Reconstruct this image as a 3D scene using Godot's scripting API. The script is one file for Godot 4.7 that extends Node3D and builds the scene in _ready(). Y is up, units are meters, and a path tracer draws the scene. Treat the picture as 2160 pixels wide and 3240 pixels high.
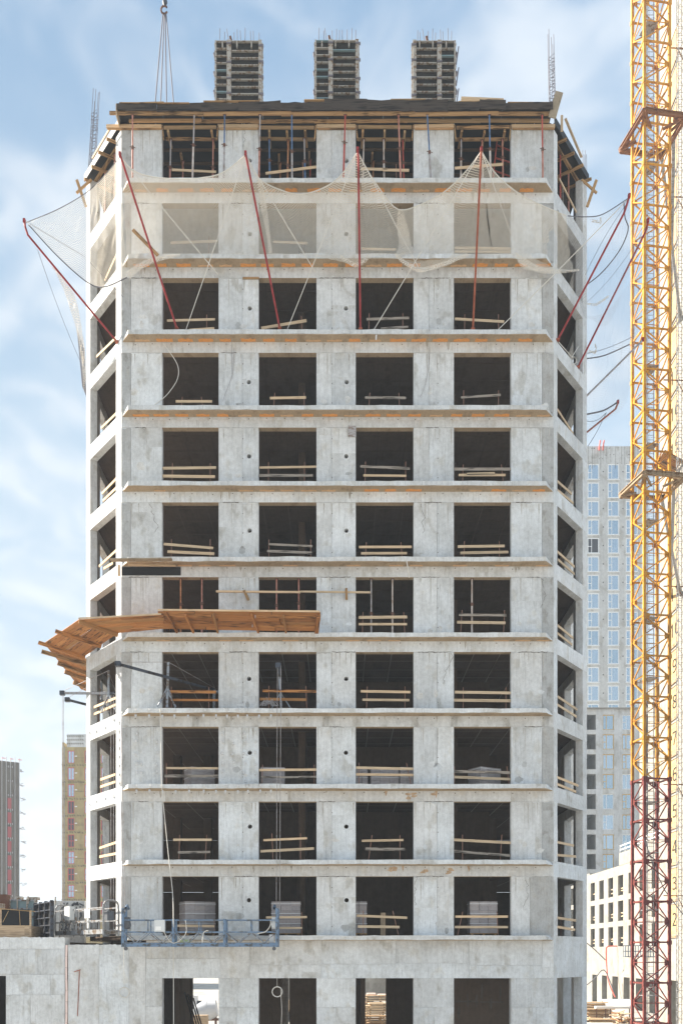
extends Node3D
# A concrete tower under construction. x right, y up, z towards the viewer; the tower's front wall lies in z = 0, the ground in y = 0.

const LENS := 3267.0          # focal length in pixels of a 2160 x 3240 picture
const EYE := 7.0              # camera height
const BACK := 45.0            # camera distance from the front wall
const CX := 1080.0
const CY := 3015.0            # the horizon (vertical lens shift)
const STOREY := 3.26
const SLAB0 := 7.748          # top of the lowest slab
const CL := -9.57             # front corners of the tower
const CR := 9.23
const OL := Vector2(-11.92, -3.3)   # rear ends of the two chamfers (x, z)
const OR := Vector2(11.46, -3.3)
const REAR := -20.0
const OPEN := [[-7.81, -5.344], [-3.609, -1.088], [0.62, 3.14], [4.89, 7.383]]

var rng := RandomNumberGenerator.new()
var M := {}
var used := {}


class Shape:
	var v := PackedVector3Array()
	var n := PackedVector3Array()
	var t := PackedVector2Array()
	var off := Vector2.ZERO

	func tri(a: Vector3, b: Vector3, c: Vector3, ua: Vector2, ub: Vector2, uc: Vector2, na := Vector3.ZERO, nb := Vector3.ZERO, nc := Vector3.ZERO) -> void:
		var f := (b - a).cross(c - a).normalized()
		v.append(a); v.append(c); v.append(b)
		n.append(f if na == Vector3.ZERO else na); n.append(f if nc == Vector3.ZERO else nc); n.append(f if nb == Vector3.ZERO else nb)
		t.append(ua + off); t.append(uc + off); t.append(ub + off)

	func quad(a: Vector3, b: Vector3, c: Vector3, d: Vector3, ua := Vector2.ZERO, ub := Vector2(1, 0), uc := Vector2(1, 1), ud := Vector2(0, 1)) -> void:
		tri(a, b, c, ua, ub, uc)
		tri(a, c, d, ua, uc, ud)

	# a quad whose texture follows its real size: u along the wall, v downwards
	func wallquad(a: Vector3, b: Vector3, c: Vector3, d: Vector3) -> void:
		var f := (b - a).cross(d - a).normalized()
		var e := Vector3.RIGHT if absf(f.y) > 0.7 else Vector3(f.z, 0, -f.x).normalized()
		var g := Vector3.BACK if absf(f.y) > 0.7 else Vector3.DOWN
		var p := []
		for q in [a, b, c, d]:
			p.append(Vector2(q.dot(e), q.dot(g)))
		tri(a, b, c, p[0], p[1], p[2])
		tri(a, c, d, p[0], p[2], p[3])

	func box(m: Transform3D, s: Vector3) -> void:
		var h := s / 2.0
		var p := []
		for i in 8:
			p.append(m * Vector3(h.x if i & 1 else -h.x, h.y if i & 2 else -h.y, h.z if i & 4 else -h.z))
		var x := s.x
		var y := s.y
		var z := s.z
		quad(p[4], p[5], p[7], p[6], Vector2(0, y), Vector2(x, y), Vector2(x, 0), Vector2(0, 0))
		quad(p[1], p[0], p[2], p[3], Vector2(0, y), Vector2(x, y), Vector2(x, 0), Vector2(0, 0))
		quad(p[5], p[1], p[3], p[7], Vector2(0, y), Vector2(z, y), Vector2(z, 0), Vector2(0, 0))
		quad(p[0], p[4], p[6], p[2], Vector2(0, y), Vector2(z, y), Vector2(z, 0), Vector2(0, 0))
		quad(p[6], p[7], p[3], p[2], Vector2(0, z), Vector2(x, z), Vector2(x, 0), Vector2(0, 0))
		quad(p[0], p[1], p[5], p[4], Vector2(0, z), Vector2(x, z), Vector2(x, 0), Vector2(0, 0))

	func block(x0: float, x1: float, y0: float, y1: float, z0: float, z1: float) -> void:
		box(Transform3D(Basis(), Vector3((x0 + x1) / 2, (y0 + y1) / 2, (z0 + z1) / 2)), Vector3(absf(x1 - x0), absf(y1 - y0), absf(z1 - z0)))

	# a straight bar of width w and height h from a to b
	func bar(a: Vector3, b: Vector3, w: float, h: float, up := Vector3.UP) -> void:
		var x := (b - a).normalized()
		if absf(x.dot(up)) > 0.98:
			up = Vector3.BACK if absf(x.z) < 0.9 else Vector3.RIGHT
		var z := x.cross(up).normalized()
		box(Transform3D(Basis(x, z.cross(x), z), (a + b) / 2), Vector3(a.distance_to(b), h, w))

	func tube(a: Vector3, b: Vector3, r0: float, r1 := -1.0, k := 6, caps := true) -> void:
		if r1 < 0: r1 = r0
		var d := (b - a).normalized()
		var e := d.cross(Vector3.UP if absf(d.y) < 0.9 else Vector3.RIGHT).normalized()
		var g := d.cross(e)
		var len := a.distance_to(b)
		for i in k:
			var q0 := TAU * i / k
			var q1 := TAU * (i + 1) / k
			var c0 := e * cos(q0) + g * sin(q0)
			var c1 := e * cos(q1) + g * sin(q1)
			tri(a + c0 * r0, a + c1 * r0, b + c1 * r1, Vector2(0, 0), Vector2(0, 0.1), Vector2(len, 0.1), c0, c1, c1)
			tri(a + c0 * r0, b + c1 * r1, b + c0 * r1, Vector2(0, 0), Vector2(len, 0.1), Vector2(len, 0), c0, c1, c0)
			if caps:
				tri(a, a + c1 * r0, a + c0 * r0, Vector2.ZERO, Vector2.ZERO, Vector2.ZERO)
				tri(b, b + c0 * r1, b + c1 * r1, Vector2.ZERO, Vector2.ZERO, Vector2.ZERO)

	func path(pts: Array, r: float, k := 5) -> void:
		for i in pts.size() - 1:
			tube(pts[i], pts[i + 1], r, r, k, false)

	# a polygon in x,z (counter-clockwise seen from above is not required) raised from y0 to y1
	func prism(poly: Array, y0: float, y1: float) -> void:
		var p := PackedVector2Array(poly)
		if Geometry2D.is_polygon_clockwise(p):
			p.reverse()
		var run := 0.0
		for i in p.size():
			var a := p[i]
			var b := p[(i + 1) % p.size()]
			var l := a.distance_to(b)
			quad(Vector3(b.x, y0, b.y), Vector3(a.x, y0, a.y), Vector3(a.x, y1, a.y), Vector3(b.x, y1, b.y), Vector2(run + l, -y0), Vector2(run, -y0), Vector2(run, -y1), Vector2(run + l, -y1))
			run += l
		var f := Geometry2D.triangulate_polygon(p)
		for i in range(0, f.size(), 3):
			var a := p[f[i]]
			var b := p[f[i + 1]]
			var c := p[f[i + 2]]
			if (b - a).cross(c - a) < 0:
				var q := b
				b = c
				c = q
			tri(Vector3(a.x, y1, a.y), Vector3(c.x, y1, c.y), Vector3(b.x, y1, b.y), a, c, b)
			tri(Vector3(a.x, y0, a.y), Vector3(b.x, y0, b.y), Vector3(c.x, y0, c.y), a, b, c)

	# a polygon in the local x,y plane with thickness d behind it (local -z)
	func plate(poly: Array, m: Transform3D, d: float) -> void:
		var p := PackedVector2Array(poly)
		if Geometry2D.is_polygon_clockwise(p):
			p.reverse()
		for i in p.size():
			var a := p[i]
			var b := p[(i + 1) % p.size()]
			quad(m * Vector3(a.x, a.y, 0), m * Vector3(a.x, a.y, -d), m * Vector3(b.x, b.y, -d), m * Vector3(b.x, b.y, 0), Vector2(a.x, -a.y), Vector2(a.x + d, -a.y), Vector2(b.x + d, -b.y), Vector2(b.x, -b.y))
		var f := Geometry2D.triangulate_polygon(p)
		for i in range(0, f.size(), 3):
			var a := p[f[i]]
			var b := p[f[i + 1]]
			var c := p[f[i + 2]]
			if (b - a).cross(c - a) < 0:
				var q := b
				b = c
				c = q
			tri(m * Vector3(a.x, a.y, 0), m * Vector3(b.x, b.y, 0), m * Vector3(c.x, c.y, 0), Vector2(a.x, -a.y), Vector2(b.x, -b.y), Vector2(c.x, -c.y))

	func mesh() -> ArrayMesh:
		var a := []
		a.resize(Mesh.ARRAY_MAX)
		a[Mesh.ARRAY_VERTEX] = v
		a[Mesh.ARRAY_NORMAL] = n
		a[Mesh.ARRAY_TEX_UV] = t
		var m := ArrayMesh.new()
		m.add_surface_from_arrays(Mesh.PRIMITIVE_TRIANGLES, a)
		return m


func shape() -> Shape:
	var s := Shape.new()
	s.off = Vector2(rng.randf() * 8, rng.randf() * 8)
	return s


func numbered(called: String) -> String:
	var i: int = used.get(called, 0)
	used[called] = i + 1
	return called if i == 0 else "%s_%03d" % [called, i]


# one named mesh under parent
func obj(called: String, s: Shape, m: Material, parent: Node = null) -> MeshInstance3D:
	var o := MeshInstance3D.new()
	o.mesh = s.mesh()
	o.material_override = m
	if parent == null:
		o.name = numbered(called)
		add_child(o)
	else:
		var c: int = 0
		var key := "n_" + called
		if parent.has_meta(key): c = parent.get_meta(key)
		parent.set_meta(key, c + 1)
		o.name = called if c == 0 else "%s_%03d" % [called, c]
		parent.add_child(o)
	return o


func again(o: MeshInstance3D, at: Transform3D, m: Material, parent: Node, called: String) -> MeshInstance3D:
	var r := MeshInstance3D.new()
	r.mesh = o.mesh
	r.material_override = m
	r.transform = at
	var c: int = 0
	var key := "n_" + called
	if parent.has_meta(key): c = parent.get_meta(key)
	parent.set_meta(key, c + 1)
	r.name = called if c == 0 else "%s_%03d" % [called, c]
	parent.add_child(r)
	return r


func tag(o: Node, label: String, category: String, group := "") -> Node:
	o.set_meta("label", label)
	o.set_meta("category", category)
	if group: o.set_meta("group", group)
	return o


func thing(called: String, label: String, category: String, at := Vector3.ZERO, group := "") -> Node3D:
	var o := Node3D.new()
	o.name = numbered(called)
	add_child(o)
	o.position = at
	tag(o, label, category, group)
	return o


func struct(o: Node) -> Node:
	o.set_meta("kind", "structure")
	return o


# the point at depth z that the photograph shows at (px, py)
func P(px: float, py: float, z := 0.0) -> Vector3:
	var d := BACK - z
	return Vector3((px - CX) / LENS * d, EYE + (CY - py) / LENS * d, z)


# the point of a chamfer's wall plane (moved inwards by inset) that the photograph shows at (px, py); side -1 left, 1 right
func PC(side: int, px: float, py: float, inset := 0.15) -> Vector3:
	var a := Vector2(CL, 0) if side < 0 else Vector2(CR, 0)
	var b := OL if side < 0 else OR
	var e := (b - a).normalized()
	var nn := Vector2(e.y, -e.x) if side < 0 else Vector2(-e.y, e.x)
	var k := (px - CX) / LENS
	# n . (k d - ax, 45 - d - az) = -inset
	var d := (nn.x * a.x + nn.y * (a.y - BACK) - inset) / (nn.x * k - nn.y)
	return P(px, py, BACK - d)


func LV(k: float) -> float:
	return SLAB0 + STOREY * k


func rr(a: float, b: float) -> float:
	return rng.randf_range(a, b)


func pick(a: Array):
	return a[rng.randi() % a.size()]


# ---------------------------------------------------------------- textures and materials
func lin2s(x: float) -> int:
	x = clampf(x, 0, 1)
	var s := 12.92 * x if x <= 0.0031308 else 1.055 * pow(x, 1 / 2.4) - 0.055
	return int(round(s * 255))


func noise(sd: int, f: float, oct := 4, kind := FastNoiseLite.TYPE_SIMPLEX_SMOOTH) -> FastNoiseLite:
	var q := FastNoiseLite.new()
	q.seed = sd
	q.noise_type = kind
	q.frequency = f
	q.fractal_octaves = oct
	q.fractal_type = FastNoiseLite.FRACTAL_FBM if oct > 1 else FastNoiseLite.FRACTAL_NONE
	return q


func table() -> PackedByteArray:
	var lut := PackedByteArray()
	lut.resize(1024)
	for i in 1024: lut[i] = lin2s(i / 1023.0)
	return lut


# bare cast concrete: clouds, runs down the face, board marks, pores, stains
func concrete_image(sd: int, size: int, stain: float, streak: float) -> Image:
	var lut := table()
	var a := noise(sd, 0.006)
	var b := noise(sd + 1, 0.03, 3)
	var c := noise(sd + 2, 0.25, 2)
	var d := noise(sd + 3, 0.012, 3)
	var g := noise(sd + 5, 0.05, 3)
	var drip := noise(sd + 6, 0.11, 2)
	var e := noise(sd + 4, 0.09, 1, FastNoiseLite.TYPE_CELLULAR)
	var data := PackedByteArray()
	data.resize(size * size * 3)
	var i := 0
	for y in size:
		for x in size:
			var run := b.get_noise_2d(x * 1.5, y * 0.10)
			var big := a.get_noise_2d(x, y)
			var med := g.get_noise_2d(x, y * 0.8)
			var fine := c.get_noise_2d(x, y)
			var st := smoothstep(0.18, 0.6, d.get_noise_2d(x * 0.9, y * 0.6))
			var l := 1.0 + 0.20 * big + streak * run + 0.17 * fine + 0.13 * med - stain * 0.95 * st
			l *= 1.0 - streak * 1.6 * smoothstep(0.30, 0.62, drip.get_noise_2d(x * 1.1, y * 0.05 + 3.0 * big))
			if e.get_noise_2d(x, y) < -0.965: l *= 0.68
			l *= 0.81
			var w := 0.012 * big - 0.03 * st
			data[i] = lut[clampi(int(1023 * l * (1.0 - w)), 0, 1023)]
			data[i + 1] = lut[clampi(int(1023 * l), 0, 1023)]
			data[i + 2] = lut[clampi(int(1023 * l * (0.985 + w * 1.6)), 0, 1023)]
			i += 3
	return Image.create_from_data(size, size, false, Image.FORMAT_RGB8, data)


# sawn timber, the grain along u
func wood_image(sd: int, size: int, dirt: float) -> Image:
	var lut := table()
	var a := noise(sd, 0.02, 3)
	var b := noise(sd + 1, 0.12, 3)
	var c := noise(sd + 2, 0.01, 3)
	var data := PackedByteArray()
	data.resize(size * size * 3)
	var i := 0
	for y in size:
		for x in size:
			var g := b.get_noise_2d(x * 0.06, y * 1.2 + 6.0 * a.get_noise_2d(x * 0.15, y))
			var l := 0.72 + 0.28 * g - dirt * smoothstep(-0.05, 0.5, c.get_noise_2d(x, y * 1.6))
			data[i] = lut[clampi(int(1023 * l), 0, 1023)]
			data[i + 1] = lut[clampi(int(1023 * l * (0.97 + 0.05 * g)), 0, 1023)]
			data[i + 2] = lut[clampi(int(1023 * l * (0.93 + 0.1 * g)), 0, 1023)]
			i += 3
	return Image.create_from_data(size, size, false, Image.FORMAT_RGB8, data)


# patchy wear: mostly 1 with blotches that fall to "low"
func worn_image(sd: int, size: int, f: float, low: float, edge: float, tint := Color(1, 1, 1)) -> Image:
	var lut := table()
	var a := noise(sd, f)
	var b := noise(sd + 1, f * 8, 3)
	var data := PackedByteArray()
	data.resize(size * size * 3)
	var i := 0
	for y in size:
		for x in size:
			var k := smoothstep(edge, edge + 0.22, a.get_noise_2d(x, y) + 0.35 * b.get_noise_2d(x, y))
			var l := 0.9 + 0.1 * b.get_noise_2d(x, y)
			data[i] = lut[clampi(int(1023 * l * lerpf(1, low * tint.r, k)), 0, 1023)]
			data[i + 1] = lut[clampi(int(1023 * l * lerpf(1, low * tint.g, k)), 0, 1023)]
			data[i + 2] = lut[clampi(int(1023 * l * lerpf(1, low * tint.b, k)), 0, 1023)]
			i += 3
	return Image.create_from_data(size, size, false, Image.FORMAT_RGB8, data)


func net_image(alpha: float, wide: float) -> Image:
	var im := Image.create_empty(64, 64, false, Image.FORMAT_RGBA8)
	for y in 64:
		for x in 64:
			var p := fposmod(x + y, 32.0)
			var q := fposmod(x - y + 64.0, 32.0)
			var d := minf(minf(p, 32 - p), minf(q, 32 - q))
			im.set_pixel(x, y, Color(1, 1, 1, alpha if d < wide else 0.0))
	return im


func tex(im: Image) -> ImageTexture:
	return ImageTexture.create_from_image(im)


# colour in linear values
func mat(called: String, c: Color, t: Texture2D = null, scale := Vector2.ONE, rough := 0.9, metal := 0.0) -> StandardMaterial3D:
	var m := StandardMaterial3D.new()
	m.resource_name = called
	m.albedo_color = c.linear_to_srgb()
	m.roughness = rough
	m.metallic = metal
	m.metallic_specular = 0.35
	if t:
		m.albedo_texture = t
		m.uv1_scale = Vector3(scale.x, scale.y, 1)
	M[called] = m
	return m


func family(called: String, base: Color, spread: float, count: int, t: Array, scale: Vector2, rough := 0.9, warm := 0.02) -> Array:
	var r := []
	for i in count:
		var k := 1.0 + rr(-spread, spread)
		var w := rr(-warm, warm)
		r.append(mat("%s_%d" % [called, i], Color(base.r * k * (1 + w), base.g * k, base.b * k * (1 - w)), t[i % t.size()], scale, rough))
	return r


var CONC := []
var STRIP := []
var CEIL := []
var FRESH := []
var OLD := []
var GOLD := []
var PLY := []
var BLOCKS := []

func make_materials() -> void:
	var c1 := tex(concrete_image(11, 640, 0.15, 0.075))
	var c2 := tex(concrete_image(47, 640, 0.26, 0.07))
	var c3 := tex(concrete_image(83, 640, 0.10, 0.10))
	var bump := NoiseTexture2D.new()
	bump.width = 512; bump.height = 512
	bump.noise = noise(5, 0.08, 5)
	bump.as_normal_map = true
	bump.bump_strength = 3.0
	CONC = family("concrete", Color(0.700, 0.716, 0.728), 0.075, 12, [c1, c2, c3], Vector2(0.16, 0.16))
	for m in CONC:
		m.normal_enabled = true
		m.normal_texture = bump
		m.normal_scale = 0.35
	STRIP = family("strip_concrete", Color(0.50, 0.50, 0.495), 0.06, 3, [c2, c3], Vector2(0.3, 0.3))
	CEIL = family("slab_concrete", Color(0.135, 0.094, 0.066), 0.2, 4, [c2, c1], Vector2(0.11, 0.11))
	mat("soffit", Color(0.44, 0.335, 0.225), c2, Vector2(0.2, 0.2))  # brown tone holds both formwork stain and painted underside shade
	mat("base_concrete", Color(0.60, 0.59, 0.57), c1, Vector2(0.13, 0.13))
	mat("stained_concrete", Color(0.36, 0.30, 0.22), c2, Vector2(0.3, 0.3))
	mat("far_concrete", Color(0.66, 0.67, 0.68), c2, Vector2(0.05, 0.05))
	mat("pale_concrete", Color(0.36, 0.34, 0.305), c1, Vector2(0.07, 0.07))
	mat("pale_reveal", Color(0.45, 0.42, 0.36), c1, Vector2(0.07, 0.07))
	mat("crust", Color(0.12, 0.10, 0.08), c2, Vector2(0.5, 0.5))
	var w1 := tex(wood_image(21, 320, 0.15))
	var w2 := tex(wood_image(29, 320, 0.55))
	FRESH = family("pale_board", Color(0.80, 0.62, 0.42), 0.14, 6, [w1], Vector2(0.3, 2.2), 0.85, 0.05)
	OLD = family("weathered_timber", Color(0.50, 0.33, 0.17), 0.18, 6, [w2, w1], Vector2(0.3, 2.2), 0.9, 0.08)
	GOLD = family("golden_plank", Color(0.48, 0.225, 0.075), 0.36, 8, [w1, w2], Vector2(0.3, 2.2), 0.8, 0.12)
	PLY = family("dark_plywood", Color(0.060, 0.048, 0.040), 0.3, 4, [w2], Vector2(0.22, 1.6), 0.8)
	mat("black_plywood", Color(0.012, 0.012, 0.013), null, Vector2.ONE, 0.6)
	mat("orange_insert", Color(0.95, 0.43, 0.13), w1, Vector2(1.5, 3.0))
	mat("faded_insert", Color(0.80, 0.52, 0.30), w1, Vector2(1.5, 3.0))
	var rust := tex(worn_image(71, 256, 0.02, 0.45, 0.12, Color(1.1, 0.75, 0.5)))
	mat("pole_red", Color(0.32, 0.032, 0.032), rust, Vector2(0.4, 3), 0.5)
	mat("pole_rust", Color(0.36, 0.10, 0.05), rust, Vector2(0.4, 3), 0.7)
	mat("prop_pink", Color(0.50, 0.24, 0.19), rust, Vector2(0.5, 3), 0.6)
	mat("prop_red", Color(0.46, 0.09, 0.07), rust, Vector2(0.5, 3), 0.6)
	mat("prop_blue", Color(0.10, 0.19, 0.36), rust, Vector2(0.5, 3), 0.55)
	mat("prop_grey", Color(0.40, 0.39, 0.40), rust, Vector2(0.5, 3), 0.55)
	mat("prop_white", Color(0.60, 0.55, 0.52), rust, Vector2(0.5, 3), 0.6)
	mat("prop_orange", Color(0.50, 0.24, 0.12), rust, Vector2(0.5, 3), 0.7)
	mat("thin_rod", Color(0.27, 0.15, 0.11), null, Vector2.ONE, 0.8)
	mat("ridge", Color(0.22, 0.19, 0.165))
	mat("water_stain", Color(0.53, 0.52, 0.50), c2, Vector2(0.5, 0.5))
	mat("mortar_patch", Color(0.72, 0.71, 0.69), c1, Vector2(0.4, 0.4))
	mat("rust_stain", Color(0.58, 0.43, 0.30), c2, Vector2(0.5, 0.5))
	mat("grey_board", Color(0.42, 0.37, 0.32), w2, Vector2(0.3, 2.2))
	mat("rust_rod", Color(0.13, 0.065, 0.045), null, Vector2.ONE, 0.8)
	mat("rebar", Color(0.15, 0.14, 0.16), null, Vector2.ONE, 0.7)
	mat("form_steel", Color(0.40, 0.375, 0.335), rust, Vector2(0.9, 0.9), 0.6)
	mat("form_blue", Color(0.20, 0.29, 0.32), null, Vector2(0.6, 0.6), 0.6)
	mat("form_face", Color(0.028, 0.028, 0.027), w2, Vector2(0.8, 2.5), 0.7)
	mat("dark_steel", Color(0.055, 0.065, 0.085), rust, Vector2(0.6, 0.6), 0.45)
	mat("grey_steel", Color(0.28, 0.32, 0.37), rust, Vector2(0.6, 0.6), 0.45)
	mat("galvanised", Color(0.30, 0.31, 0.32), rust, Vector2(0.6, 0.6), 0.4)
	mat("cradle_blue", Color(0.145, 0.225, 0.34), rust, Vector2(0.7, 1.5), 0.45)
	mat("cabinet", Color(0.60, 0.62, 0.62), null, Vector2.ONE, 0.5)
	mat("paper", Color(0.80, 0.80, 0.78), null, Vector2.ONE, 0.8)
	mat("motor", Color(0.10, 0.105, 0.115), null, Vector2.ONE, 0.5)
	mat("plastic_white", Color(0.66, 0.67, 0.68), null, Vector2.ONE, 0.6)
	mat("rope", Color(0.62, 0.60, 0.55), null, Vector2.ONE, 0.9)
	mat("dark_rope", Color(0.13, 0.13, 0.15), null, Vector2.ONE, 0.9)
	mat("crane_yellow", Color(0.66, 0.31, 0.025), rust, Vector2(0.25, 2), 0.42)
	mat("crane_mustard", Color(0.50, 0.245, 0.03), rust, Vector2(0.25, 2), 0.5)
	mat("shaded_timber", Color(0.10, 0.062, 0.032), w1, Vector2(0.3, 2.2))  # darker copy for the deep joists, their shade put into the colour
	mat("crane_red", Color(0.19, 0.048, 0.040), rust, Vector2(0.25, 2), 0.5)
	mat("collar_rust", Color(0.24, 0.10, 0.035), rust, Vector2(0.5, 0.8), 0.7)
	mat("collar_tan", Color(0.36, 0.27, 0.17), rust, Vector2(0.5, 0.8), 0.7)
	var blk := tex(concrete_image(101, 256, 0.10, 0.05))
	BLOCKS = family("block", Color(0.42, 0.385, 0.39), 0.10, 4, [blk], Vector2(0.7, 0.7))
	mat("wool", Color(0.40, 0.30, 0.125), tex(concrete_image(131, 320, 0.3, 0.1)), Vector2(0.08, 0.08))
	mat("wool_anchor", Color(0.10, 0.08, 0.04))
	mat("red_frame", Color(0.50, 0.035, 0.04), null, Vector2.ONE, 0.5)
	mat("white_frame", Color(0.80, 0.82, 0.82), null, Vector2.ONE, 0.5)
	mat("yellow_frame", Color(0.62, 0.42, 0.16), null, Vector2.ONE, 0.8)
	mat("blue_glass", Color(0.40, 0.50, 0.59), null, Vector2.ONE, 0.16, 0.85)
	mat("blue_glass_b", Color(0.34, 0.45, 0.54), null, Vector2.ONE, 0.22, 0.85)
	mat("dark_glass", Color(0.030, 0.034, 0.045), null, Vector2.ONE, 0.12, 0.0)
	mat("void", Color(0.02, 0.02, 0.022), null, Vector2.ONE, 1.0)
	mat("fin", Color(0.36, 0.35, 0.36), null, Vector2.ONE, 0.6)
	mat("dark_wall", Color(0.13, 0.105, 0.075), c2, Vector2(0.05, 0.05))
	mat("red_panel", Color(0.30, 0.035, 0.04), null, Vector2.ONE, 0.6)
	mat("tan_panel", Color(0.66, 0.47, 0.24), w1, Vector2(0.08, 0.5))
	mat("ink", Color(0.02, 0.018, 0.015), null, Vector2.ONE, 0.9)
	mat("pink_foam", Color(0.75, 0.60, 0.55), null, Vector2.ONE, 0.9)
	mat("ground", Color(0.46, 0.435, 0.40), tex(concrete_image(151, 512, 0.35, 0.0)), Vector2(0.03, 0.03))
	mat("pvc_red", Color(0.60, 0.12, 0.09), null, Vector2.ONE, 0.6)
	mat("tarp_grey", Color(0.50, 0.52, 0.55), null, Vector2.ONE, 0.6)
	mat("black_mesh", Color(0.014, 0.014, 0.016), null, Vector2.ONE, 0.9)
	mat("pale_ply", Color(0.55, 0.42, 0.29), w1, Vector2(0.3, 0.5))
	var net := mat("net", Color(0.78, 0.72, 0.62), tex(net_image(0.85, 3.1)), Vector2(1 / 0.15, 1 / 0.15), 0.95)
	net.transparency = BaseMaterial3D.TRANSPARENCY_ALPHA
	net.cull_mode = BaseMaterial3D.CULL_DISABLED
	var net2 := mat("net_thick", Color(0.70, 0.65, 0.57), tex(net_image(0.9, 5.5)), Vector2(1 / 0.19, 1 / 0.19), 0.95)
	net2.transparency = BaseMaterial3D.TRANSPARENCY_ALPHA
	net2.cull_mode = BaseMaterial3D.CULL_DISABLED
	var net3 := mat("net_thin", Color(0.40, 0.40, 0.42), tex(net_image(0.75, 1.5)), Vector2(1 / 0.19, 1 / 0.19), 0.95)
	net3.transparency = BaseMaterial3D.TRANSPARENCY_ALPHA
	net3.cull_mode = BaseMaterial3D.CULL_DISABLED


# blue sky with thin high cloud, whiter and cloudier towards the horizon; linear radiance
func sky_image() -> Image:
	var w := 2048
	var h := 1024
	var a := noise(301, 1.7, 6)
	var b := noise(307, 4.5, 5)
	var warp := noise(311, 1.2, 3)
	var data := PackedFloat32Array()
	data.resize(w * h * 3)
	var zen := Vector3(0.225, 0.385, 0.60)
	var mid := Vector3(0.50, 0.655, 0.81)
	var low := Vector3(0.84, 0.91, 0.955)
	var i := 0
	for y in h:
		var el := (0.5 - (y + 0.5) / h) * PI
		var s := sin(el)
		for x in w:
			var az := ((x + 0.5) / w - 0.5) * TAU
			var c: Vector3
			if s > 0.0:
				c = low.lerp(mid, smoothstep(0.0, 0.42, s)).lerp(zen, smoothstep(0.35, 0.8, s))
				var f := 1.0 / (s + 0.22)
				var px := sin(az) * cos(el) * f
				var py := -cos(az) * cos(el) * f
				var wx := warp.get_noise_2d(px * 1.6, py * 1.6)
				var wy := warp.get_noise_2d(px * 1.6 + 40.0, py * 1.6)
				var n1 := a.get_noise_2d(px * 1.3 + 0.5 * wx + 3.0, py * 1.3 + 0.5 * wy)
				var n2 := b.get_noise_2d((px + 0.35 * py + 0.12 * wx) * 2.2, (py - 0.35 * px + 0.12 * wy) * 1.3)
				var veil := smoothstep(-0.35, 0.65, n1 + 0.30 * n2)
				var wisp := smoothstep(0.0, 0.55, n2 + 0.7 * n1) * 0.20
				var cu := smoothstep(0.05, 0.32, n1 + 0.4 * n2 + 0.1) * smoothstep(0.30, 0.04, s) * 0.55
				var cover := clampf(1.0 - (1.0 - 0.60 * veil) * (1.0 - wisp) * (1.0 - cu), 0, 0.95)
				c = c.lerp(Vector3(0.90, 0.94, 0.98), cover)
				var sunward := maxf(0.0, cos(az + 1.62) * cos(el) * 0.8 + s * 0.6)
				c *= 1.0 + 0.5 * pow(sunward, 4.0)
			else:
				c = low.lerp(Vector3(0.42, 0.38, 0.32), smoothstep(0.0, 0.06, -s))
			data[i] = c.x
			data[i + 1] = c.y
			data[i + 2] = c.z
			i += 3
	return Image.create_from_data(w, h, false, Image.FORMAT_RGBF, data.to_byte_array())


func _ready() -> void:
	rng.seed = 20240611
	var cam := Camera3D.new()
	cam.name = "camera"
	add_child(cam)
	cam.position = Vector3(0, EYE, BACK)
	cam.projection = Camera3D.PROJECTION_FRUSTUM
	cam.near = 0.5
	cam.far = 3000.0
	cam.size = 0.5 * 3240.0 / LENS
	cam.frustum_offset = Vector2(0.0, 0.5 * (CY - 1620.0) / LENS)
	cam.current = true
	var env := Environment.new()
	env.background_mode = Environment.BG_SKY
	var sm := PanoramaSkyMaterial.new()
	sm.panorama = tex(sky_image())
	sm.energy_multiplier = 1.0
	env.sky = Sky.new()
	env.sky.sky_material = sm
	env.background_energy_multiplier = 0.285
	env.tonemap_mode = Environment.TONE_MAPPER_LINEAR
	env.tonemap_exposure = 3.85
	env.sdfgi_enabled = true
	env.ssao_enabled = true
	env.ssil_enabled = true
	env.fog_enabled = true
	env.fog_density = 0.0006
	env.fog_light_color = Color(0.86, 0.91, 0.96)
	var we := WorldEnvironment.new()
	we.name = "world_environment"
	we.environment = env
	add_child(we)
	var sun := DirectionalLight3D.new()
	sun.name = "sun"
	add_child(sun)
	sun.light_energy = 1.4
	sun.light_color = Color(1.0, 0.96, 0.90)
	sun.light_angular_distance = 0.5
	sun.shadow_enabled = true
	sun.look_at_from_position(Vector3(-0.78, 0.60, -0.21), Vector3.ZERO)
	make_materials()
	build_ground()
	build_tower()
	build_base()
	build_backdrop()
	build_crane()
	build_roof()
	build_rails()
	build_nets()
	build_canopy()
	build_cradles()
	build_site()


# ---------------------------------------------------------------- the ground and the concrete tower
func build_ground() -> void:
	var s := shape()
	s.quad(Vector3(-1500, 0, 600), Vector3(1500, 0, 600), Vector3(1500, 0, -2200), Vector3(-1500, 0, -2200), Vector2(0, 0), Vector2(3000, 0), Vector2(3000, 2800), Vector2(0, 2800))
	struct(obj("ground", s, M.ground))


# footprint of the whole tower, moved inwards by d
func footprint(d: float) -> Array:
	return [Vector2(CL + d * 0.6, -d), Vector2(CR - d * 0.6, -d), Vector2(OR.x - d, OR.y - d * 0.4), Vector2(OR.x - d, REAR + d), Vector2(OL.x + d, REAR + d), Vector2(OL.x + d, OL.y - d * 0.4)]


func along(side: int, t: float, inset := 0.0) -> Vector2:
	var a := Vector2(CL, 0) if side < 0 else Vector2(CR, 0)
	var b := OL if side < 0 else OR
	var e := (b - a).normalized()
	var nn := Vector2(e.y, -e.x) if side < 0 else Vector2(-e.y, e.x)
	return a.lerp(b, t) - nn * inset


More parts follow.
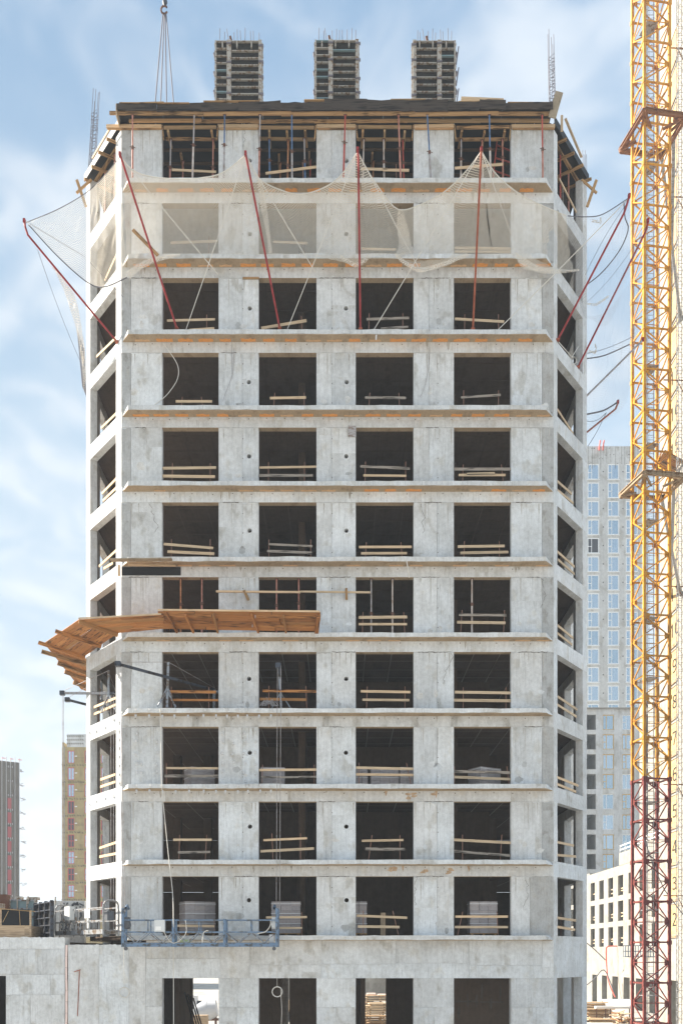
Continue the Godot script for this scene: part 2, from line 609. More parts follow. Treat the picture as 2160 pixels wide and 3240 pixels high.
# a face plate with a chipped upper edge; thickness d behind z
func face(s: Shape, x0: float, x1: float, y0: float, y1: float, z: float, d: float, chip: float) -> void:
	var p := [Vector2(x0, y0), Vector2(x1, y0)]
	var k := maxi(2, int((x1 - x0) / 0.11))
	for i in k + 1:
		var x := lerpf(x1, x0, float(i) / k)
		p.append(Vector2(x, y1 - rr(0.0, chip) - (rr(0.0, chip * 1.5) if rng.randf() < 0.2 else 0.0)))
	s.plate(p, Transform3D(Basis(), Vector3(0, 0, z)), d)


# a plate pierced by a round pipe hole, with the bore behind it
func holed(s: Shape, x0: float, x1: float, y0: float, y1: float, hx: float, hy: float, r: float, d: float, chip: float) -> void:
	var q := r * 1.35
	face(s, x0, x1, hy + q, y1, 0, d, chip)
	s.block(x0, x1, y0, hy - q, -d, 0)
	s.block(x0, hx - q, hy - q, hy + q, -d, 0)
	s.block(hx + q, x1, hy - q, hy + q, -d, 0)
	var k := 20
	for i in k:
		var a0 := TAU * i / k
		var a1 := TAU * (i + 1) / k
		var c0 := Vector2(cos(a0), sin(a0))
		var c1 := Vector2(cos(a1), sin(a1))
		var o0 := c0 / maxf(absf(c0.x), absf(c0.y)) * q
		var o1 := c1 / maxf(absf(c1.x), absf(c1.y)) * q
		var h := Vector3(hx, hy, 0)
		s.wallquad(h + Vector3(c0.x * r, c0.y * r, 0), h + Vector3(o0.x, o0.y, 0), h + Vector3(o1.x, o1.y, 0), h + Vector3(c1.x * r, c1.y * r, 0))
		s.wallquad(h + Vector3(c1.x * r, c1.y * r, 0), h + Vector3(c1.x * r, c1.y * r, -0.32), h + Vector3(c0.x * r, c0.y * r, -0.32), h + Vector3(c0.x * r, c0.y * r, 0))


# a projecting slab edge with slightly uneven arrises
func ledge(s: Shape, y1: float, thick: float, out: float) -> void:
	var k := 56
	var prev := []
	var dy := noise(int(y1 * 10), 0.25, 2)
	for i in k + 1:
		var f := float(i) / k
		var xi := lerpf(CL + 0.03, CR - 0.03, f)
		var xo := lerpf(CL + 0.40, CR - 0.44, f)
		var a := 0.022 * dy.get_noise_1d(i * 1.0) + rr(-0.004, 0.004)
		var b := 0.022 * dy.get_noise_1d(i * 1.0 + 50) + rr(-0.008, 0.008)
		var z := out + 0.02 * dy.get_noise_1d(i * 0.7 + 90)
		var p := [Vector3(xo, y1 + a, z), Vector3(xo, y1 - thick + b, z - 0.005), Vector3(xi, y1 - thick + b * 0.5, 0.0), Vector3(xi, y1 - thick, -0.30), Vector3(xi, y1, -0.30)]
		if prev:
			for j in 5:
				s.wallquad(prev[(j + 1) % 5], p[(j + 1) % 5], p[j], prev[j])
		else:
			s.wallquad(p[0], p[1], p[2], p[2])
			s.wallquad(p[0], p[2], p[3], p[4])
		prev = p
	s.wallquad(prev[2], prev[1], prev[0], prev[0])
	s.wallquad(prev[4], prev[3], prev[2], prev[0])


func build_tower() -> void:
	var o := thing("concrete_tower", "unfinished grey concrete tower of eleven open storeys with chamfered corners, filling the middle", "building")
	var wall := 0.34
	var holes_y := [1.55, 1.50, 1.46, 1.42, 0.0, 1.36, 1.34, 1.31, 1.26, 1.24, 1.18]
	for k in 11:
		var y0 := LV(k)
		var y1 := LV(k + 1) - 0.67
		if k == 10: y1 = y0 + 2.56
		# floor slab
		var s := shape()
		s.prism(footprint(0.16), y0 - 0.20, y0 - 0.004)
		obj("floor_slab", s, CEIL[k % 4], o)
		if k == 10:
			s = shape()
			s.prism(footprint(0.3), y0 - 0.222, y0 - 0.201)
			obj("net_lit_ceiling", s, M.base_concrete, o)  # pale plate: light scattered by the net, painted onto this ceiling
		if k > 0 and k < 10:
			# ridges left by the joints of the ceiling formwork
			s = shape()
			var xx := -9.0 + rr(0, 0.5)
			while xx < 9.0:
				s.block(xx, xx + 0.05, y0 - 0.208, y0 - 0.2, -14, -0.4)
				xx += rr(1.1, 1.4)
			for zz in [-1.7, -3.1, -4.6, -6.0]: s.block(-10.5, 10.2, y0 - 0.209, y0 - 0.2005, zz, zz + 0.05)
			obj("ceiling_ridge", s, M.ridge if k < 5 else CEIL[(k + 1) % 4], o).set_meta("kind", "stuff")
		# projecting edge
		s = shape()
		ledge(s, y0, 0.185, 0.57)
		obj("slab_ledge", s, pick(CONC), o)
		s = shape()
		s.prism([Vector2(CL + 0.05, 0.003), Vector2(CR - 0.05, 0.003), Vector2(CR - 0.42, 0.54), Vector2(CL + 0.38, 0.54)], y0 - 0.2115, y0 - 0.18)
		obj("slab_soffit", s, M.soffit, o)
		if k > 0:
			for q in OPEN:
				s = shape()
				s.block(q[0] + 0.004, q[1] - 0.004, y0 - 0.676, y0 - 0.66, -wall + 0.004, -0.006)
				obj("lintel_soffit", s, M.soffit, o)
		# front beam, in three casts
		if k > 0:
			s = shape()
			var cuts := [CL, rr(-5.0, -3.0), rr(0.0, 2.0), rr(4.0, 6.0), CR]
			for i in 4:
				s.block(cuts[i] + (0.004 if i else 0.0), cuts[i + 1] - (0.004 if i < 3 else 0.0), y0 - 0.67, y0 - 0.186, -0.02, 0.0)
			s.block(CL + 0.02, CR - 0.02, y0 - 0.669, y0 - 0.187, -wall, -0.0201)
			obj("front_beam", s, pick(CONC), o)
		# front piers
		var tops := 0.045
		var gap := 0.012
		var d := 0.025
		for j in 5:
			s = shape()
			if j == 0 or j == 4:
				var side := -1 if j == 0 else 1
				var tt := 0.15 if j == 0 else 0.105
				var inner: float = OPEN[0][0] if j == 0 else OPEN[3][1]
				var corner := CL if j == 0 else CR
				var a := along(side, tt)
				var b := along(side, tt, wall)
				s.prism([Vector2(corner, -d), Vector2(inner, -d), Vector2(inner, -wall), Vector2(b.x if absf(b.x) < absf(corner) else corner, -wall - 0.02), b, a, along(side, 0.008)], y0 - 0.003, y1)
				var joint := -9.16 if j == 0 else (8.73 if k > 0 else 8.2)
				obj("pier", s, pick(CONC), o)
				for q in ([[CL, joint - gap], [joint + gap, inner]] if j == 0 else [[inner, joint - gap], [joint + gap, CR]]):
					s = shape()
					face(s, q[0], q[1], y0, y1, 0, d, tops)
					obj("panel", s, pick(STRIP) if (j == 0 and q[0] == CL) or (j == 4 and q[1] == CR) else pick(CONC), o)
			else:
				var x0: float = OPEN[j - 1][1]
				var x1: float = OPEN[j][0]
				var joint: float = [0, -4.31, -0.43, 4.17 if k < 6 else 3.8][j]
				var hx: float = [0, -4.0 + rr(-0.03, 0.03), 0.21 + rr(-0.02, 0.02), 0][j]
				var hy: float = y0 + holes_y[k]
				var tone = pick(CONC)
				if hx != 0 and holes_y[k] > 0:
					var q := 0.12
					s.block(x0, x1, y0 - 0.003, hy - q, -wall, -d)
					s.block(x0, x1, hy + q, y1, -wall, -d)
					s.block(x0, hx - q, hy - q, hy + q, -wall, -d)
					s.block(hx + q, x1, hy - q, hy + q, -wall, -d)
					obj("pier", s, tone, o)
					s = shape()
					holed(s, joint + gap, x1, y0, y1, hx, hy, 0.097, d, tops)
					obj("panel", s, pick(CONC), o)
				else:
					s.block(x0, x1, y0 - 0.003, y1, -wall, -d)
					obj("pier", s, tone, o)
					s = shape()
					face(s, joint + gap, x1, y0, y1, 0, d, tops)
					obj("panel", s, pick(CONC), o)
				s = shape()
				face(s, x0, joint - gap, y0, y1, 0, d, tops)
				obj("panel", s, pick(CONC), o)
		# chamfers
		for side in [-1, 1]:
			if k > 0:
				s = shape()
				var low := y0 - 0.67
				s.prism([along(side, 0.0), along(side, 1.0), along(side, 1.0, wall), along(side, 0.0, wall)], low, y0 - 0.002)
				obj("chamfer_beam", s, pick(CONC), o)
			s = shape()
			var t0 := 0.883 if side < 0 else 0.867
			var e := OL if side < 0 else OR
			s.prism([along(side, t0), along(side, 1.0), Vector2(e.x, -4.6), Vector2(e.x - side * wall, -4.6), along(side, t0, wall)], y0 - 0.003, y1 if k < 10 else y1 - 0.02)
			obj("corner_pier", s, pick(CONC), o)
			if k == 10: continue
			# side walls, running back from the chamfer
			for z in [[-6.6, -8.2], [-10.4, -12.0], [-14.2, -16.0], [-18.0, -20.0]]:
				s = shape()
				s.block(e.x, e.x - side * wall, y0 - 0.003, y1, z[0], z[1])
				obj("side_pier", s, pick(CONC), o)
			s = shape()
			s.block(e.x, e.x - side * wall, y1 + 0.001, LV(k + 1) - 0.003, -3.32, REAR)
			obj("side_beam", s, pick(CONC), o)
		if k == 10: continue
		# rear wall and the inner walls of the core
		s = shape()
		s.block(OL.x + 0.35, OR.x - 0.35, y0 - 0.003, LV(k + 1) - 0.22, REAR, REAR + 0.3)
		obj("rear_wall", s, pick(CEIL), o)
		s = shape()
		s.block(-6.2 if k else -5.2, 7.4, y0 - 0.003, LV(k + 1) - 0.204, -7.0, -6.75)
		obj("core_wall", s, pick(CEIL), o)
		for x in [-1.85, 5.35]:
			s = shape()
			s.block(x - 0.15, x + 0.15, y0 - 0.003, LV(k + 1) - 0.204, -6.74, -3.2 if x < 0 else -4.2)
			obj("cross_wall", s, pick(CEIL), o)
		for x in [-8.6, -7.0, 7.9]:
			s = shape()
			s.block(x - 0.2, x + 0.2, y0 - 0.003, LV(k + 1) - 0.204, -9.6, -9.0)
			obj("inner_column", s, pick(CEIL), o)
	# thermal inserts showing in the soffits of the projecting slabs
	for k in range(4, 11):
		var x := CL + 0.45 + rr(0, 0.2)
		while x < CR - 0.7:
			var w := 0.60 + rr(-0.12, 0.10)
			var faded: bool = k < 6 or (k == 6 and rng.randf() < 0.6) or rng.randf() < 0.15
			if not (k == 6 and rng.randf() < 0.35) and not (k <= 5 and rng.randf() < 0.4):
				var s := shape()
				var hh := 0.20 if not faded else 0.13
				var p := []
				for i in 7: p.append(Vector2(x + w * i / 6.0, 0.05 + rr(-0.02, 0.02)))
				for i in 7: p.append(Vector2(x + w * (6 - i) / 6.0 + rr(-0.02, 0.02), 0.05 + hh + rr(-0.045, 0.03)))
				s.prism(p, LV(k) - 0.222, LV(k) - 0.20)
				obj("thermal_insert", s, M.faded_insert if faded else M.orange_insert, o)
			x += 0.92 + rr(-0.04, 0.04)
	for k in [9, 8, 7, 6, 5]:
		var s1 := shape()
		var yy := LV(k) + rr(1.3, 1.6)
		s1.block(-9.42, -9.22, yy, yy + 0.42, -0.01, 0.006)
		obj("cast_in_plate", s1, STRIP[k % 3] if k != 9 else M.prop_grey, o)
	# tie holes, their inner shade painted as dark discs, and nail heads on the beams: too many and too small to pick apart
	var s := shape()
	for k in range(1, 11):
		var x := CL + 0.6
		while x < CR - 0.3:
			var y := LV(k) - 0.30 + rr(-0.03, 0.03)
			s.tube(Vector3(x, y, -0.004), Vector3(x, y, 0.002), 0.024, 0.024, 8)
			x += 0.82 + rr(-0.1, 0.1)
		for j in [1, 2, 3]:
			var x0: float = [0, -4.31, -0.43, 4.17][j]
			for i in 3:
				var y := LV(k - 1) + 0.4 + i * 0.85
				s.tube(Vector3(x0 + 0.02, y, -0.02), Vector3(x0 + 0.02, y, 0.002), 0.02, 0.02, 8)
	obj("painted_tie_hole", s, M.crust, o).set_meta("kind", "stuff")
	# runs of crust and splashed laitance at the cold joints under some beams
	s = shape()
	for k in range(1, 11):
		for j in 5:
			if rng.randf() < 0.35: continue
			var x0: float = CL + 0.1 if j == 0 else OPEN[j - 1][1]
			var x1: float = OPEN[j][0] if j < 4 else CR - 0.1
			var a := lerpf(x0, x1, rr(0.0, 0.4))
			var b := lerpf(a, x1, rr(0.4, 1.0))
			var pts := []
			var m := int((b - a) / 0.08) + 2
			for i in m: pts.append(Vector3(lerpf(a, b, float(i) / (m - 1)), LV(k) - 0.67 + rr(-0.02, 0.008), 0.002))
			for i in m - 1: s.bar(pts[i], pts[i + 1], 0.010, rr(0.008, 0.028))
	obj("joint_crust", s, M.crust, o).set_meta("kind", "stuff")
	# mortar patches, run-off stains, cracks and rust on the front
	var patches := []
	var stains := shape()
	var rusty := shape()
	var cracks := shape()
	for k in range(0, 11):
		for j in 5:
			var x0: float = CL + 0.1 if j == 0 else OPEN[j - 1][1]
			var x1: float = OPEN[j][0] if j < 4 else CR - 0.1
			var y0 := LV(k)
			var y1 := LV(k + 1) - 0.72 if k < 10 else y0 + 2.5
			for i in rng.randi_range(2, 5):
				var x := rr(x0 + 0.05, x1 - 0.12)
				var w := rr(0.025, 0.075)
				var h := rr(0.25, 1.3)
				if j in [1, 2] and x > x0 + 0.6: h = minf(h, 0.6)
				stains.plate([Vector2(x, y1), Vector2(x + w, y1), Vector2(x + w * 0.8, y1 - h * 0.6), Vector2(x + w * 0.5, y1 - h), Vector2(x + w * 0.25, y1 - h * 0.55)], Transform3D(Basis(), Vector3(0, 0, 0.0018)), 0.001)
			for i in rng.randi_range(0, 2):
				var c := Vector2(rr(x0 + 0.25, x1 - 0.25), y0 + rr(0.2, 0.95))
				var p := []
				var rx := rr(0.06, 0.22)
				var ry := rr(0.05, 0.20)
				for a in 14: p.append(c + Vector2(cos(TAU * a / 14) * rx, sin(TAU * a / 14) * ry) * rr(0.75, 1.2))
				patches.append(p)
			if rng.randf() < 0.22:
				var q := Vector3(rr(x0 + 0.1, x1 - 0.1), y1, 0.002)
				for i in 14:
					var q2 := q + Vector3(rr(-0.09, 0.09), -rr(0.05, 0.14), 0)
					q2.x = clampf(q2.x, x0 + 0.03, x1 - 0.03)
					if j in [1, 2] and q2.y < y0 + 1.75 and q2.y > y0 + 1.0: break
					cracks.bar(q, q2, 0.003, 0.013)
					q = q2
		if k > 0:
			for i in 7:
				var x := rr(CL + 0.2, CR - 0.4)
				var w := rr(0.03, 0.16)
				var h := rr(0.1, 0.42)
				(rusty if k in [1, 2] and x > 1.5 and x < 5.5 else stains).plate([Vector2(x, LV(k) - 0.215), Vector2(x + w, LV(k) - 0.215), Vector2(x + w * 0.7, LV(k) - 0.215 - h * 0.7), Vector2(x + w * 0.4, LV(k) - 0.215 - h)], Transform3D(Basis(), Vector3(0, 0, 0.0018)), 0.001)
	for i in 16:
		var c := Vector2(rr(1.6, 5.0), LV(1) - 0.42 + rr(-0.12, 0.12)) if i > 4 else Vector2(rr(2.0, 4.0), LV(2) - 0.40 + rr(-0.12, 0.12))
		var p := []
		for a in 10: p.append(c + Vector2(cos(TAU * a / 10) * 0.14, sin(TAU * a / 10) * 0.07) * rr(0.5, 1.3))
		rusty.plate(p, Transform3D(Basis(), Vector3(0, 0, 0.0022 + i * 0.0002)), 0.001)
	obj("water_stain", stains, M.water_stain, o).set_meta("kind", "stuff")
	obj("rust_stain", rusty, M.rust_stain, o).set_meta("kind", "stuff")
	obj("crack", cracks, M.crust, o).set_meta("kind", "stuff")
	for p in patches:
		var s2 := shape()
		s2.plate(p, Transform3D(Basis(), Vector3(0, 0, 0.0032)), 0.002)
		obj("mortar_patch", s2, M.mortar_patch if rng.randf() < 0.5 else pick(CONC if rng.randf() < 0.6 else STRIP), o)
	# bolted-on facade brackets on the lower left of the front
	var first: MeshInstance3D = null
	var spots := []
	for k in [3, 2]:
		for x in [627, 688, 745, 805, 868, 938, 995, 1040, 1092, 1137, 1193, 1245]:
			spots.append([x + rr(-4, 4), LV(k) - 0.08 + rr(-0.015, 0.015), 0.60, 0])
			spots.append([x + rr(-4, 4), LV(k) - 0.27 + rr(-0.03, 0.03), 0.45, 1])
	for row in [0.26, 0.62, 0.98, 1.40, 1.90, 2.3]:
		for x in [625, 651, 720, 1020, 1070, 1124, 1172]:
			if rng.randf() < 0.72: spots.append([x + rr(-6, 6), LV(2) + row + rr(-0.07, 0.07), 0.03, 0])
	for p in spots:
		var x: float = (p[0] / 1.4519 - CX) / LENS * (BACK - p[2])
		if first == null:
			var b := shape()
			b.block(-0.04, 0.04, -0.045, 0.045, -0.02, 0.0)
			b.block(-0.035, 0.035, -0.045, -0.035, 0.0, 0.10)
			b.block(-0.035, 0.035, 0.035, 0.045, 0.0, 0.10)
			first = obj("facade_bracket", b, M.plastic_white, o)
			first.position = Vector3(x, p[1], p[2])
		else:
			again(first, Transform3D(Basis(Vector3.RIGHT, 0.9 if p[3] else 0.0), Vector3(x, p[1], p[2])), M.plastic_white, o, "facade_bracket")
	for i in 8:
		var q := along(-1, 0.07)
		again(first, Transform3D(Basis(Vector3.UP, -0.95), Vector3(q.x - 0.02, LV(2) + 0.2 + i * 0.38, q.y + 0.02)), M.plastic_white, o, "facade_bracket")
	for k in [2, 3]:
		for t in [0.2, 0.45, 0.7, 0.9]:
			var q := along(-1, t)
			again(first, Transform3D(Basis(Vector3.UP, -0.95), Vector3(q.x - 0.02, LV(k) - 0.3 + rr(-0.1, 0.1), q.y + 0.02)), M.plastic_white, o, "facade_bracket")
	for i in 7:
		again(first, Transform3D(Basis(Vector3.UP, -1.57), Vector3(OL.x - 0.02, LV(2) - 0.4 + i * 0.42, OL.y - 0.4)), M.plastic_white, o, "facade_bracket")


# ---------------------------------------------------------------- the ground-floor storey and the walls beside it
func build_base() -> void:
	var o := thing("podium_storey", "tall grey concrete ground storey with four wide openings, under the tower's lowest slab", "building")
	var top := LV(0) - 0.187
	var low := P(0, 3095).y
	var xs := [-8.5, -5.27, -3.99, -0.88, 2.37, 5.55, 8.73, CR]
	var s := shape()
	s.block(-8.49, CR - 0.01, low + 0.01, top, -0.4, -0.025)
	s.prism([along(1, 0.0), along(1, 1.0), along(1, 1.0, 0.35), along(1, 0.0, 0.35)], low, LV(0) - 0.004)
	obj("beam_core", s, pick(CONC), o)
	for i in 7:
		var mid := P(0, 3033).y if i == 0 else P(0, 3053 + rr(-6, 3)).y
		if i == 1 or i == 6:
			s = shape()
			s.block(xs[i] + 0.006, xs[i + 1] - 0.006, low, top, -0.025, 0)
			obj("panel", s, pick(CONC), o)
		else:
			for h in [[low, mid - 0.006], [mid + 0.006, top]]:
				s = shape()
				s.block(xs[i] + 0.006, xs[i + 1] - 0.006, h[0], h[1], -0.025, 0)
				obj("panel", s, pick(CONC), o)
	# piers between the openings
	var px := [[-0.1, 0.0], [OPEN[0][1], OPEN[1][0]], [OPEN[1][1], OPEN[2][0]], [OPEN[2][1], OPEN[3][0]], [OPEN[3][1], CR]]
	var seam := P(0, 3187).y
	for j in range(1, 5):
		s = shape()
		if j < 4:
			s.block(px[j][0], px[j][1], -0.2, low - 0.001, -0.5, -0.025)
		else:
			s.prism([Vector2(CR, -0.025), Vector2(px[4][0], -0.025), Vector2(px[4][0], -0.5), along(1, 0.1, 0.4), along(1, 0.1), along(1, 0.008)], -0.2, low - 0.001)
		obj("pier", s, pick(CONC), o)
		var mid := lerpf(px[j][0], px[j][1], rr(0.42, 0.56))
		s = shape()
		s.block(px[j][0], px[j][1], seam + 0.007, low - 0.008, -0.024, 0)
		obj("panel", s, pick(CONC), o)
		for q in [[px[j][0], mid - 0.006], [mid + 0.006, px[j][1]]]:
			s = shape()
			s.block(q[0], q[1], -0.2, seam - 0.007, -0.024, 0)
			obj("panel", s, pick(CONC), o)
	s = shape()
	s.prism([along(1, 0.85), along(1, 1.0), Vector2(OR.x, -4.8), Vector2(OR.x - 0.4, -4.8), along(1, 0.85, 0.4)], -0.2, low - 0.001)
	obj("corner_pier", s, pick(CONC), o)
	for z in [[-6.6, -8.2], [-10.4, -12.0], [-14.2, -16.0], [-18.0, -20.0]]:
		s = shape()
		s.block(OR.x, OR.x - 0.4, -0.2, low - 0.001, z[0], z[1])
		obj("side_pier", s, pick(CONC), o)
		s = shape()
		s.block(OL.x, OL.x + 0.4, -0.2, LV(0) - 0.21, z[0], z[1])
		obj("side_pier", s, pick(CONC), o)
	s = shape()
	s.block(OR.x, OR.x - 0.4, low, LV(0) - 0.21, -3.35, REAR)
	obj("side_beam", s, pick(CONC), o)
	# left of the first opening
	var y1 := P(0, 2987).y
	s = shape()
	s.block(-11.88, OPEN[0][0], -0.2, y1 - 0.03, -0.5, -0.025)
	obj("left_wall_core", s, pick(CONC), o)
	xs = [-11.9, -10.55, -9.25, -8.53, OPEN[0][0]]
	for i in 4:
		var cut := P(0, [3400, 3400, 3300, 3185][i]).y
		s = shape()
		face(s, xs[i] + 0.006, xs[i + 1] - (0.006 if i < 3 else 0.0), cut + 0.006, y1 if i < 3 else low + 0.0, 0, 0.025, 0.05 if i < 3 else 0.005)
		obj("panel", s, pick(CONC), o)
		if cut > 0:
			s = shape()
			s.block(xs[i] + 0.006, xs[i + 1] - (0.006 if i < 3 else 0.0), -0.2, cut - 0.006, -0.025, 0)
			obj("panel", s, pick(CONC), o)
	# inner walls seen through the openings
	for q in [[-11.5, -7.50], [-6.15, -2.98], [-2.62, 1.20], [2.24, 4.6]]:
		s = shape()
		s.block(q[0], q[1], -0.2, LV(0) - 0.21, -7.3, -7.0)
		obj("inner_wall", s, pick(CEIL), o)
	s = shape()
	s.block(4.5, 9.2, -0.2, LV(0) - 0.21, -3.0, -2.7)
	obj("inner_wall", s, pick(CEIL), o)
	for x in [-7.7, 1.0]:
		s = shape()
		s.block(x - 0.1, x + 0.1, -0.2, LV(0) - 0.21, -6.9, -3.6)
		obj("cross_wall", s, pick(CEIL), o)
	# damp patches and drips on the dark wall behind the fourth opening
	s = shape()
	for i in 7:
		var x := 5.1 + i * 0.36 + rr(-0.1, 0.1)
		var y := 5.6 - rr(0.1, 1.5)
		var p := []
		for a in 12: p.append(Vector2(x + cos(TAU * a / 12) * rr(0.03, 0.09), y + sin(TAU * a / 12) * rr(0.15, 0.45)))
		s.plate(p, Transform3D(Basis(), Vector3(0, 0, -2.69)), 0.01)
	s.block(4.9, 6.2, 4.72, 4.80, -2.70, -2.692)
	s.block(6.4, 7.5, 4.70, 4.76, -2.70, -2.692)
	obj("damp_patch", s, M.crust, o).set_meta("kind", "stuff")

	# the low wall on the left
	o = thing("low_wall", "lower grey concrete wall with a rough crumbling top, at the bottom left corner", "wall")
	var zt := 0.0
	var t := P(0, 2963).y
	s = shape()
	s.block(P(19, 0).x, -12.05, -0.2, t - 0.04, -0.9, -0.03)
	s.block(-18.0, P(19, 0).x, P(0, 3088).y, t - 0.04, -0.9, -0.03)
	obj("wall_core", s, pick(CONC), o)
	s = shape()
	s.block(-18.0, -12.0, t - 0.45, t - 0.25, -12.0, -0.9)
	obj("roof_slab", s, pick(CEIL), o)
	s = shape()
	s.block(-18.0, -12.0, -0.2, t - 0.25, -12.3, -12.0)
	obj("rear_wall", s, pick(CEIL), o)
	s = shape()
	s.block(-18.3, -18.0, -0.2, t - 0.25, -12.3, -0.03)
	obj("side_wall", s, pick(CEIL), o)
	var rows := [2963, 3003, 3083, 3148, 3420]
	for i in 4:
		var cuts := [-18.0, P(20, 0).x, P(160 if i == 2 else 97, 0).x, P(206, 0).x]
		if i < 2: cuts = [-18.0, P(206, 0).x]
		for j in cuts.size() - 1:
			if i >= 2 and j == 0: continue
			s = shape()
			face(s, cuts[j] + 0.006, cuts[j + 1] - 0.006, P(0, rows[i + 1]).y + 0.007, P(0, rows[i]).y - (0.0 if i else 0.01), zt, 0.03, 0.06 if i == 0 else 0.006)
			obj("panel", s, pick(CONC), o)
	# filler in the joint between the two walls
	s = shape()
	var prev := Vector3.ZERO
	for i in 9:
		var p := Vector3(P(211, 0).x + rr(-0.015, 0.015), P(0, 2990 + i * 36).y, -0.02)
		if i: s.bar(prev, p - Vector3(0, -0.012, 0), 0.06, 0.09 + rr(-0.01, 0.01), Vector3.RIGHT)
		prev = p
	tag(obj("joint_filler", s, M.pink_foam), "pale pink foam strip filling the joint between low wall and podium", "filler strip")
	s = shape()
	s.bar(P(252, 3070, 0.02), P(246, 3215, 0.02), 0.025, 0.03)
	s.bar(P(235, 3075, 0.02), P(256, 3068, 0.02), 0.02, 0.03)
	tag(obj("starter_bar", s, M.pole_rust), "rusty steel bar standing against the podium wall on the left", "steel bar")


# ---------------------------------------------------------------- buildings behind and beside
# a wall in the local x,y plane with real openings: piers between the columns xs, spandrels between the rows ys
func grid_wall(parent: Node3D, m: Transform3D, x0: float, x1: float, y0: float, y1: float, xs: Array, ys: Array, thick: float, mats: Array) -> void:
	var a := x0
	for q in xs + [[x1, x1]]:
		if q[0] - a > 0.02:
			var s := shape()
			s.box(m * Transform3D(Basis(), Vector3((a + q[0]) / 2, (y0 + y1) / 2, -thick / 2)), Vector3(q[0] - a, y1 - y0, thick))
			obj("wall_pier", s, pick(mats), parent)
		a = q[1]
	for q in xs:
		var b := y0
		for r in ys + [[y1, y1]]:
			if r[0] - b > 0.02:
				var s := shape()
				s.box(m * Transform3D(Basis(), Vector3((q[0] + q[1]) / 2, (b + r[0]) / 2, -thick / 2)), Vector3(q[1] - q[0], r[0] - b, thick))
				obj("spandrel", s, pick(mats), parent)
			b = r[1]


var window_mesh := {}

# window > frame bars as the window itself, panes as sub-parts; set back in its opening
func window(parent: Node3D, m: Transform3D, w: float, h: float, kind: String, frame: Material, glass: Material, bars := [0.35], rails := []) -> void:
	var key := "%s %.2f %.2f" % [kind, w, h]
	if not window_mesh.has(key):
		var f := shape()
		var b := 0.17 if kind == "tower" else 0.13
		f.block(-w / 2, w / 2, h / 2 - b, h / 2, -0.12, 0)
		f.block(-w / 2, w / 2, -h / 2, -h / 2 + b, -0.12, 0)
		f.block(-w / 2, -w / 2 + b, -h / 2 + b, h / 2 - b, -0.12, 0)
		f.block(w / 2 - b, w / 2, -h / 2 + b, h / 2 - b, -0.12, 0)
		for k in bars: f.block(-w / 2 + w * k - 0.05, -w / 2 + w * k + 0.05, -h / 2 + b, h / 2 - b, -0.11, -0.005)
		for k in rails: f.block(-w / 2 + b, -w / 2 + w * k[1] - 0.05, -h / 2 + h * k[0] - 0.05, -h / 2 + h * k[0] + 0.05, -0.11, -0.005)
		if kind == "tower": f.block(-w / 2 - 0.12, w / 2 + 0.12, -h / 2 - 0.1, -h / 2 - 0.02, -0.1, 0.2)
		var g := shape()
		g.block(-w / 2 + b, w / 2 - b, -h / 2 + b, h / 2 - b, -0.08, -0.06)
		window_mesh[key] = [f.mesh(), g.mesh()]
	var o := MeshInstance3D.new()
	o.mesh = window_mesh[key][0]
	o.material_override = frame
	o.transform = m
	var c: int = parent.get_meta("n_window", 0)
	parent.set_meta("n_window", c + 1)
	o.name = "window" if c == 0 else "window_%03d" % c
	parent.add_child(o)
	var g := MeshInstance3D.new()
	g.mesh = window_mesh[key][1]
	g.material_override = glass
	g.name = "pane"
	o.add_child(g)


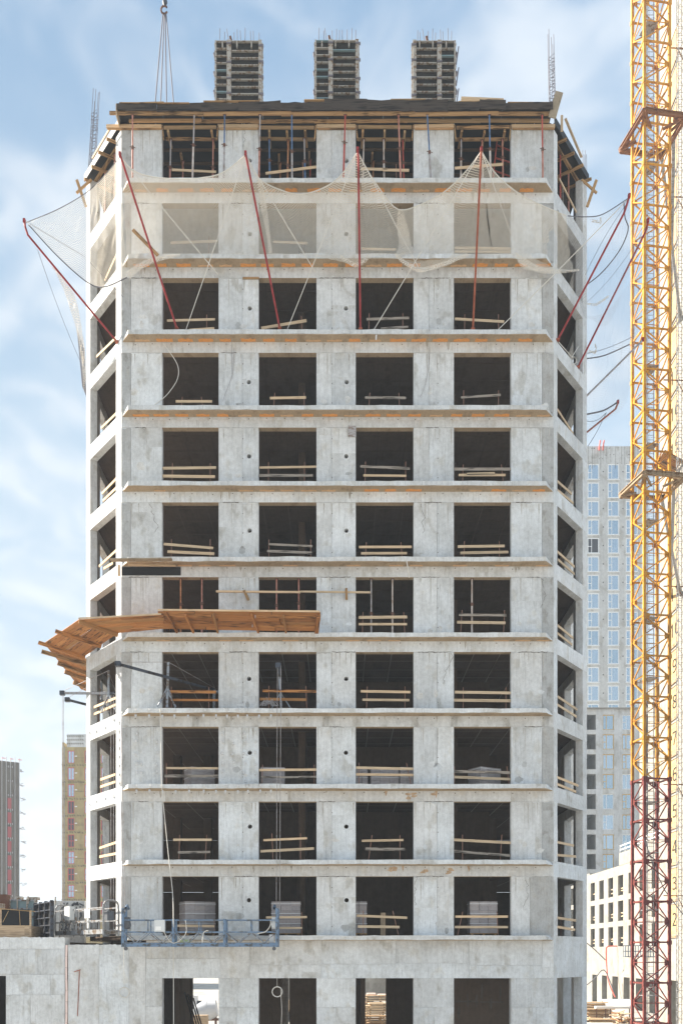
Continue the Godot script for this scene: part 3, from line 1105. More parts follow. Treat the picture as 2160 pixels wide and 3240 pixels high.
func build_backdrop() -> void:
	# grey tower with windows tinted blue for the reflected sky, right
	var o := thing("grey_tower", "far grey concrete tower with rows of pale blue windows, right of the main tower", "building")
	var z := -140.0
	var k := (BACK - z) / LENS
	var m := Transform3D(Basis(), Vector3(0, 0, z))
	var xs := []
	for q in [[1702, 1738], [1767, 1800], [1857, 1894], [1921, 1957], [1978, 2016]]: xs.append([(q[0] - CX) * k, (q[1] - CX) * k])
	var ys := []
	for i in range(13, -1, -1): ys.append([EYE + (CY - (1517 + 58.4 * i)) * k, EYE + (CY - (1468 + 58.4 * i)) * k])
	var x0 := (1680 - CX) * k
	var x1 := (2029 - CX) * k
	var yt := EYE + (CY - 1412) * k
	var yb := EYE + (CY - 2330) * k
	var greys := [M.far_concrete]
	for i in 3:
		var c := 0.66 * rr(0.92, 1.08)
		greys.append(mat("far_concrete_%d" % i, Color(c, c, c * 0.985), M.far_concrete.albedo_texture, Vector2(0.05, 0.05)))
	grid_wall(o, m, x0, x1, yb, yt, xs, ys, 0.4, greys)
	for r in ys.size():
		for c in xs.size():
			var q: Array = xs[c]
			var w: float = q[1] - q[0]
			var h: float = ys[r][1] - ys[r][0]
			var at := Transform3D(Basis(), Vector3((q[0] + q[1]) / 2, (ys[r][0] + ys[r][1]) / 2, z - 0.04))
			window(o, at, w, h, "tower", M.white_frame, M.dark_glass if c == 2 and r == 9 else pick([M.blue_glass, M.blue_glass_b, M.blue_glass]), [0.36], [[0.45, 0.36]])
	var s := shape()
	s.block(x0 + 0.4, x1 - 0.4, 0, yt - 0.5, z - 16, z - 15.6)
	s.block(x0, x0 + 0.4, 0, yt, z - 16, z - 0.41)
	s.block(x1 - 0.4, x1, 0, yt, z - 16, z - 0.41)
	obj("rear_wall", s, M.far_concrete, o)
	s = shape()
	s.block(x0 + 0.41, x1 - 0.41, yt - 0.9, yt - 0.6, z - 15.6, z - 0.41)
	for r in ys: s.block(x0 + 0.41, x1 - 0.41, r[0] - 0.55, r[0] - 0.3, z - 15.6, z - 0.41)
	obj("floor_slab", s, M.far_concrete, o)
	# dark sleeve holes between the windows
	s = shape()
	for r in ys:
		for px in [1907, 1969]:
			var x = (px - CX) * k
			s.tube(Vector3(x, r[0] + 1.4, z - 0.01), Vector3(x, r[0] + 1.4, z + 0.012), 0.12, 0.12, 10)
	obj("sleeve", s, M.void, o)
	# shuttering marks on the blank crown of the wall
	s = shape()
	for i in 26:
		var x := lerpf(x0, x1, i / 26.0) + rr(-0.3, 0.3)
		s.block(x, x + 0.04, yt - rr(2.5, 4.2), yt - 0.02, z, z + 0.02)
	for i in 90:
		var x := rr(x0, x1)
		var y = yt - pick([0.4, 1.6, 2.2, 3.1]) + rr(-0.1, 0.1)
		s.block(x, x + 0.09, y, y + 0.12, z, z + 0.025)
	obj("shutter_mark", s, M.dark_wall, o).set_meta("kind", "stuff")
	for px in [1893, 1905]:
		s = shape()
		s.path([Vector3((px - CX) * k, yt - 0.9, z + 0.3), Vector3((px - CX) * k + 0.1, yt + 0.3, z + 0.3), Vector3((px + 4 - CX) * k, yt + 0.9, z + 0.3)], 0.13)
		obj("red_bracket", s, M.pvc_red, o)

	# its lower block, a little nearer
	o = thing("grey_lower_block", "far grey concrete block with open dark bays and yellow-edged windows, below the grey tower", "building")
	z = -129.0
	k = (BACK - z) / LENS
	m = Transform3D(Basis(), Vector3(0, 0, z))
	xs = []
	for q in [[1700, 1740], [1855, 1884], [1905, 1941], [1967, 2004]]: xs.append([(q[0] - CX) * k, (q[1] - CX) * k])
	ys = []
	var tops := [2261, 2323, 2386, 2449, 2512, 2577, 2640, 2702, 2765]
	for i in range(8, -1, -1): ys.append([EYE + (CY - (tops[i] + 48)) * k, EYE + (CY - tops[i]) * k])
	x0 = (1675 - CX) * k
	x1 = (2019 - CX) * k
	yt = EYE + (CY - 2244) * k
	grid_wall(o, m, x0, x1, 0, yt, xs, ys, 0.4, greys)
	for r in ys.size():
		for c in xs.size():
			if c == 1: continue
			var q: Array = xs[c]
			var at := Transform3D(Basis(), Vector3((q[0] + q[1]) / 2, (ys[r][0] + ys[r][1]) / 2, z - 0.15))
			window(o, at, q[1] - q[0], ys[r][1] - ys[r][0], "block%d" % ((r + c) % 2), M.yellow_frame if rng.randf() < 0.75 else M.white_frame, pick([M.blue_glass, M.blue_glass_b]), [0.34], [[0.5, 0.34]] if (r + c) % 2 else [])
	s = shape()
	s.block(x0, x1, 0, yt - 0.3, z - 7.4, z - 7.0)
	for r in ys: s.block(x0 + 0.3, x1 - 0.3, r[0] - 0.6, r[0] - 0.02, z - 7.0, z - 0.41)
	for q in [1846, 1893, 2015]: s.block((q - CX) * k - 0.2, (q - CX) * k + 0.2, 0, yt - 0.4, z - 7.0, z - 0.41)
	s.block(x0 + 0.1, x1 - 0.1, yt - 0.32, yt - 0.02, z - 8.0, z - 0.41)
	obj("inner_wall", s, greys[1], o)
	s = shape()
	s.block(x0, x1 + 0.4, yt + 0.02, yt + 0.20, z - 4.0, z + 0.5)
	obj("balcony_slab", s, M.pale_concrete, o)

	# white low-rise whose long wall faces left into the sun
	o = thing("white_low_rise", "sunlit pale concrete low-rise with tall open windows, between main tower and crane", "building")
	var X := 36.0
	m = Transform3D(Basis(Vector3.UP, -PI / 2), Vector3(X, 0, 0))   # local x runs towards the viewer
	# local x = world z
	var rot := Transform3D(Basis(Vector3(0, 0, 1), Vector3.UP, Vector3(-1, 0, 0)), Vector3(X, 0, 0))
	var wins := []
	for d in [161, 157.3, 153.4, 148.2, 143.2, 138.3, 133.4, 128.5, 123.7, 118.8, 113.9, 109]:
		var c: float = BACK - d
		wins.append([c - 1.25, c + 1.25])
	var cream := [M.pale_concrete]
	for i in 2:
		var c := 0.35 * rr(0.94, 1.06)
		cream.append(mat("pale_concrete_%d" % i, Color(c, c * 0.965, c * 0.88), M.pale_concrete.albedo_texture, Vector2(0.07, 0.07)))
	var rows := [[EYE + 0.85, EYE + 3.45], [EYE + 4.15, EYE + 6.75], [EYE + 7.45, EYE + 10.05]]
	grid_wall(o, rot, BACK - 164, BACK - 106, EYE - 2.7, EYE + 11.3, wins, rows, 0.30, cream)
	var tall := []
	for d in [159, 153, 147, 141.5, 136, 130.5, 125, 119.5, 114]:
		var c: float = BACK - d
		tall.append([c - 1.5, c + 1.3])
	grid_wall(o, rot, BACK - 164, BACK - 106, -0.1, EYE - 2.701, tall, [[0.0, EYE - 3.1]], 0.7, cream)
	s = shape()
	s.block(X + 9.0, X + 9.4, 0, EYE + 11.0, BACK - 164, BACK - 106)
	s.block(X + 0.56, X + 9.0, 0, EYE + 11.2, BACK - 164.4, BACK - 164)
	obj("inner_wall", s, cream[1], o)
	s = shape()
	for y in [EYE - 2.9, EYE + 0.6, EYE + 3.9, EYE + 7.2, EYE + 11.0]: s.block(X + 0.56, X + 9.0, y - 0.2, y, BACK - 164, BACK - 106)
	obj("floor_slab", s, cream[1], o)
	s = shape()
	for d in [161, 150, 139, 127, 116]: s.block(X + 0.57, X + 8.9, 0, EYE + 10.7, BACK - d, BACK - d + 0.3)
	obj("cross_wall", s, cream[2], o)
	s = shape()
	s.block(X - 0.02, X + 0.5, EYE + 11.31, EYE + 11.55, BACK - 164, BACK - 150)
	obj("parapet", s, cream[2], o)
	s = shape()
	s.block(X - 0.04, X + 2.5, EYE + 11.3, EYE + 12.9, BACK - 134, BACK - 106)
	obj("parapet", s, cream[2], o)
	s = shape()
	for y in [0.45, 0.95]: s.bar(Vector3(X + 0.1, EYE + 12.9 + y, BACK - 134), Vector3(X + 0.1, EYE + 12.9 + y, BACK - 106), 0.06, 0.12)
	for i in 12: s.block(X + 0.07, X + 0.13, EYE + 12.9, EYE + 14.0, BACK - 134 + i * 2.4, BACK - 134 + i * 2.4 + 0.06)
	obj("roof_railing", s, M.white_frame, o)
	for i in wins.size():
		for r in 3:
			if rng.randf() < 0.25: continue
			s = shape()
			for y in [0.6, 1.05]:
				if rng.randf() < 0.8: s.bar(Vector3(X + 0.4, rows[r][0] + y + rr(-0.1, 0.1), wins[i][0] - 0.1), Vector3(X + 0.4, rows[r][0] + y + rr(-0.1, 0.1), wins[i][1] + 0.1), 0.04, 0.13)
			if s.v.size(): obj("guard_board", s, pick(FRESH), o)
	# taller pale wings behind the crane
	o = thing("white_wing", "taller sunlit pale concrete wing with dark openings, seen through the crane mast", "building")
	X = 36.6
	rot = Transform3D(Basis(Vector3(0, 0, 1), Vector3.UP, Vector3(-1, 0, 0)), Vector3(X, 0, 0))
	wins = []
	for d in [124.6, 120.0, 115.6, 111.0]: wins.append([BACK - d - 1.0, BACK - d + 1.0])
	rows = []
	for i in 6: rows.append([EYE + 12.9 + i * 3.3, EYE + 15.5 + i * 3.3])
	grid_wall(o, rot, BACK - 127, BACK - 108, EYE + 11.0, EYE + 31.5, wins, rows, 0.5, cream)
	s = shape()
	s.block(X + 0.51, X + 6, EYE + 11.2, EYE + 31.4, BACK - 127, BACK - 126.5)
	s.block(X + 6.0, X + 6.4, EYE + 11.2, EYE + 31.4, BACK - 127, BACK - 108)
	for i in 7: s.block(X + 0.51, X + 6, EYE + 11.6 + i * 3.3, EYE + 11.85 + i * 3.3, BACK - 126.4, BACK - 108)
	obj("inner_wall", s, cream[1], o)

	# the tall tower at the right edge with storey numbers on its boards
	o = thing("numbered_tower", "sunlit pale tower with storey numbers on tan boards, at the right edge behind the crane", "building")
	X = 30.0
	rot = Transform3D(Basis(Vector3(0, 0, 1), Vector3.UP, Vector3(-1, 0, 0)), Vector3(X, 0, 0))
	var zr := BACK - 97.3
	var zf := BACK - 84.0
	var bay := [[BACK - 94.45, BACK - 92.15]]
	rows = [[0.3, 4.5]]
	for f in range(2, 27): rows.append([EYE + 1.65 + (f - 2) * 3.28, EYE + 4.40 + (f - 2) * 3.28])
	grid_wall(o, rot, zr, zf, 0, EYE + 88, bay, rows, 0.8, cream)
	s = shape()
	s.block(X + 0.81, X + 12, 0, EYE + 88, zr, zr + 0.4)
	s.block(X + 4.0, X + 4.3, 0, EYE + 1.0, zr + 0.5, zf)
	obj("rear_wall", s, cream[1], o)
	for f in range(2, 27):
		var r: Array = rows[f - 1]
		s = shape()
		s.block(X + 0.06, X + 0.14, r[0], r[1], bay[0][0], bay[0][1])
		var b := obj("tan_board", s, M.tan_panel, o)
		if f <= 17:
			var t := MeshInstance3D.new()
			t.name = "number"
			var tm := TextMesh.new()
			tm.text = str(f)
			var fnt := SystemFont.new()
			fnt.font_names = PackedStringArray(["Droid Sans"])
			tm.font = fnt
			tm.font_size = 64
			tm.pixel_size = 0.026
			tm.depth = 0.02
			t.mesh = tm
			t.material_override = M.ink
			t.transform = Transform3D(Basis(Vector3.UP, -PI / 2).scaled(Vector3(1, 1, 1.5)), Vector3(X + 0.046, r[0] + 1.35, (bay[0][0] + bay[0][1]) / 2))
			b.add_child(t)
	for f in range(2, 27):
		s = shape()
		s.block(X - 0.10, X - 0.001, rows[f - 1][0] - 0.30, rows[f - 1][0] - 0.05, bay[0][0] - 0.1, bay[0][1] + 0.1)
		obj("sill", s, M.collar_tan, o)
	# planked shelter high on that tower
	o = thing("small_canopy", "brown planked safety canopy sticking out of the numbered tower, at the right edge", "canopy")
	for i in 12:
		s = shape()
		var q := i * 0.27
		s.bar(Vector3(X - 0.1, EYE + 43.2, BACK - 93.6 + q), Vector3(X - 1.7, EYE + 44.1, BACK - 93.6 + q), 0.25, 0.05)
		obj("plank", s, pick(GOLD), o)
	for q in [0.1, 1.5, 3.0]:
		s = shape()
		s.bar(Vector3(X - 0.05, EYE + 43.0, BACK - 93.6 + q), Vector3(X - 1.75, EYE + 43.95, BACK - 93.6 + q), 0.12, 0.2)
		obj("rafter", s, pick(OLD), o)
	# mast of a hoist climbing that wall
	o = thing("climbing_mast", "slim grey lattice hoist mast climbing the numbered tower, at the right edge", "mast")
	s = shape()
	var xa := X - 0.75
	var za := BACK - 90.3
	for q in [[0, 0], [0.45, 0], [0, 0.5], [0.45, 0.5]]:
		s.bar(Vector3(xa + q[0], 0, za + q[1]), Vector3(xa + q[0], EYE + 88, za + q[1]), 0.05, 0.05)
	obj("upright", s, M.galvanised, o)
	s = shape()
	for i in 150:
		var y := i * 0.62
		var f := i % 2
		s.bar(Vector3(xa, y, za), Vector3(xa + 0.45, y, za), 0.03, 0.03)
		s.bar(Vector3(xa, y, za + 0.5), Vector3(xa + 0.45, y, za + 0.5), 0.03, 0.03)
		s.bar(Vector3(xa + 0.45 * f, y, za + 0.5), Vector3(xa + 0.45 * (1 - f), y + 0.62, za + 0.5), 0.03, 0.03)
		s.bar(Vector3(xa, y, za + 0.5 * f), Vector3(xa, y + 0.62, za + 0.5 * (1 - f)), 0.03, 0.03)
		s.bar(Vector3(xa, y, za), Vector3(xa, y, za + 0.5), 0.03, 0.03)
	obj("lattice", s, M.galvanised, o).set_meta("kind", "stuff")
	for y in [EYE + 5, EYE + 14.7, EYE + 32, EYE + 50, EYE + 66, EYE + 79]:
		s = shape()
		s.bar(Vector3(X + 0.1, y, za + 0.1), Vector3(xa - 1.2, y, za + 0.2), 0.08, 0.08)
		s.bar(Vector3(X + 0.1, y - 1.6, za + 0.1), Vector3(xa, y - 0.05, za + 0.2), 0.06, 0.06)
		obj("wall_tie", s, M.collar_rust, o)

	# insulated yellow tower, left
	o = thing("yellow_tower", "far tower clad in yellow insulation with red framed windows, left of the main tower", "building")
	z = -160.0
	k = (BACK - z) / LENS
	m = Transform3D(Basis(), Vector3(0, 0, z))
	xs = []
	for q in [[215, 236], [268, 289], [320, 341], [372, 393]]: xs.append([(q[0] - CX) * k, (q[1] - CX) * k])
	ys = []
	for i in range(9, -1, -1): ys.append([EYE + (CY - (2415 + 53.1 * i)) * k, EYE + (CY - (2375 + 53.1 * i)) * k])
	x0 = (196.5 - CX) * k
	x1 = (428 - CX) * k
	yt = EYE + (CY - 2364) * k
	var wools := [M.wool]
	for i in 3:
		var c := rr(0.9, 1.12)
		wools.append(mat("wool_%d" % i, Color(0.40 * c, 0.30 * c, 0.125 * c * rr(0.9, 1.2)), M.wool.albedo_texture, Vector2(0.08, 0.08)))
	grid_wall(o, m, x0, x1, 0, yt, xs, ys, 0.4, wools)
	for r in ys.size():
		for c in xs.size():
			var q: Array = xs[c]
			window(o, Transform3D(Basis(), Vector3((q[0] + q[1]) / 2, (ys[r][0] + ys[r][1]) / 2, z - 0.1)), q[1] - q[0], ys[r][1] - ys[r][0], "red%d" % (1 if r < 6 else 0), M.red_frame, M.dark_glass if r < 6 and rng.randf() < 0.75 else pick([M.blue_glass, M.dark_glass, M.blue_glass_b]), [0.5], [[0.5, 1.0]] if r < 6 else [])
	s = shape()
	s.block(x0 + 1.0, x1, yt, EYE + (CY - 2323) * k, z - 12, z - 0.05)
	obj("concrete_crown", s, M.far_concrete, o)
	s = shape()
	s.block(x0, x0 + 0.4, 0, yt + 1.0, z - 14, z - 0.41)
	s.block(x1 - 0.4, x1, 0, yt, z - 14, z - 0.41)
	s.block(x0 + 0.4, x1 - 0.4, 0, yt - 0.2, z - 14, z - 13.6)
	s.block(x0 + 0.4, x1 - 0.4, yt - 0.4, yt - 0.02, z - 13.5, z - 0.41)
	obj("rear_wall", s, wools[1], o)
	s = shape()
	for r in ys:
		var px := 199.0
		while px < 425:
			var x := (px - CX) * k + rr(-0.08, 0.08)
			s.box(Transform3D(Basis(Vector3(0, 0, 1), 0.7), Vector3(x, r[0] - 0.42 + rr(-0.08, 0.08), z + 0.06)), Vector3(0.16, 0.3, 0.12))
			px += rr(6, 10)
	for i in 3:
		for j in 8: s.box(Transform3D(Basis(Vector3(0, 0, 1), 0.7), Vector3((214 + j * 7 - CX) * k, EYE + (CY - 2329 - i * 12) * k, z)), Vector3(0.16, 0.3, 0.12))
	obj("cladding_anchor", s, M.wool_anchor, o).set_meta("kind", "stuff")
	s = shape()
	for r in ys:
		s.block((236 - CX) * k + 0.1, (245 - CX) * k, r[0] + 1.3, r[0] + 1.5, z, z + 0.06)
		s.block((288 - CX) * k + 0.1, (296 - CX) * k, r[0] + 1.3, r[0] + 1.5, z, z + 0.06)
	obj("white_strip", s, M.plastic_white, o)
	s = shape()
	for r in range(1, ys.size(), 2):
		s.block((240 - CX) * k, (267 - CX) * k, ys[r][0] + 1.02, ys[r][0] + 1.09, z, z + 0.03)
		s.block((199 - CX) * k, (214 - CX) * k, ys[r][0] + 1.02, ys[r][0] + 1.09, z, z + 0.03)
	obj("shelf_angle", s, M.wool_anchor, o)
	s = shape()
	s.block((204 - CX) * k - 0.1, (204 - CX) * k + 0.1, 0, yt, z, z + 0.12)
	obj("white_pipe", s, M.pale_concrete, o)

	# dark tower with red panels at the left edge: its front turns away to the right
	o = thing("dark_tower", "far dark tower with red panels and steel fins, at the left edge", "building")
	z = -195.0
	k = (BACK - z) / LENS
	var xr := (63 - CX) * k
	yt = EYE + (CY - 2413) * k
	# local x runs along the front, which recedes to the right
	var turn := 0.62
	m = Transform3D(Basis(Vector3.UP, turn), Vector3(xr, 0, z))
	s = shape()
	s.box(m * Transform3D(Basis(), Vector3(-9, yt / 2, -6)), Vector3(18, yt, 12))
	obj("wall", s, M.dark_wall, o)
	var fl := 45.0 * k
	for i in 13:
		var x := -0.15 - i * 1.0
		s = shape()
		s.box(m * Transform3D(Basis(), Vector3(x, yt / 2 + 0.5, 0.16)), Vector3(0.1, yt + rr(0.4, 1.6), 0.30))
		obj("fin", s, M.fin, o)
	for f in 14:
		var y := yt - 1.9 - f * fl
		for q in [[-2.45, 0.85, 0], [-5.6, 0.85, 1]]:
			if f < 2 and q[2] == 0: continue
			s = shape()
			s.box(m * Transform3D(Basis(), Vector3(q[0], y - 1.3, 0.36)), Vector3(q[1], fl * 0.80 if q[2] == 0 else fl * 0.7, 0.06))
			obj("red_panel" if q[2] == 0 else "dark_window", s, M.red_panel if q[2] == 0 else M.dark_glass, o)
		s = shape()
		for j in 6: s.box(m * Transform3D(Basis(Vector3(0, 0, 1), rr(-0.5, 0.5)), Vector3(0.35 + rr(-0.3, 0.8), y + rr(-0.3, 0.3), 0.2 + rr(-0.3, 0.4))), Vector3(rr(0.3, 1.0), 0.12, 0.12))
		obj("edge_bracket", s, M.fin, o)
		s = shape()
		for j in 4: s.box(m * Transform3D(Basis(), Vector3(-3.2 + j * 0.45, y + 0.65, 0.5)), Vector3(0.12, 0.4, 0.3))
		obj("cladding_bracket", s, M.fin, o)
	s = shape()
	for i in 5: s.box(m * Transform3D(Basis(), Vector3(-i * 1.9, yt + 0.6, 0.3)), Vector3(0.5 + rr(0, 0.9), 0.14, 0.14))
	obj("roof_bracket", s, M.pvc_red, o)


# ---------------------------------------------------------------- tower crane
func build_crane() -> void:
	var o := thing("tower_crane", "lattice tower crane mast, yellow above and dark red below, right of the main tower", "crane")
	var w := 1.82
	var a := 0.166
	var base := Vector3(20.5, 0, BACK - 70.0)
	var ex := Vector3(cos(a), 0, -sin(a)) * w          # front edge, left to right
	var ez := Vector3(-sin(a), 0, -cos(a)) * w         # left edge, front to back
	var c := [base, base + ex, base + ex + ez, base + ez]   # FL FR BR BL
	var step := 2.78
	var change := P(2040, 2462, BACK - 70).y
	var top := 78.0
	var yy := change - step * 10
	while yy < top:
		var col: Material = M.crane_red if yy < change - 0.1 else (M.crane_mustard if yy < change + step * 3.5 else M.crane_yellow)
		for i in 4:
			var s := shape()
			s.bar(c[i] + Vector3(0, maxf(yy, 0.0), 0), c[i] + Vector3(0, yy + step - 0.02, 0), 0.18, 0.18, Vector3(ex.z, 0, -ex.x).normalized())
			s.bar(c[i] + Vector3(0, yy + step - 0.16, 0), c[i] + Vector3(0, yy + step + 0.12, 0), 0.25, 0.25, Vector3(ex.z, 0, -ex.x).normalized())
			obj("mast_leg", s, col, o)
		for i in 4:
			var p: Vector3 = c[i]
			var q: Vector3 = c[(i + 1) % 4]
			# nodes: legs 0 and 2 at panel tops, legs 1 and 3 in mid panel
			var hi: Vector3 = p if i % 2 == 0 else q
			var mid: Vector3 = q if i % 2 == 0 else p
			var t := Vector3(0, yy + step, 0)
			var h := Vector3(0, yy + step / 2, 0)
			var b := Vector3(0, yy, 0)
			if yy + step < 0.5: continue
			var s := shape()
			s.bar(p + t, q + t, 0.09, 0.11)
			obj("horizontal", s, col, o)
			s = shape()
			s.bar(p + h, q + h, 0.045, 0.045)
			obj("thin_horizontal", s, col, o)
			s = shape()
			s.bar(hi + t - Vector3(0, 0.12, 0), mid + h, 0.07, 0.07)
			obj("diagonal", s, col, o)
			s = shape()
			s.bar(mid + h, hi + b + Vector3(0, 0.1, 0), 0.07, 0.07)
			obj("diagonal", s, col, o)
			s = shape()
			var e := (q - p).normalized()
			var dir := e if i % 2 == 0 else -e
			for g in [[hi, yy + step - 0.08, dir], [mid, yy + step / 2, -dir]]:
				var at: Vector3 = g[0] + Vector3(0, g[1], 0)
				s.bar(at, at + g[2] * 0.36, 0.03, 0.34)
			obj("gusset", s, col, o)
		yy += step
	# ladder, rest platforms, cables inside the mast
	var inn: Vector3 = c[3] + ex * 0.62 - ez * 0.25
	var s := shape()
	for d in [-0.2, 0.2]: s.bar(inn + Vector3(d, 0, 0), inn + Vector3(d, top, 0), 0.04, 0.05)
	var y := 0.3
	while y < top:
		s.bar(inn + Vector3(-0.2, y, 0), inn + Vector3(0.2, y, 0), 0.025, 0.025)
		y += 0.32
	obj("ladder", s, M.galvanised, o)
	s = shape()
	y = 1.0
	while y < top:
		var pts := []
		for i in 9: pts.append(inn + Vector3(cos(PI * i / 8.0) * 0.34, y, 0.1 + sin(PI * i / 8.0) * 0.55))
		s.path(pts, 0.014, 4)
		y += 0.9
	for i in [2, 4, 6]: s.bar(inn + Vector3(cos(PI * i / 8.0) * 0.34, 0, 0.1 + sin(PI * i / 8.0) * 0.55), inn + Vector3(cos(PI * i / 8.0) * 0.34, top, 0.1 + sin(PI * i / 8.0) * 0.55), 0.015, 0.015)
	obj("ladder_cage", s, M.galvanised, o)
	for py in [90, 530, 1170, 1415, 1655, 1960, 2150, 2540, 2700, 2880, 3080, 3150]:
		s = shape()
		var q := P(2060, py, BACK - 71.0).y
		var m := Transform3D(Basis(ex.normalized(), Vector3.UP, -ez.normalized()), c[0] + ex * 0.42 + ez * 0.5 + Vector3(0, q, 0))
		s.box(m, Vector3(0.85, 0.05, 1.2))
		obj("rest_platform", s, M.galvanised, o)
	s = shape()
	for q in [[0.2, 0.35], [0.27, 0.38]]:
		var pts := []
		for i in 40: pts.append(c[0] + ex * (q[0] + rr(-0.02, 0.02)) + ez * q[1] + Vector3(0, i * 2.0, 0))
		s.path(pts, 0.022, 4)
	obj("power_cable", s, M.dark_rope, o)
	s = shape()
	s.path([P(2035, 2650, BACK - 69), P(2066, 2740, BACK - 70), P(2100, 2815, BACK - 71), P(2160, 2895, BACK - 72), P(2230, 2960, BACK - 73)], 0.035, 5)
	obj("slack_cable", s, M.dark_rope, o)
	# collars that tie the mast to the numbered tower
	for q in [[340, M.collar_rust, "upper"], [1490, M.collar_tan, "lower"]]:
		var h := P(2040, q[0], BACK - 69).y
		var t := thing("tie_collar", "rusty brown steel collar around the yellow mast near its top" if q[2] == "upper" else "dusty tan steel collar around the yellow mast, level with the grey tower's roof", "crane collar")
		var u := ex.normalized()
		var v := ez.normalized()
		var f0: Vector3 = c[0] - v * 0.75 - u * 0.35 + Vector3(0, h, 0)
		var f1: Vector3 = c[1] - v * 0.75 + u * 0.85 + Vector3(0, h, 0)
		var b0: Vector3 = c[3] + v * 1.0 - u * 0.45 + Vector3(0, h, 0)
		var b1: Vector3 = c[2] + v * 1.0 + u * 0.85 + Vector3(0, h, 0)
		for e in [[f0, f1], [f0, b0], [b0, b1], [f1, b1]]:
			var b := shape()
			b.bar(e[0] + Vector3(0, 0.13, 0), e[1] + Vector3(0, 0.13, 0), 0.22, 0.05)
			b.bar(e[0], e[1], 0.06, 0.20)
			b.bar(e[0] - Vector3(0, 0.13, 0), e[1] - Vector3(0, 0.11, 0), 0.22, 0.05)
			obj("beam", b, q[1], t)
		for i in 4:
			var b := shape()
			var k: Vector3 = c[i] + Vector3(0, h, 0)
			var o0: Vector3 = [f0, f1, b1, b0][i]
			b.bar(k.lerp(o0, 0.25) + Vector3(0, 0.1, 0), o0 - Vector3(0, 0.1, 0), 0.3, 0.3)
			b.bar(k + u * (0.5 if i in [0, 3] else -0.5) - Vector3(0, 0.5, 0), o0 + Vector3(0, -0.05, 0), 0.12, 0.14)
			b.bar(k + v * (0.5 if i in [0, 1] else -0.5) - Vector3(0, 0.45, 0), o0 + Vector3(0, -0.05, 0), 0.12, 0.14)
			obj("corner_bracket", b, q[1], t)
		for e in [[f1, Vector3(30.2, h + 1.0, BACK - 88)], [b1, Vector3(30.2, h - 0.5, BACK - 92)], [f1.lerp(b1, 0.5), Vector3(30.2, h + 0.3, BACK - 95)]]:
			var b := shape()
			b.tube(e[0], e[1], 0.13, 0.13, 8)
			obj("tie_strut", b, M.galvanised, t)
	# hook block and slings hanging from another crane, upper left
	var hk := thing("crane_sling", "four dark lifting slings hanging from a crane hook above the roof, upper left", "sling")
	var z := -4.0
	s = shape()
	s.tube(P(522, -160, z), P(522, 2, z), 0.03, 0.03, 6)
	s.tube(P(526, -160, z), P(524, 2, z), 0.03, 0.03, 6)
	obj("hoist_rope", s, M.dark_rope, hk)
	s = shape()
	s.tube(P(523, -6, z), P(522, 8, z), 0.06, 0.13, 8)
	s.tube(P(522, 8, z), P(521, 20, z), 0.13, 0.05, 8)
	obj("swivel", s, M.dark_steel, hk)
	s = shape()
	var pts := []
	for i in 12: pts.append(P(520, 31, z) + Vector3(cos(0.6 + i * 0.47) * 0.15, sin(0.6 + i * 0.47) * 0.19, 0))
	s.path(pts, 0.045, 6)
	obj("hook", s, M.rust_rod, hk)
	for q in [[516, 490, -4.6], [520, 508, -3.0], [523, 528, -5.0], [526, 551, -3.4]]:
		s = shape()
		s.tube(P(q[0], 44, z), P(q[1], 345, q[2]), 0.028, 0.028, 6)
		obj("sling_leg", s, M.rebar, hk)


# ---------------------------------------------------------------- the formwork of the roof slab
func timber(s: Shape, a: Vector3, b: Vector3, w := 0.10, h := 0.10) -> void:
	s.bar(a, b, w, h)


# a telescopic steel prop, foot at a, head at b
func prop(a: Vector3, b: Vector3, low: Material, high: Material, label: String, group: String, split := 0.5) -> void:
	var o := thing("steel_prop", label, "prop", Vector3.ZERO, group)
	var m := a.lerp(b, split)
	var s := shape()
	s.tube(a, m, 0.042, 0.042, 8)
	obj("outer_tube", s, low, o)
	s = shape()
	s.tube(m, b, 0.033, 0.033, 8)
	obj("inner_tube", s, high, o)
	s = shape()
	s.tube(m - Vector3(0, 0.07, 0), m + Vector3(0, 0.07, 0), 0.058, 0.058, 8)
	s.bar(m + Vector3(-0.12, 0.04, 0.02), m + Vector3(0.13, -0.02, 0.03), 0.02, 0.02)
	obj("collar", s, M.rust_rod, o)
	s = shape()
	s.block(a.x - 0.07, a.x + 0.07, a.y - 0.004, a.y + 0.008, a.z - 0.07, a.z + 0.07)
	obj("base_plate", s, M.rust_rod, o)
	s = shape()
	s.block(b.x - 0.07, b.x + 0.07, b.y - 0.01, b.y + 0.002, b.z - 0.07, b.z + 0.07)
	obj("head_plate", s, M.rust_rod, o)


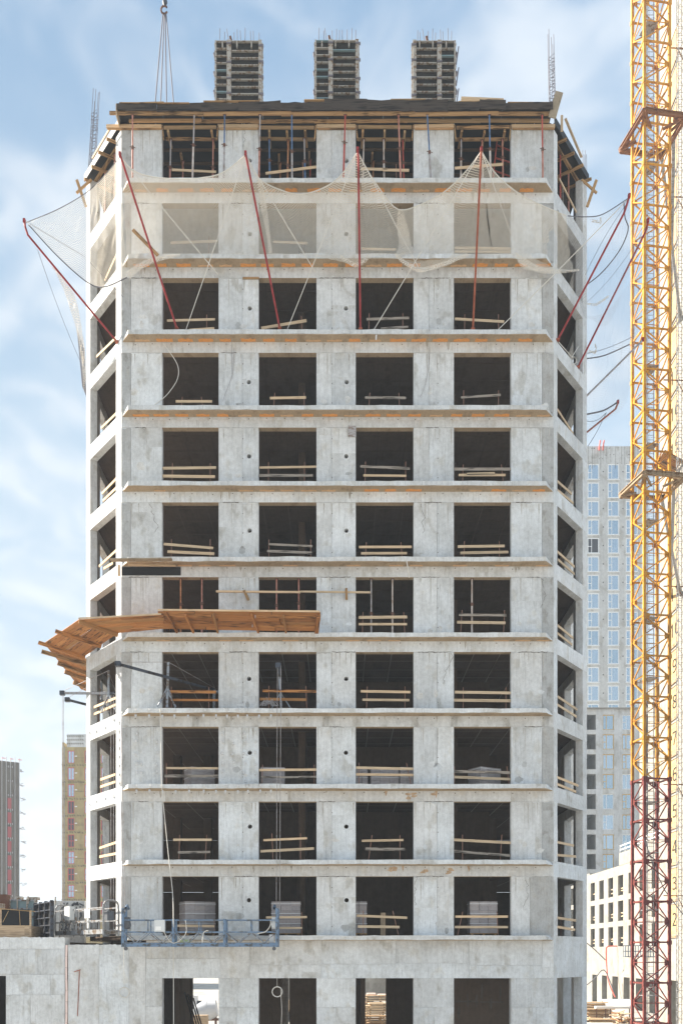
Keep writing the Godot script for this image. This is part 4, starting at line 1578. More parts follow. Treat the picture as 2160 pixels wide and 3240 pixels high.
func column_form(px0: float, px1: float, pyt: float, pyb: float, split: float, z: float, label: String, wide_clamp: int) -> void:
	var o := thing("column_formwork", label, "formwork", Vector3.ZERO, "column formwork standing on the roof")
	var a := P(px0, pyt, z)
	var b := P(px1, pyb, z)
	var x0 := a.x
	var x1 := b.x
	var y1 := a.y
	var y0 := b.y - 0.35
	var d := 0.62
	var xm := lerpf(x0, x1, split)
	var s := shape()
	s.block(x0 + 0.02, x1 - 0.02, y0, y1 - 0.03, z - 0.16, z - 0.12)
	s.block(x0 + 0.02, x1 - 0.02, y0, y1 - 0.03, z - d + 0.12, z - d + 0.16)
	obj("plywood_face", s, M.form_face, o)
	s = shape()
	s.block(x0 + 0.12, x0 + 0.16, y0, y1 - 0.03, z - d + 0.16, z - 0.16)
	s.block(x1 - 0.16, x1 - 0.12, y0, y1 - 0.03, z - d + 0.16, z - 0.16)
	obj("plywood_side", s, pick(PLY), o)
	for q in [[x0, x0 + 0.07, 0], [xm - 0.10, xm + 0.10, 1], [x1 - 0.14, x1, 1]] if wide_clamp > 0 else [[x0, x0 + 0.16, 1], [xm - 0.10, xm + 0.10, 1], [x1 - 0.07, x1, 0]]:
		s = shape()
		s.block(q[0], q[1], y0, y1, z - 0.12, z + (0.03 if q[2] else 0.0))
		obj("upright", s, M.form_steel, o)
	s = shape()
	for q in [x0, x1 - 0.07]: s.block(q, q + 0.07, y0, y1, z - d, z - d + 0.12)
	obj("rear_upright", s, M.form_steel, o)
	var n := 10
	for side in 2:
		var xa := x0 + 0.07 if side == 0 else xm + 0.10
		var xb := xm - 0.10 if side == 0 else x1 - 0.08
		for i in n + 1:
			var y := y1 - 0.02 - i * 0.325 - (0.0 if side == 0 else 0.10) * (1 if i > 0 and wide_clamp > 0 else 0)
			if y < y0 + 0.05: continue
			s = shape()
			s.block(xa, xb, y - 0.022, y + 0.010, z - 0.118, z - 0.005)
			obj("rib", s, M.form_blue if rng.randf() < 0.12 else M.form_steel, o)
	for q in [[x0 + 0.01, z - d], [x1 - 0.01, z - d]]:
		for i in 9:
			s = shape()
			s.block(q[0] - 0.05, q[0] + 0.05, y1 - 0.06 - i * 0.34, y1 - 0.02 - i * 0.34, z - d + 0.12, z - 0.12)
			obj("rib", s, M.form_steel, o)
	s = shape()
	for q in ([xm, x1 - 0.03] if wide_clamp > 0 else [xm, x0 + 0.05]):
		for i in 4:
			var y := y1 - 0.22 - i * 0.75 + rr(-0.1, 0.1)
			s.box(Transform3D(Basis(), Vector3(q, y, z + 0.03)), Vector3(0.23, 0.06, 0.12))
	var e := x0 if wide_clamp > 0 else x1
	for i in 4: s.box(Transform3D(Basis(Vector3(0, 0, 1), 0.3), Vector3(e, y1 - 0.5 - i * 0.85, z - 0.2)), Vector3(0.16, 0.10, 0.2))
	if wide_clamp < 0:
		for i in 3: s.bar(Vector3(x1 + 0.02, y1 - 1.1 - i * 0.95, z), Vector3(x1 + 0.13, y1 - 0.3 - i * 0.95, z), 0.05, 0.06)
	obj("clamp", s, M.rebar, o)
	s = shape()
	var xl: float = [x0 + 0.32, x0 + 0.62, xm + 0.5, x1 - 0.3][0]
	for f in [0.16, 0.47, 0.78]:
		var x := lerpf(x0, x1, f)
		s.block(x - 0.03, x + 0.03, y1 - 0.30, y1 - 0.02, z - 0.115, z - 0.01)
	obj("upright_rib", s, M.form_steel, o)
	for i in 10:
		var x := lerpf(x0 + 0.2, x1 - 0.15, i / 9.0) + rr(-0.05, 0.05)
		s = shape()
		s.tube(Vector3(x, y1 - 0.1, z - 0.25 - 0.12 * (i % 2)), Vector3(x + rr(-0.03, 0.03) - (0.12 if i == 2 else 0.0), y1 + 0.72 + rr(-0.08, 0.06), z - 0.25 - 0.12 * (i % 2)), 0.014, 0.014, 5)
		obj("rebar", s, M.rebar, o)
	s = shape()
	s.box(Transform3D(Basis(Vector3(0, 0, 1), 0.25), Vector3(lerpf(x0, x1, 0.34), y1 + 0.10, z - 0.1)), Vector3(0.09, 0.3, 0.1))
	obj("lifting_lug", s, M.rust_rod, o)


func rebar_cage(foot: Vector3, head: Vector3, half: float, mesh_to: float, label: String) -> void:
	var o := thing("rebar_cage", label, "rebar", Vector3.ZERO)
	for q in [[-1, -1], [1, -1], [-1, 1], [1, 1], [0, 1]]:
		var s := shape()
		var d := Vector3(q[0] * half, 0, q[1] * half)
		s.tube(foot + d, head + d * 0.9 + Vector3(0, rr(-0.5, 0.1), 0), 0.013, 0.013, 5)
		obj("bar", s, M.rebar, o)
	var s := shape()
	var n := int(foot.distance_to(head) * mesh_to / 0.16)
	for i in n:
		var f := i / float(n) * mesh_to
		var c := foot.lerp(head, f)
		var p := []
		for q in [[-1, -1], [1, -1], [1, 1], [-1, 1], [-1, -1]]: p.append(c + Vector3(q[0] * half, rr(-0.09, 0.09), q[1] * half))
		s.path(p, 0.010, 4)
		s.tube(c + Vector3(-half, 0, half), c + Vector3(half, 0.2, half), 0.009, 0.009, 4)
	obj("stirrup", s, M.rebar, o).set_meta("kind", "stuff")


func build_roof() -> void:
	var o := thing("roof_formwork", "dark plywood and timber formwork of the roof slab, running round the tower's top", "formwork")
	var yd := 43.15            # underside of the sheets
	# sheets of the overhang and of the whole deck
	var cuts := [-9.6, -7.7, -6.0, -3.4, -0.6, 1.8, 4.4, 6.9, 9.05]
	for i in 8:
		var s := shape()
		s.block(cuts[i] + 0.004, cuts[i + 1] - 0.004, yd, yd + 0.021, -0.35, 0.76)
		obj("plywood_sheet", s, M.black_plywood, o)
	var s := shape()
	s.prism([Vector2(-9.4, -0.36), Vector2(9.05, -0.36), Vector2(11.2, -3.2), Vector2(11.2, -18), Vector2(-11.6, -18), Vector2(-11.6, -3.2)], yd + 0.002, yd + 0.026)
	obj("deck_sheet", s, M.black_plywood, o)
	s = shape()
	s.prism([Vector2(-9.4, -0.3), Vector2(9.0, -0.3), Vector2(11.1, -3.3), Vector2(11.1, -17.9), Vector2(-11.5, -17.9), Vector2(-11.5, -3.3)], yd + 0.03, yd + 0.2)
	obj("fresh_slab", s, M.far_concrete, o)
	# edge boards, uneven in height
	var bx := [-9.62, -7.9, -6.0, -4.4, -2.6, -0.73, 1.1, 2.9, 4.55, 5.9, 7.02, 9.03]
	var by := [43.38, 43.42, 43.42, 43.47, 43.43, 43.57, 43.53, 43.56, 43.45, 43.49, 43.38]
	for i in 11:
		var n := 6
		s = shape()
		var p := []
		var tilt := rr(-0.025, 0.025)
		for k in n + 1: p.append(Vector2(lerpf(bx[i], bx[i + 1], k / float(n)), 43.09 + rr(-0.03, 0.03)))
		for k in n + 1: p.append(Vector2(lerpf(bx[i + 1], bx[i], k / float(n)), by[i] + tilt * (1 - 2 * k / float(n)) + rr(-0.025, 0.02)))
		s.plate(p, Transform3D(Basis(Vector3.UP, rr(-0.012, 0.012)), Vector3(0, 0, 0.79 + 0.012 * (i % 2))), 0.03)
		obj("edge_board", s, pick(PLY), o)
	for q in [[-9.0, -7.6, 43.43], [-1.6, 0.2, 43.56], [2.1, 3.6, 43.58], [5.0, 6.4, 43.49]]:
		s = shape()
		timber(s, Vector3(q[0], q[2], 0.7), Vector3(q[1], q[2] + rr(-0.03, 0.03), 0.72), 0.12, 0.035)
		obj("loose_strip", s, pick(OLD), o)
	s = shape()
	timber(s, Vector3(-5.9, 43.46, 0.77), Vector3(-3.5, 43.47, 0.77), 0.10, 0.03)
	timber(s, Vector3(-9.5, 43.41, 0.75), Vector3(-6.5, 43.40, 0.75), 0.10, 0.025)
	timber(s, Vector3(7.1, 43.41, 0.77), Vector3(8.9, 43.40, 0.77), 0.10, 0.025)
	obj("cover_strip", s, pick(OLD), o)
	# tilted end board at the right
	s = shape()
	s.box(Transform3D(Basis(Vector3(0, 0, 1), -0.28), Vector3(9.17, 43.35, 0.74)), Vector3(0.33, 1.15, 0.04))
	obj("end_board", s, M.stained_concrete, o)
	s = shape()
	s.block(-9.66, -9.62, 42.9, 43.4, -0.3, 0.75)
	obj("end_board", s, pick(FRESH), o)
	# two rows of long timbers under the overhang
	for row in [[0.62, 43.08, 0.12], [0.22, 43.09, 0.11]]:
		var x := -9.95 if row[0] > 0.5 else -9.2
		while x < 8.6:
			var l := rr(2.6, 4.2)
			var e := minf(x + l, 9.0)
			s = shape()
			timber(s, Vector3(x, row[1] + rr(-0.02, 0.01), row[0] + rr(-0.03, 0.03)), Vector3(e, row[1] + rr(-0.02, 0.01), row[0] + rr(-0.03, 0.03)), 0.09, row[2])
			obj("joist", s, pick(OLD), o)
			x = e - rr(0.1, 0.5)
	# upright board between overhang and piers, smeared with laitance
	for i in 4:
		var a: float = [CL, -5.2, -0.9, 5.0][i]
		var b: float = [-5.2, -0.9, 5.0, CR - 0.1][i]
		s = shape()
		s.block(a + 0.003, b - 0.003, 43.02, yd - 0.002, -0.02, 0.02)
		obj("beam_side_board", s, PLY[i % 4], o)
	s = shape()
	for i in 240:
		var x := rr(CL, CR - 0.1)
		var h := rr(0.02, 0.11)
		s.block(x, x + rr(0.01, 0.05), 43.02, 43.02 + h, 0.0205, 0.0225)
	obj("laitance_drip", s, M.far_concrete, o).set_meta("kind", "stuff")
	# timbers capping the piers
	for j in 5:
		var a: float = CL - (0.65 if j == 0 else 0.0) if j == 0 else OPEN[j - 1][1]
		var b: float = OPEN[j][0] if j < 4 else CR + 0.05
		s = shape()
		timber(s, Vector3(a + 0.01, 42.955 + rr(-0.02, 0.02), 0.07), Vector3(b - 0.01, 42.965 + rr(-0.02, 0.02), 0.07), 0.10, 0.13)
		obj("cap_timber", s, FRESH[j], o)
		s = shape()
		timber(s, Vector3(a + 0.05, 42.86, 0.055), Vector3(b - 0.03, 42.87, 0.055), 0.06, 0.05)
		obj("cap_timber", s, OLD[j], o)
	# formwork over the openings
	for j in 4:
		var a: float = OPEN[j][0]
		var b: float = OPEN[j][1]
		s = shape()
		s.block(a + 0.03, b - 0.03, 42.90 - 0.02 * (j % 2), 43.14, 0.03, 0.05)
		obj("beam_form_board", s, M.black_plywood, o)
		s = shape()
		for e in [a + 0.02, b - 0.08]: s.box(Transform3D(Basis(Vector3(0, 0, 1), 0.1 if e < (a + b) / 2 else -0.08), Vector3(e + 0.03, 42.72, 0.02)), Vector3(0.05, 0.62, 0.10))
		obj("side_batten", s, OLD[(j + 2) % 6], o)
		for q in [[0.10, 42.90, 0.12], [-0.42, 42.80, 0.12], [-1.0, 42.78, 0.10], [-1.8, 42.78, 0.10], [-2.5, 42.78, 0.1], [-3.4, 42.76, 0.1], [-4.3, 42.76, 0.1]]:
			s = shape()
			var d: float = (b - a) * 0.04 if q[0] > -0.5 else -0.3
			timber(s, Vector3(a + d, q[1] + rr(-0.025, 0.025), q[0]), Vector3(b - d, q[1] + rr(-0.025, 0.025), q[0]), 0.07, q[2])
			obj("joist", s, pick(OLD) if q[0] > -0.5 else M.shaded_timber, o)
	# timbers crossing above the inner props
	var inner := [[0, 537, -0.25], [0, 673, -0.25], [0, 577, -1.5], [1, 854, -0.25], [1, 909, -0.3], [1, 966, -0.2], [1, 884, -1.6], [1, 979, -1.4], [2, 1147, -0.25], [2, 1215, -0.25], [2, 1278, -0.3], [2, 1177, -1.5], [3, 1457, -0.25], [3, 1528, -0.3], [3, 1591, -0.25]]
	var tones := [["prop_pink", "prop_grey"], ["prop_pink", "prop_pink"], ["prop_blue", "prop_pink"], ["prop_blue", "prop_blue"], ["prop_orange", "prop_orange"], ["prop_blue", "prop_grey"], ["prop_pink", "prop_orange"], ["prop_pink", "prop_red"], ["prop_white", "prop_white"], ["prop_white", "prop_white"], ["prop_red", "prop_red"], ["prop_orange", "prop_orange"], ["prop_white", "prop_grey"], ["prop_white", "prop_pink"], ["prop_pink", "prop_pink"]]
	var shades := {"prop_pink": "pinkish", "prop_grey": "grey", "prop_blue": "blue", "prop_orange": "rusty orange", "prop_white": "off-white", "prop_red": "red"}
	var ords := ["first", "second", "third", "fourth"]
	var rank := {}
	for i in inner.size():
		var q: Array = inner[i]
		var z: float = q[2]
		var x := P(q[1], 560, z).x
		var foot := Vector3(x, LV(10) + 0.004, z)
		s = shape()
		timber(s, Vector3(x, 42.70, z + 0.42), Vector3(x + rr(-0.05, 0.05), 42.72, z - 0.55), 0.09, 0.11)
		obj("cross_timber", s, pick(OLD), o)
		var lo: String = tones[i][0]
		var hi: String = tones[i][1]
		var nth: int = rank.get(q[0], 0)
		rank[q[0]] = nth + 1
		var col: String = shades[lo] if lo == hi else shades[lo] + " and " + shades[hi]
		prop(foot, Vector3(x + rr(-0.06, 0.06), 42.64, z), M[lo], M[hi], "%s steel prop %s the %s top-storey opening, under the roof formwork" % [col, ("deep inside" if z < -1.0 else ["left in", "right in", "middle of", "right in"][nth % 4]), ords[q[0]]], "props in the top-storey openings", rr(0.45, 0.65))
	# outer props standing on the slab edge
	var outer := [[420, 420, "prop_pink", "prop_pink"], [609, 615, "prop_white", "prop_grey"], [708, 711, "prop_grey", "prop_blue"], [819, 823, "prop_pink", "prop_grey"], [924, 923, "prop_grey", "prop_blue"], [1086, 1092, "prop_red", "prop_red"], [1267, 1260, "prop_pink", "prop_pink"], [1363, 1351, "prop_grey", "prop_blue"], [1551, 1547, "prop_white", "prop_blue"], [1716, 1714, "prop_pink", "prop_red"]]
	var where := ["before the leftmost pier", "before the first opening", "right beside the first opening", "left edge of the second opening", "before the second opening", "before the middle pier", "before the third opening", "before the fourth pier", "before the rightmost opening", "before the rightmost pier"]
	for i in outer.size():
		var q: Array = outer[i]
		var col: String = shades[q[2]] if q[2] == q[3] else shades[q[2]] + " and " + shades[q[3]]
		prop(Vector3(P(q[0], 560, 0.45).x, LV(10) + 0.004, 0.45), Vector3(P(q[1], 350, 0.6).x, 43.02, 0.6), M[q[2]], M[q[3]], "%s steel prop on the top slab edge %s" % [col, where[i]], "props along the top slab edge", rr(0.42, 0.6))
	# red folding trestle inside the last opening
	var t := thing("prop_trestle", "red steel trestle frame inside the rightmost top-storey opening", "trestle")
	for q in [[1559, 700, 1573, 430], [1573, 460, 1616, 478], [1566, 500, 1618, 515], [1562, 540, 1618, 560]]:
		s = shape()
		s.tube(P(q[0], minf(q[1], 560), -0.9), P(q[2], q[3], -0.9), 0.035, 0.035, 6)
		obj("tube", s, M.prop_red, t)
	# the chamfers' share of the deck
	for side in [-1, 1]:
		s = shape()
		var a := along(side, -0.01, -0.06)
		var b := along(side, 1.02, -0.06)
		s.bar(Vector3(a.x, 43.26, a.y), Vector3(b.x, 43.26, b.y), 0.03, 0.34)
		obj("edge_board", s, M.black_plywood, o)
		s = shape()
		s.prism([along(side, 0.0, -0.05), along(side, 1.0, -0.05), along(side, 1.0, 0.5), along(side, 0.0, 0.5)], yd - 0.004, yd + 0.001)
		obj("plywood_sheet", s, M.black_plywood, o)
		for inset in [0.28, 1.0]:
			s = shape()
			var p := along(side, 0.14, inset)
			var q := along(side, 0.95, inset)
			timber(s, Vector3(p.x, 42.95, p.y), Vector3(q.x, 42.95, q.y), 0.12, 0.12)
			obj("joist", s, OLD[2], o)
		s = shape()
		var p0 := along(side, 0.12, -0.35)
		var p1 := along(side, 0.6, -0.35)
		if side > 0:
			timber(s, Vector3(p0.x, 43.52, p0.y), Vector3(p1.x, 43.05, p1.y), 0.10, 0.05)
			timber(s, Vector3(p0.x - 0.2, 43.5, p0.y + 0.2), Vector3(p0.x - 0.2, 42.8, p0.y + 0.2), 0.10, 0.05)
		else:
			timber(s, Vector3(p0.x, 43.05, p0.y), Vector3(p1.x, 43.0, p1.y), 0.05, 0.10)
		obj("guard_timber", s, FRESH[1], o)
		for f in [0.2, 0.42, 0.66, 0.9]:
			s = shape()
			var p := along(side, f, -0.32 + rr(-0.1, 0.1))
			var q := along(side, f + rr(-0.03, 0.03), 1.2)
			timber(s, Vector3(p.x, 42.83 + rr(-0.05, 0.04), p.y), Vector3(q.x, 42.86, q.y), 0.08, 0.11)
			obj("cross_timber", s, pick(OLD), o)
		s = shape()
		var c := along(side, 0.97, -0.4)
		timber(s, Vector3(c.x + side * 0.1, 42.9, c.y), Vector3(c.x - side * 0.35, 41.6, c.y + 0.1), 0.08, 0.12)
		timber(s, Vector3(c.x + side * 0.12, 42.3, c.y), Vector3(c.x - side * 0.6, 42.85, c.y + 0.1), 0.07, 0.10)
		obj("corner_timber", s, OLD[3], o)
		# black beam side boards within
		s = shape()
		var e := along(side, 0.15, 2.6)
		var f1 := along(side, 0.9, 2.6)
		s.bar(Vector3(e.x, 42.0, e.y), Vector3(f1.x, 42.0, f1.y), 0.04, 2.0)
		obj("dark_sheet", s, M.black_plywood, o)
	for q in [[-1, 304, 0.35, "prop_white"], [-1, 333, 0.35, "prop_pink"], [-1, 364, 0.3, "prop_pink"], [1, 1771, 0.3, "prop_red"], [1, 1779, 0.9, "prop_grey"], [1, 1797, 0.4, "prop_pink"], [1, 1827, 0.3, "prop_blue"]]:
		var p := PC(q[0], q[1], 600, q[2])
		prop(Vector3(p.x, LV(10) + 0.004, p.z), Vector3(p.x, 42.85, p.z), M[q[3]], M[q[3]], "%s steel prop in the top storey's %s chamfer opening" % [{304: "pale front-leftmost", 333: "pinkish middle", 364: "pinkish rightmost", 1771: "red leftmost", 1779: "grey thin", 1797: "pinkish middle", 1827: "blue rightmost"}[q[1]], "left" if q[0] < 0 else "right"], "props in the top-storey chamfers")
	s = shape()
	s.bar(PC(1, 1768, 565, 0.2), PC(1, 1822, 672, 0.2), 0.04, 0.1)
	tag(obj("leaning_board", s, FRESH[2]), "pale board leaning across the props in the right top-storey chamfer", "board")
	# interior deep darkness: rows of joists and a sheeted back
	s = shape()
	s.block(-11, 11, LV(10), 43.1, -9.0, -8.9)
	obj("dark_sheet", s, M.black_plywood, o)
	# column formwork above
	column_form(680, 828, 127, 325, 0.30, -1.6, "left column formwork on the roof, its right-hand panel wider", 1)
	column_form(996, 1134, 125, 319, 0.36, -1.6, "middle column formwork on the roof, straight above the tower's centre", 1)
	column_form(1305, 1441, 127, 318, 0.62, -1.6, "right column formwork on the roof, its blue right-hand panel narrower", -1)
	# rebar
	rebar_cage(P(291, 540, -3.6), P(306, 285, -3.6), 0.13, 0.72, "tall leaning rebar cage at the tower's rear left corner")
	rebar_cage(P(1746, 330, -1.0), P(1741, 100, -1.0), 0.12, 0.66, "tall upright rebar cage at the roof's front right corner")
	var rb := thing("starter_bars", "short thin rebars standing above the right rear corner", "rebar")
	for i in 4:
		s = shape()
		s.tube(P(1843 + i * 4, 545, -3.5), P(1842 + i * 4, 475 + (i % 2) * 14, -3.5), 0.012, 0.012, 5)
		obj("bar", s, M.rebar, rb)
	rb = thing("edge_rebars", "sparse short rebar ends sticking up along the roof edge", "rebar")
	for i in 46:
		var x := lerpf(-9.3, 9.0, i / 45.0) + rr(-0.1, 0.1)
		if x > -6.0 and x < 6.2 and i % 4: continue
		s = shape()
		s.tube(Vector3(x, 43.3, 0.1), Vector3(x + rr(-0.01, 0.01), 43.72 + rr(-0.06, 0.1), 0.1), 0.010, 0.010, 5)
		obj("bar", s, M.rebar, rb)
	s = shape()
	timber(s, P(1458, 312, -0.6), P(1592, 318, -0.6), 0.12, 0.10)
	tag(obj("loose_timber", s, FRESH[0]), "pale timber lying along the roof edge right of the column formwork", "timber")


# ---------------------------------------------------------------- guard rails, props and small things in the openings
# pixel positions below were read off enlarged crops of the photograph: origin in full pixels, scale 1.4519
func cp(c: Vector2, x: float, y: float) -> Vector2:
	return c + Vector2(x, y) / 1.4519


func guard(crop: Vector2, k: int, ord: int, boards: Array, rods: Array, tone := 0) -> void:
	var words := ["leftmost", "second", "third", "rightmost"]
	var storeys := {9: "netted storey", 8: "storey of the red net poles' feet", 7: "storey next below the net poles", 6: "", 5: "storey above the wooden canopy", 4: "storey behind the wooden canopy", 3: "storey just under the wooden canopy", 2: "storey with low block stacks", 1: "second open storey from the bottom", 0: "lowest open storey", 10: "formwork storey at the top"}
	storeys[6] = "second storey below the net poles"
	var z := -0.10
	var slope: float = absf(boards[0][3] - boards[0][1]) if boards else 0.0
	var how := "tilted" if slope > 12 else ("slightly sloping" if slope > 5 else "level")
	var o := thing("guard_rail", "%s %s timber %s guarding the %s opening, %s" % ["one" if boards.size() == 1 else "two" if boards.size() == 2 else "three", how, "board" if boards.size() == 1 else "boards", words[ord], storeys[k]], "guard rail", Vector3.ZERO, "timber guard rails in the openings")
	var high := -1e9
	for b in boards:
		var p := cp(crop, b[0], b[1])
		var q := cp(crop, b[2], b[3])
		var a := P(p.x, p.y, z)
		var e := P(q.x, q.y, z)
		a.y = maxf(a.y, LV(k) + 0.05)
		e.y = maxf(e.y, LV(k) + 0.05)
		high = maxf(high, maxf(a.y, e.y))
		var s := shape()
		s.bar(a, e, 0.032, 0.105 + rr(-0.015, 0.02))
		obj("board", s, (M.grey_board if rng.randf() < 0.2 else pick(FRESH)) if tone == 0 else GOLD[rng.randi() % 3] if tone == 2 else pick(FRESH), o)
	for r in rods:
		var s := shape()
		var xt := P(cp(crop, r[0], 0).x, 0, z - 0.03).x
		var xb := P(cp(crop, r[1] if r.size() > 1 else r[0], 0).x, 0, z - 0.03).x
		s.tube(Vector3(xb, LV(k), z - 0.03), Vector3(xt, high + 0.22, z - 0.03), 0.018, 0.018, 5)
		obj("rod", s, M.thin_rod, o)


func side_guard(crop: Vector2, k: int, side: int, boards: Array) -> void:
	var storeys := {9: "netted storey", 8: "storey of the red net poles' feet", 7: "storey next below the net poles", 6: "second storey below the net poles", 5: "storey above the wooden canopy", 4: "storey behind the wooden canopy", 3: "storey just under the wooden canopy", 2: "storey with low block stacks", 1: "second open storey from the bottom", 0: "lowest open storey"}
	var o := thing("guard_rail", "%s in the %s chamfer opening, %s" % ["single timber guard board" if boards.size() == 1 else "pair of timber guard boards", "left" if side < 0 else "right", storeys[k]], "guard rail", Vector3.ZERO, "timber guard rails in the chamfer openings")
	var high := Vector3.ZERO
	for b in boards:
		var p := cp(crop, b[0], b[1])
		var q := cp(crop, b[2], b[3])
		var s := shape()
		var a := PC(side, p.x, p.y, 0.14)
		var e := PC(side, q.x, q.y, 0.14)
		s.bar(a, e, 0.035, 0.11)
		obj("board", s, pick(FRESH), o)
		var m := a.lerp(e, 0.22)
		if m.y > high.y: high = m
	var s := shape()
	s.tube(Vector3(high.x, LV(k), high.z), high + Vector3(0, 0.25, 0), 0.013, 0.013, 5)
	obj("rod", s, M.rust_rod, o)


# a pallet of concrete blocks: foot centre, size, courses
func block_stack(c: Vector3, w: float, d: float, rows: int, nx: int, turn: float, label: String) -> void:
	var o := thing("block_pallet", label, "block pallet", c, "pallets of concrete blocks in the openings")
	o.rotation.y = turn
	var s := shape()
	for x in [-0.42, 0.0, 0.42]: s.block(x * w - 0.05, x * w + 0.05, 0.0, 0.10, -d / 2, d / 2)
	s.block(-w / 2, w / 2, 0.10, 0.13, -d / 2, d / 2)
	obj("pallet", s, OLD[0], o)
	var bw := w / nx
	var bh := 0.20
	var first: MeshInstance3D = null
	for r in rows:
		for i in nx:
			for j in 2:
				var at := Transform3D(Basis(), Vector3(-w / 2 + (i + 0.5) * bw + rr(-0.008, 0.008), 0.13 + (r + 0.5) * bh, (j - 0.5) * d / 2 + rr(-0.01, 0.01)))
				if first == null:
					s = shape()
					s.block(-bw / 2 + 0.004, bw / 2 - 0.004, -bh / 2 + 0.003, bh / 2 - 0.003, -d / 4 + 0.004, d / 4 - 0.004)
					first = obj("block", s, pick(BLOCKS), o)
					first.transform = at
				else:
					again(first, at, pick(BLOCKS), o, "block")
	s = shape()
	var ht := 0.13 + rows * bh
	for f in ([0.30, 0.62, 0.93] if rows > 4 else [0.45, 0.92]):
		var y = 0.13 + rows * bh * f
		s.block(-w / 2 - 0.006, w / 2 + 0.006, y - 0.012, y + 0.012, d / 2 + 0.008, d / 2 + 0.012)
		s.block(-w / 2 - 0.012, -w / 2 - 0.008, y - 0.012, y + 0.012, -d / 2, d / 2)
		s.block(w / 2 + 0.008, w / 2 + 0.012, y - 0.012, y + 0.012, -d / 2, d / 2)
	obj("strap", s, M.plastic_white, o)


func build_rails() -> void:
	var A := Vector2(0, 0)
	var B := Vector2(1080, 0)
	var C := Vector2(0, 560)
	var D := Vector2(1080, 560)
	var E := Vector2(0, 1220)
	var F := Vector2(1080, 1220)
	var G := Vector2(0, 1880)
	var H := Vector2(1080, 1880)
	var I := Vector2(0, 2540)
	var J := Vector2(1080, 2540)
	guard(A, 10, 0, [[790, 780, 993, 790]], [])
	guard(A, 10, 1, [[1220, 797, 1453, 767]], [[1390, 1393]])
	guard(B, 10, 2, [[88, 776, 210, 779], [190, 781, 310, 783]], [[250, 254]])
	guard(B, 10, 3, [[520, 773, 740, 755]], [])
	guard(C, 9, 0, [[785, 303, 1000, 295]], [[960]])
	guard(C, 9, 1, [[1255, 298, 1412, 305]], [])
	guard(D, 9, 2, [[92, 330, 250, 333]], [])
	guard(D, 9, 3, [[520, 326, 778, 330], [520, 343, 778, 344]], [])
	guard(C, 8, 0, [[768, 660, 988, 654], [870, 703, 985, 695]], [[950]])
	guard(C, 8, 1, [[1200, 695, 1408, 660]], [[1384, 1388]])
	guard(D, 8, 2, [[115, 654, 310, 648], [180, 698, 306, 688]], [[127, 124], [281]])
	guard(D, 8, 3, [[520, 652, 746, 665]], [[565], [720]])
	guard(E, 7, 0, [[808, 73, 975, 73]], [[838, 831], [925, 936]])
	guard(E, 7, 1, [[1240, 58, 1405, 55]], [[1262, 1255], [1397]])
	guard(F, 7, 2, [[108, 55, 295, 57]], [[130, 124], [263, 267]])
	guard(F, 7, 3, [[548, 55, 730, 43]], [[560], [720]])
	guard(E, 6, 0, [[748, 380, 993, 377], [748, 416, 988, 419]], [[793, 790], [966]])
	guard(E, 6, 1, [[1192, 377, 1453, 373], [1190, 413, 1437, 413]], [[1233], [1398]])
	guard(F, 6, 2, [[86, 371, 313, 381], [100, 413, 297, 415]], [[110, 107], [294]])
	guard(F, 6, 3, [[517, 384, 777, 384], [537, 411, 752, 411], [575, 408, 703, 404]], [[558, 555], [733, 745]])
	guard(E, 5, 0, [[753, 728, 980, 747], [770, 763, 985, 773]], [[788], [966]])
	guard(E, 5, 1, [[1235, 729, 1435, 738], [1227, 760, 1432, 768]], [[1235], [1427]])
	guard(F, 5, 2, [[80, 742, 322, 741], [90, 771, 300, 770]], [[114, 108], [272, 280]])
	guard(F, 5, 3, [[533, 740, 748, 737], [545, 769, 765, 765]], [[564, 560], [724]])
	guard(H, 4, 2, [[79, 107, 301, 105], [79, 138, 300, 138]], [[99, 95], [285, 291]])
	guard(H, 4, 3, [[538, 95, 757, 97], [530, 129, 752, 132]], [[553, 545], [748, 742]])
	guard(G, 3, 0, [[778, 448, 993, 450], [785, 486, 1003, 487]], [[788], [960]], 2)
	guard(G, 3, 1, [[1207, 444, 1453, 447], [1193, 482, 1408, 485]], [[1235], [1405, 1409]], 2)
	guard(H, 3, 2, [[88, 446, 316, 450], [96, 485, 311, 487]], [[118, 114], [291]])
	guard(H, 3, 3, [[520, 450, 777, 454], [515, 487, 777, 490]], [[558], [754]])
	guard(G, 2, 0, [[763, 799, 1003, 800], [757, 835, 1003, 836]], [[765]])
	guard(G, 2, 1, [[1190, 808, 1453, 806], [1200, 841, 1453, 840]], [[1206, 1203], [1443]])
	guard(H, 2, 2, [[67, 797, 330, 803], [67, 828, 330, 831]], [[80], [298, 320]])
	guard(H, 2, 3, [[517, 814, 775, 820], [517, 840, 775, 850]], [[518], [758, 770]])
	guard(I, 1, 0, [[796, 170, 973, 170], [818, 228, 966, 226]], [[826, 822], [950, 943]])
	guard(I, 1, 1, [[1210, 172, 1410, 163], [1197, 223, 1442, 210]], [[1249, 1254], [1380]])
	guard(J, 1, 2, [[93, 175, 284, 171], [110, 212, 291, 214]], [[140, 123], [268]])
	guard(J, 1, 3, [[515, 170, 777, 184], [515, 222, 775, 243]], [[555], [735, 728]])
	guard(I, 0, 0, [[806, 565, 985, 567]], [[985]])
	guard(I, 0, 1, [[1222, 527, 1410, 525], [1275, 575, 1388, 575]], [[1386]])
	guard(J, 0, 2, [[70, 519, 301, 528], [75, 568, 266, 571]], [[100], [235, 262]])
	guard(J, 0, 3, [[522, 523, 763, 523], [520, 571, 763, 571]], [[556, 532], [713, 718]])
	side_guard(C, 9, -1, [[483, 475, 540, 350]])
	side_guard(C, 8, -1, [[445, 825, 537, 735]])
	side_guard(E, 7, -1, [[466, 195, 538, 125]])
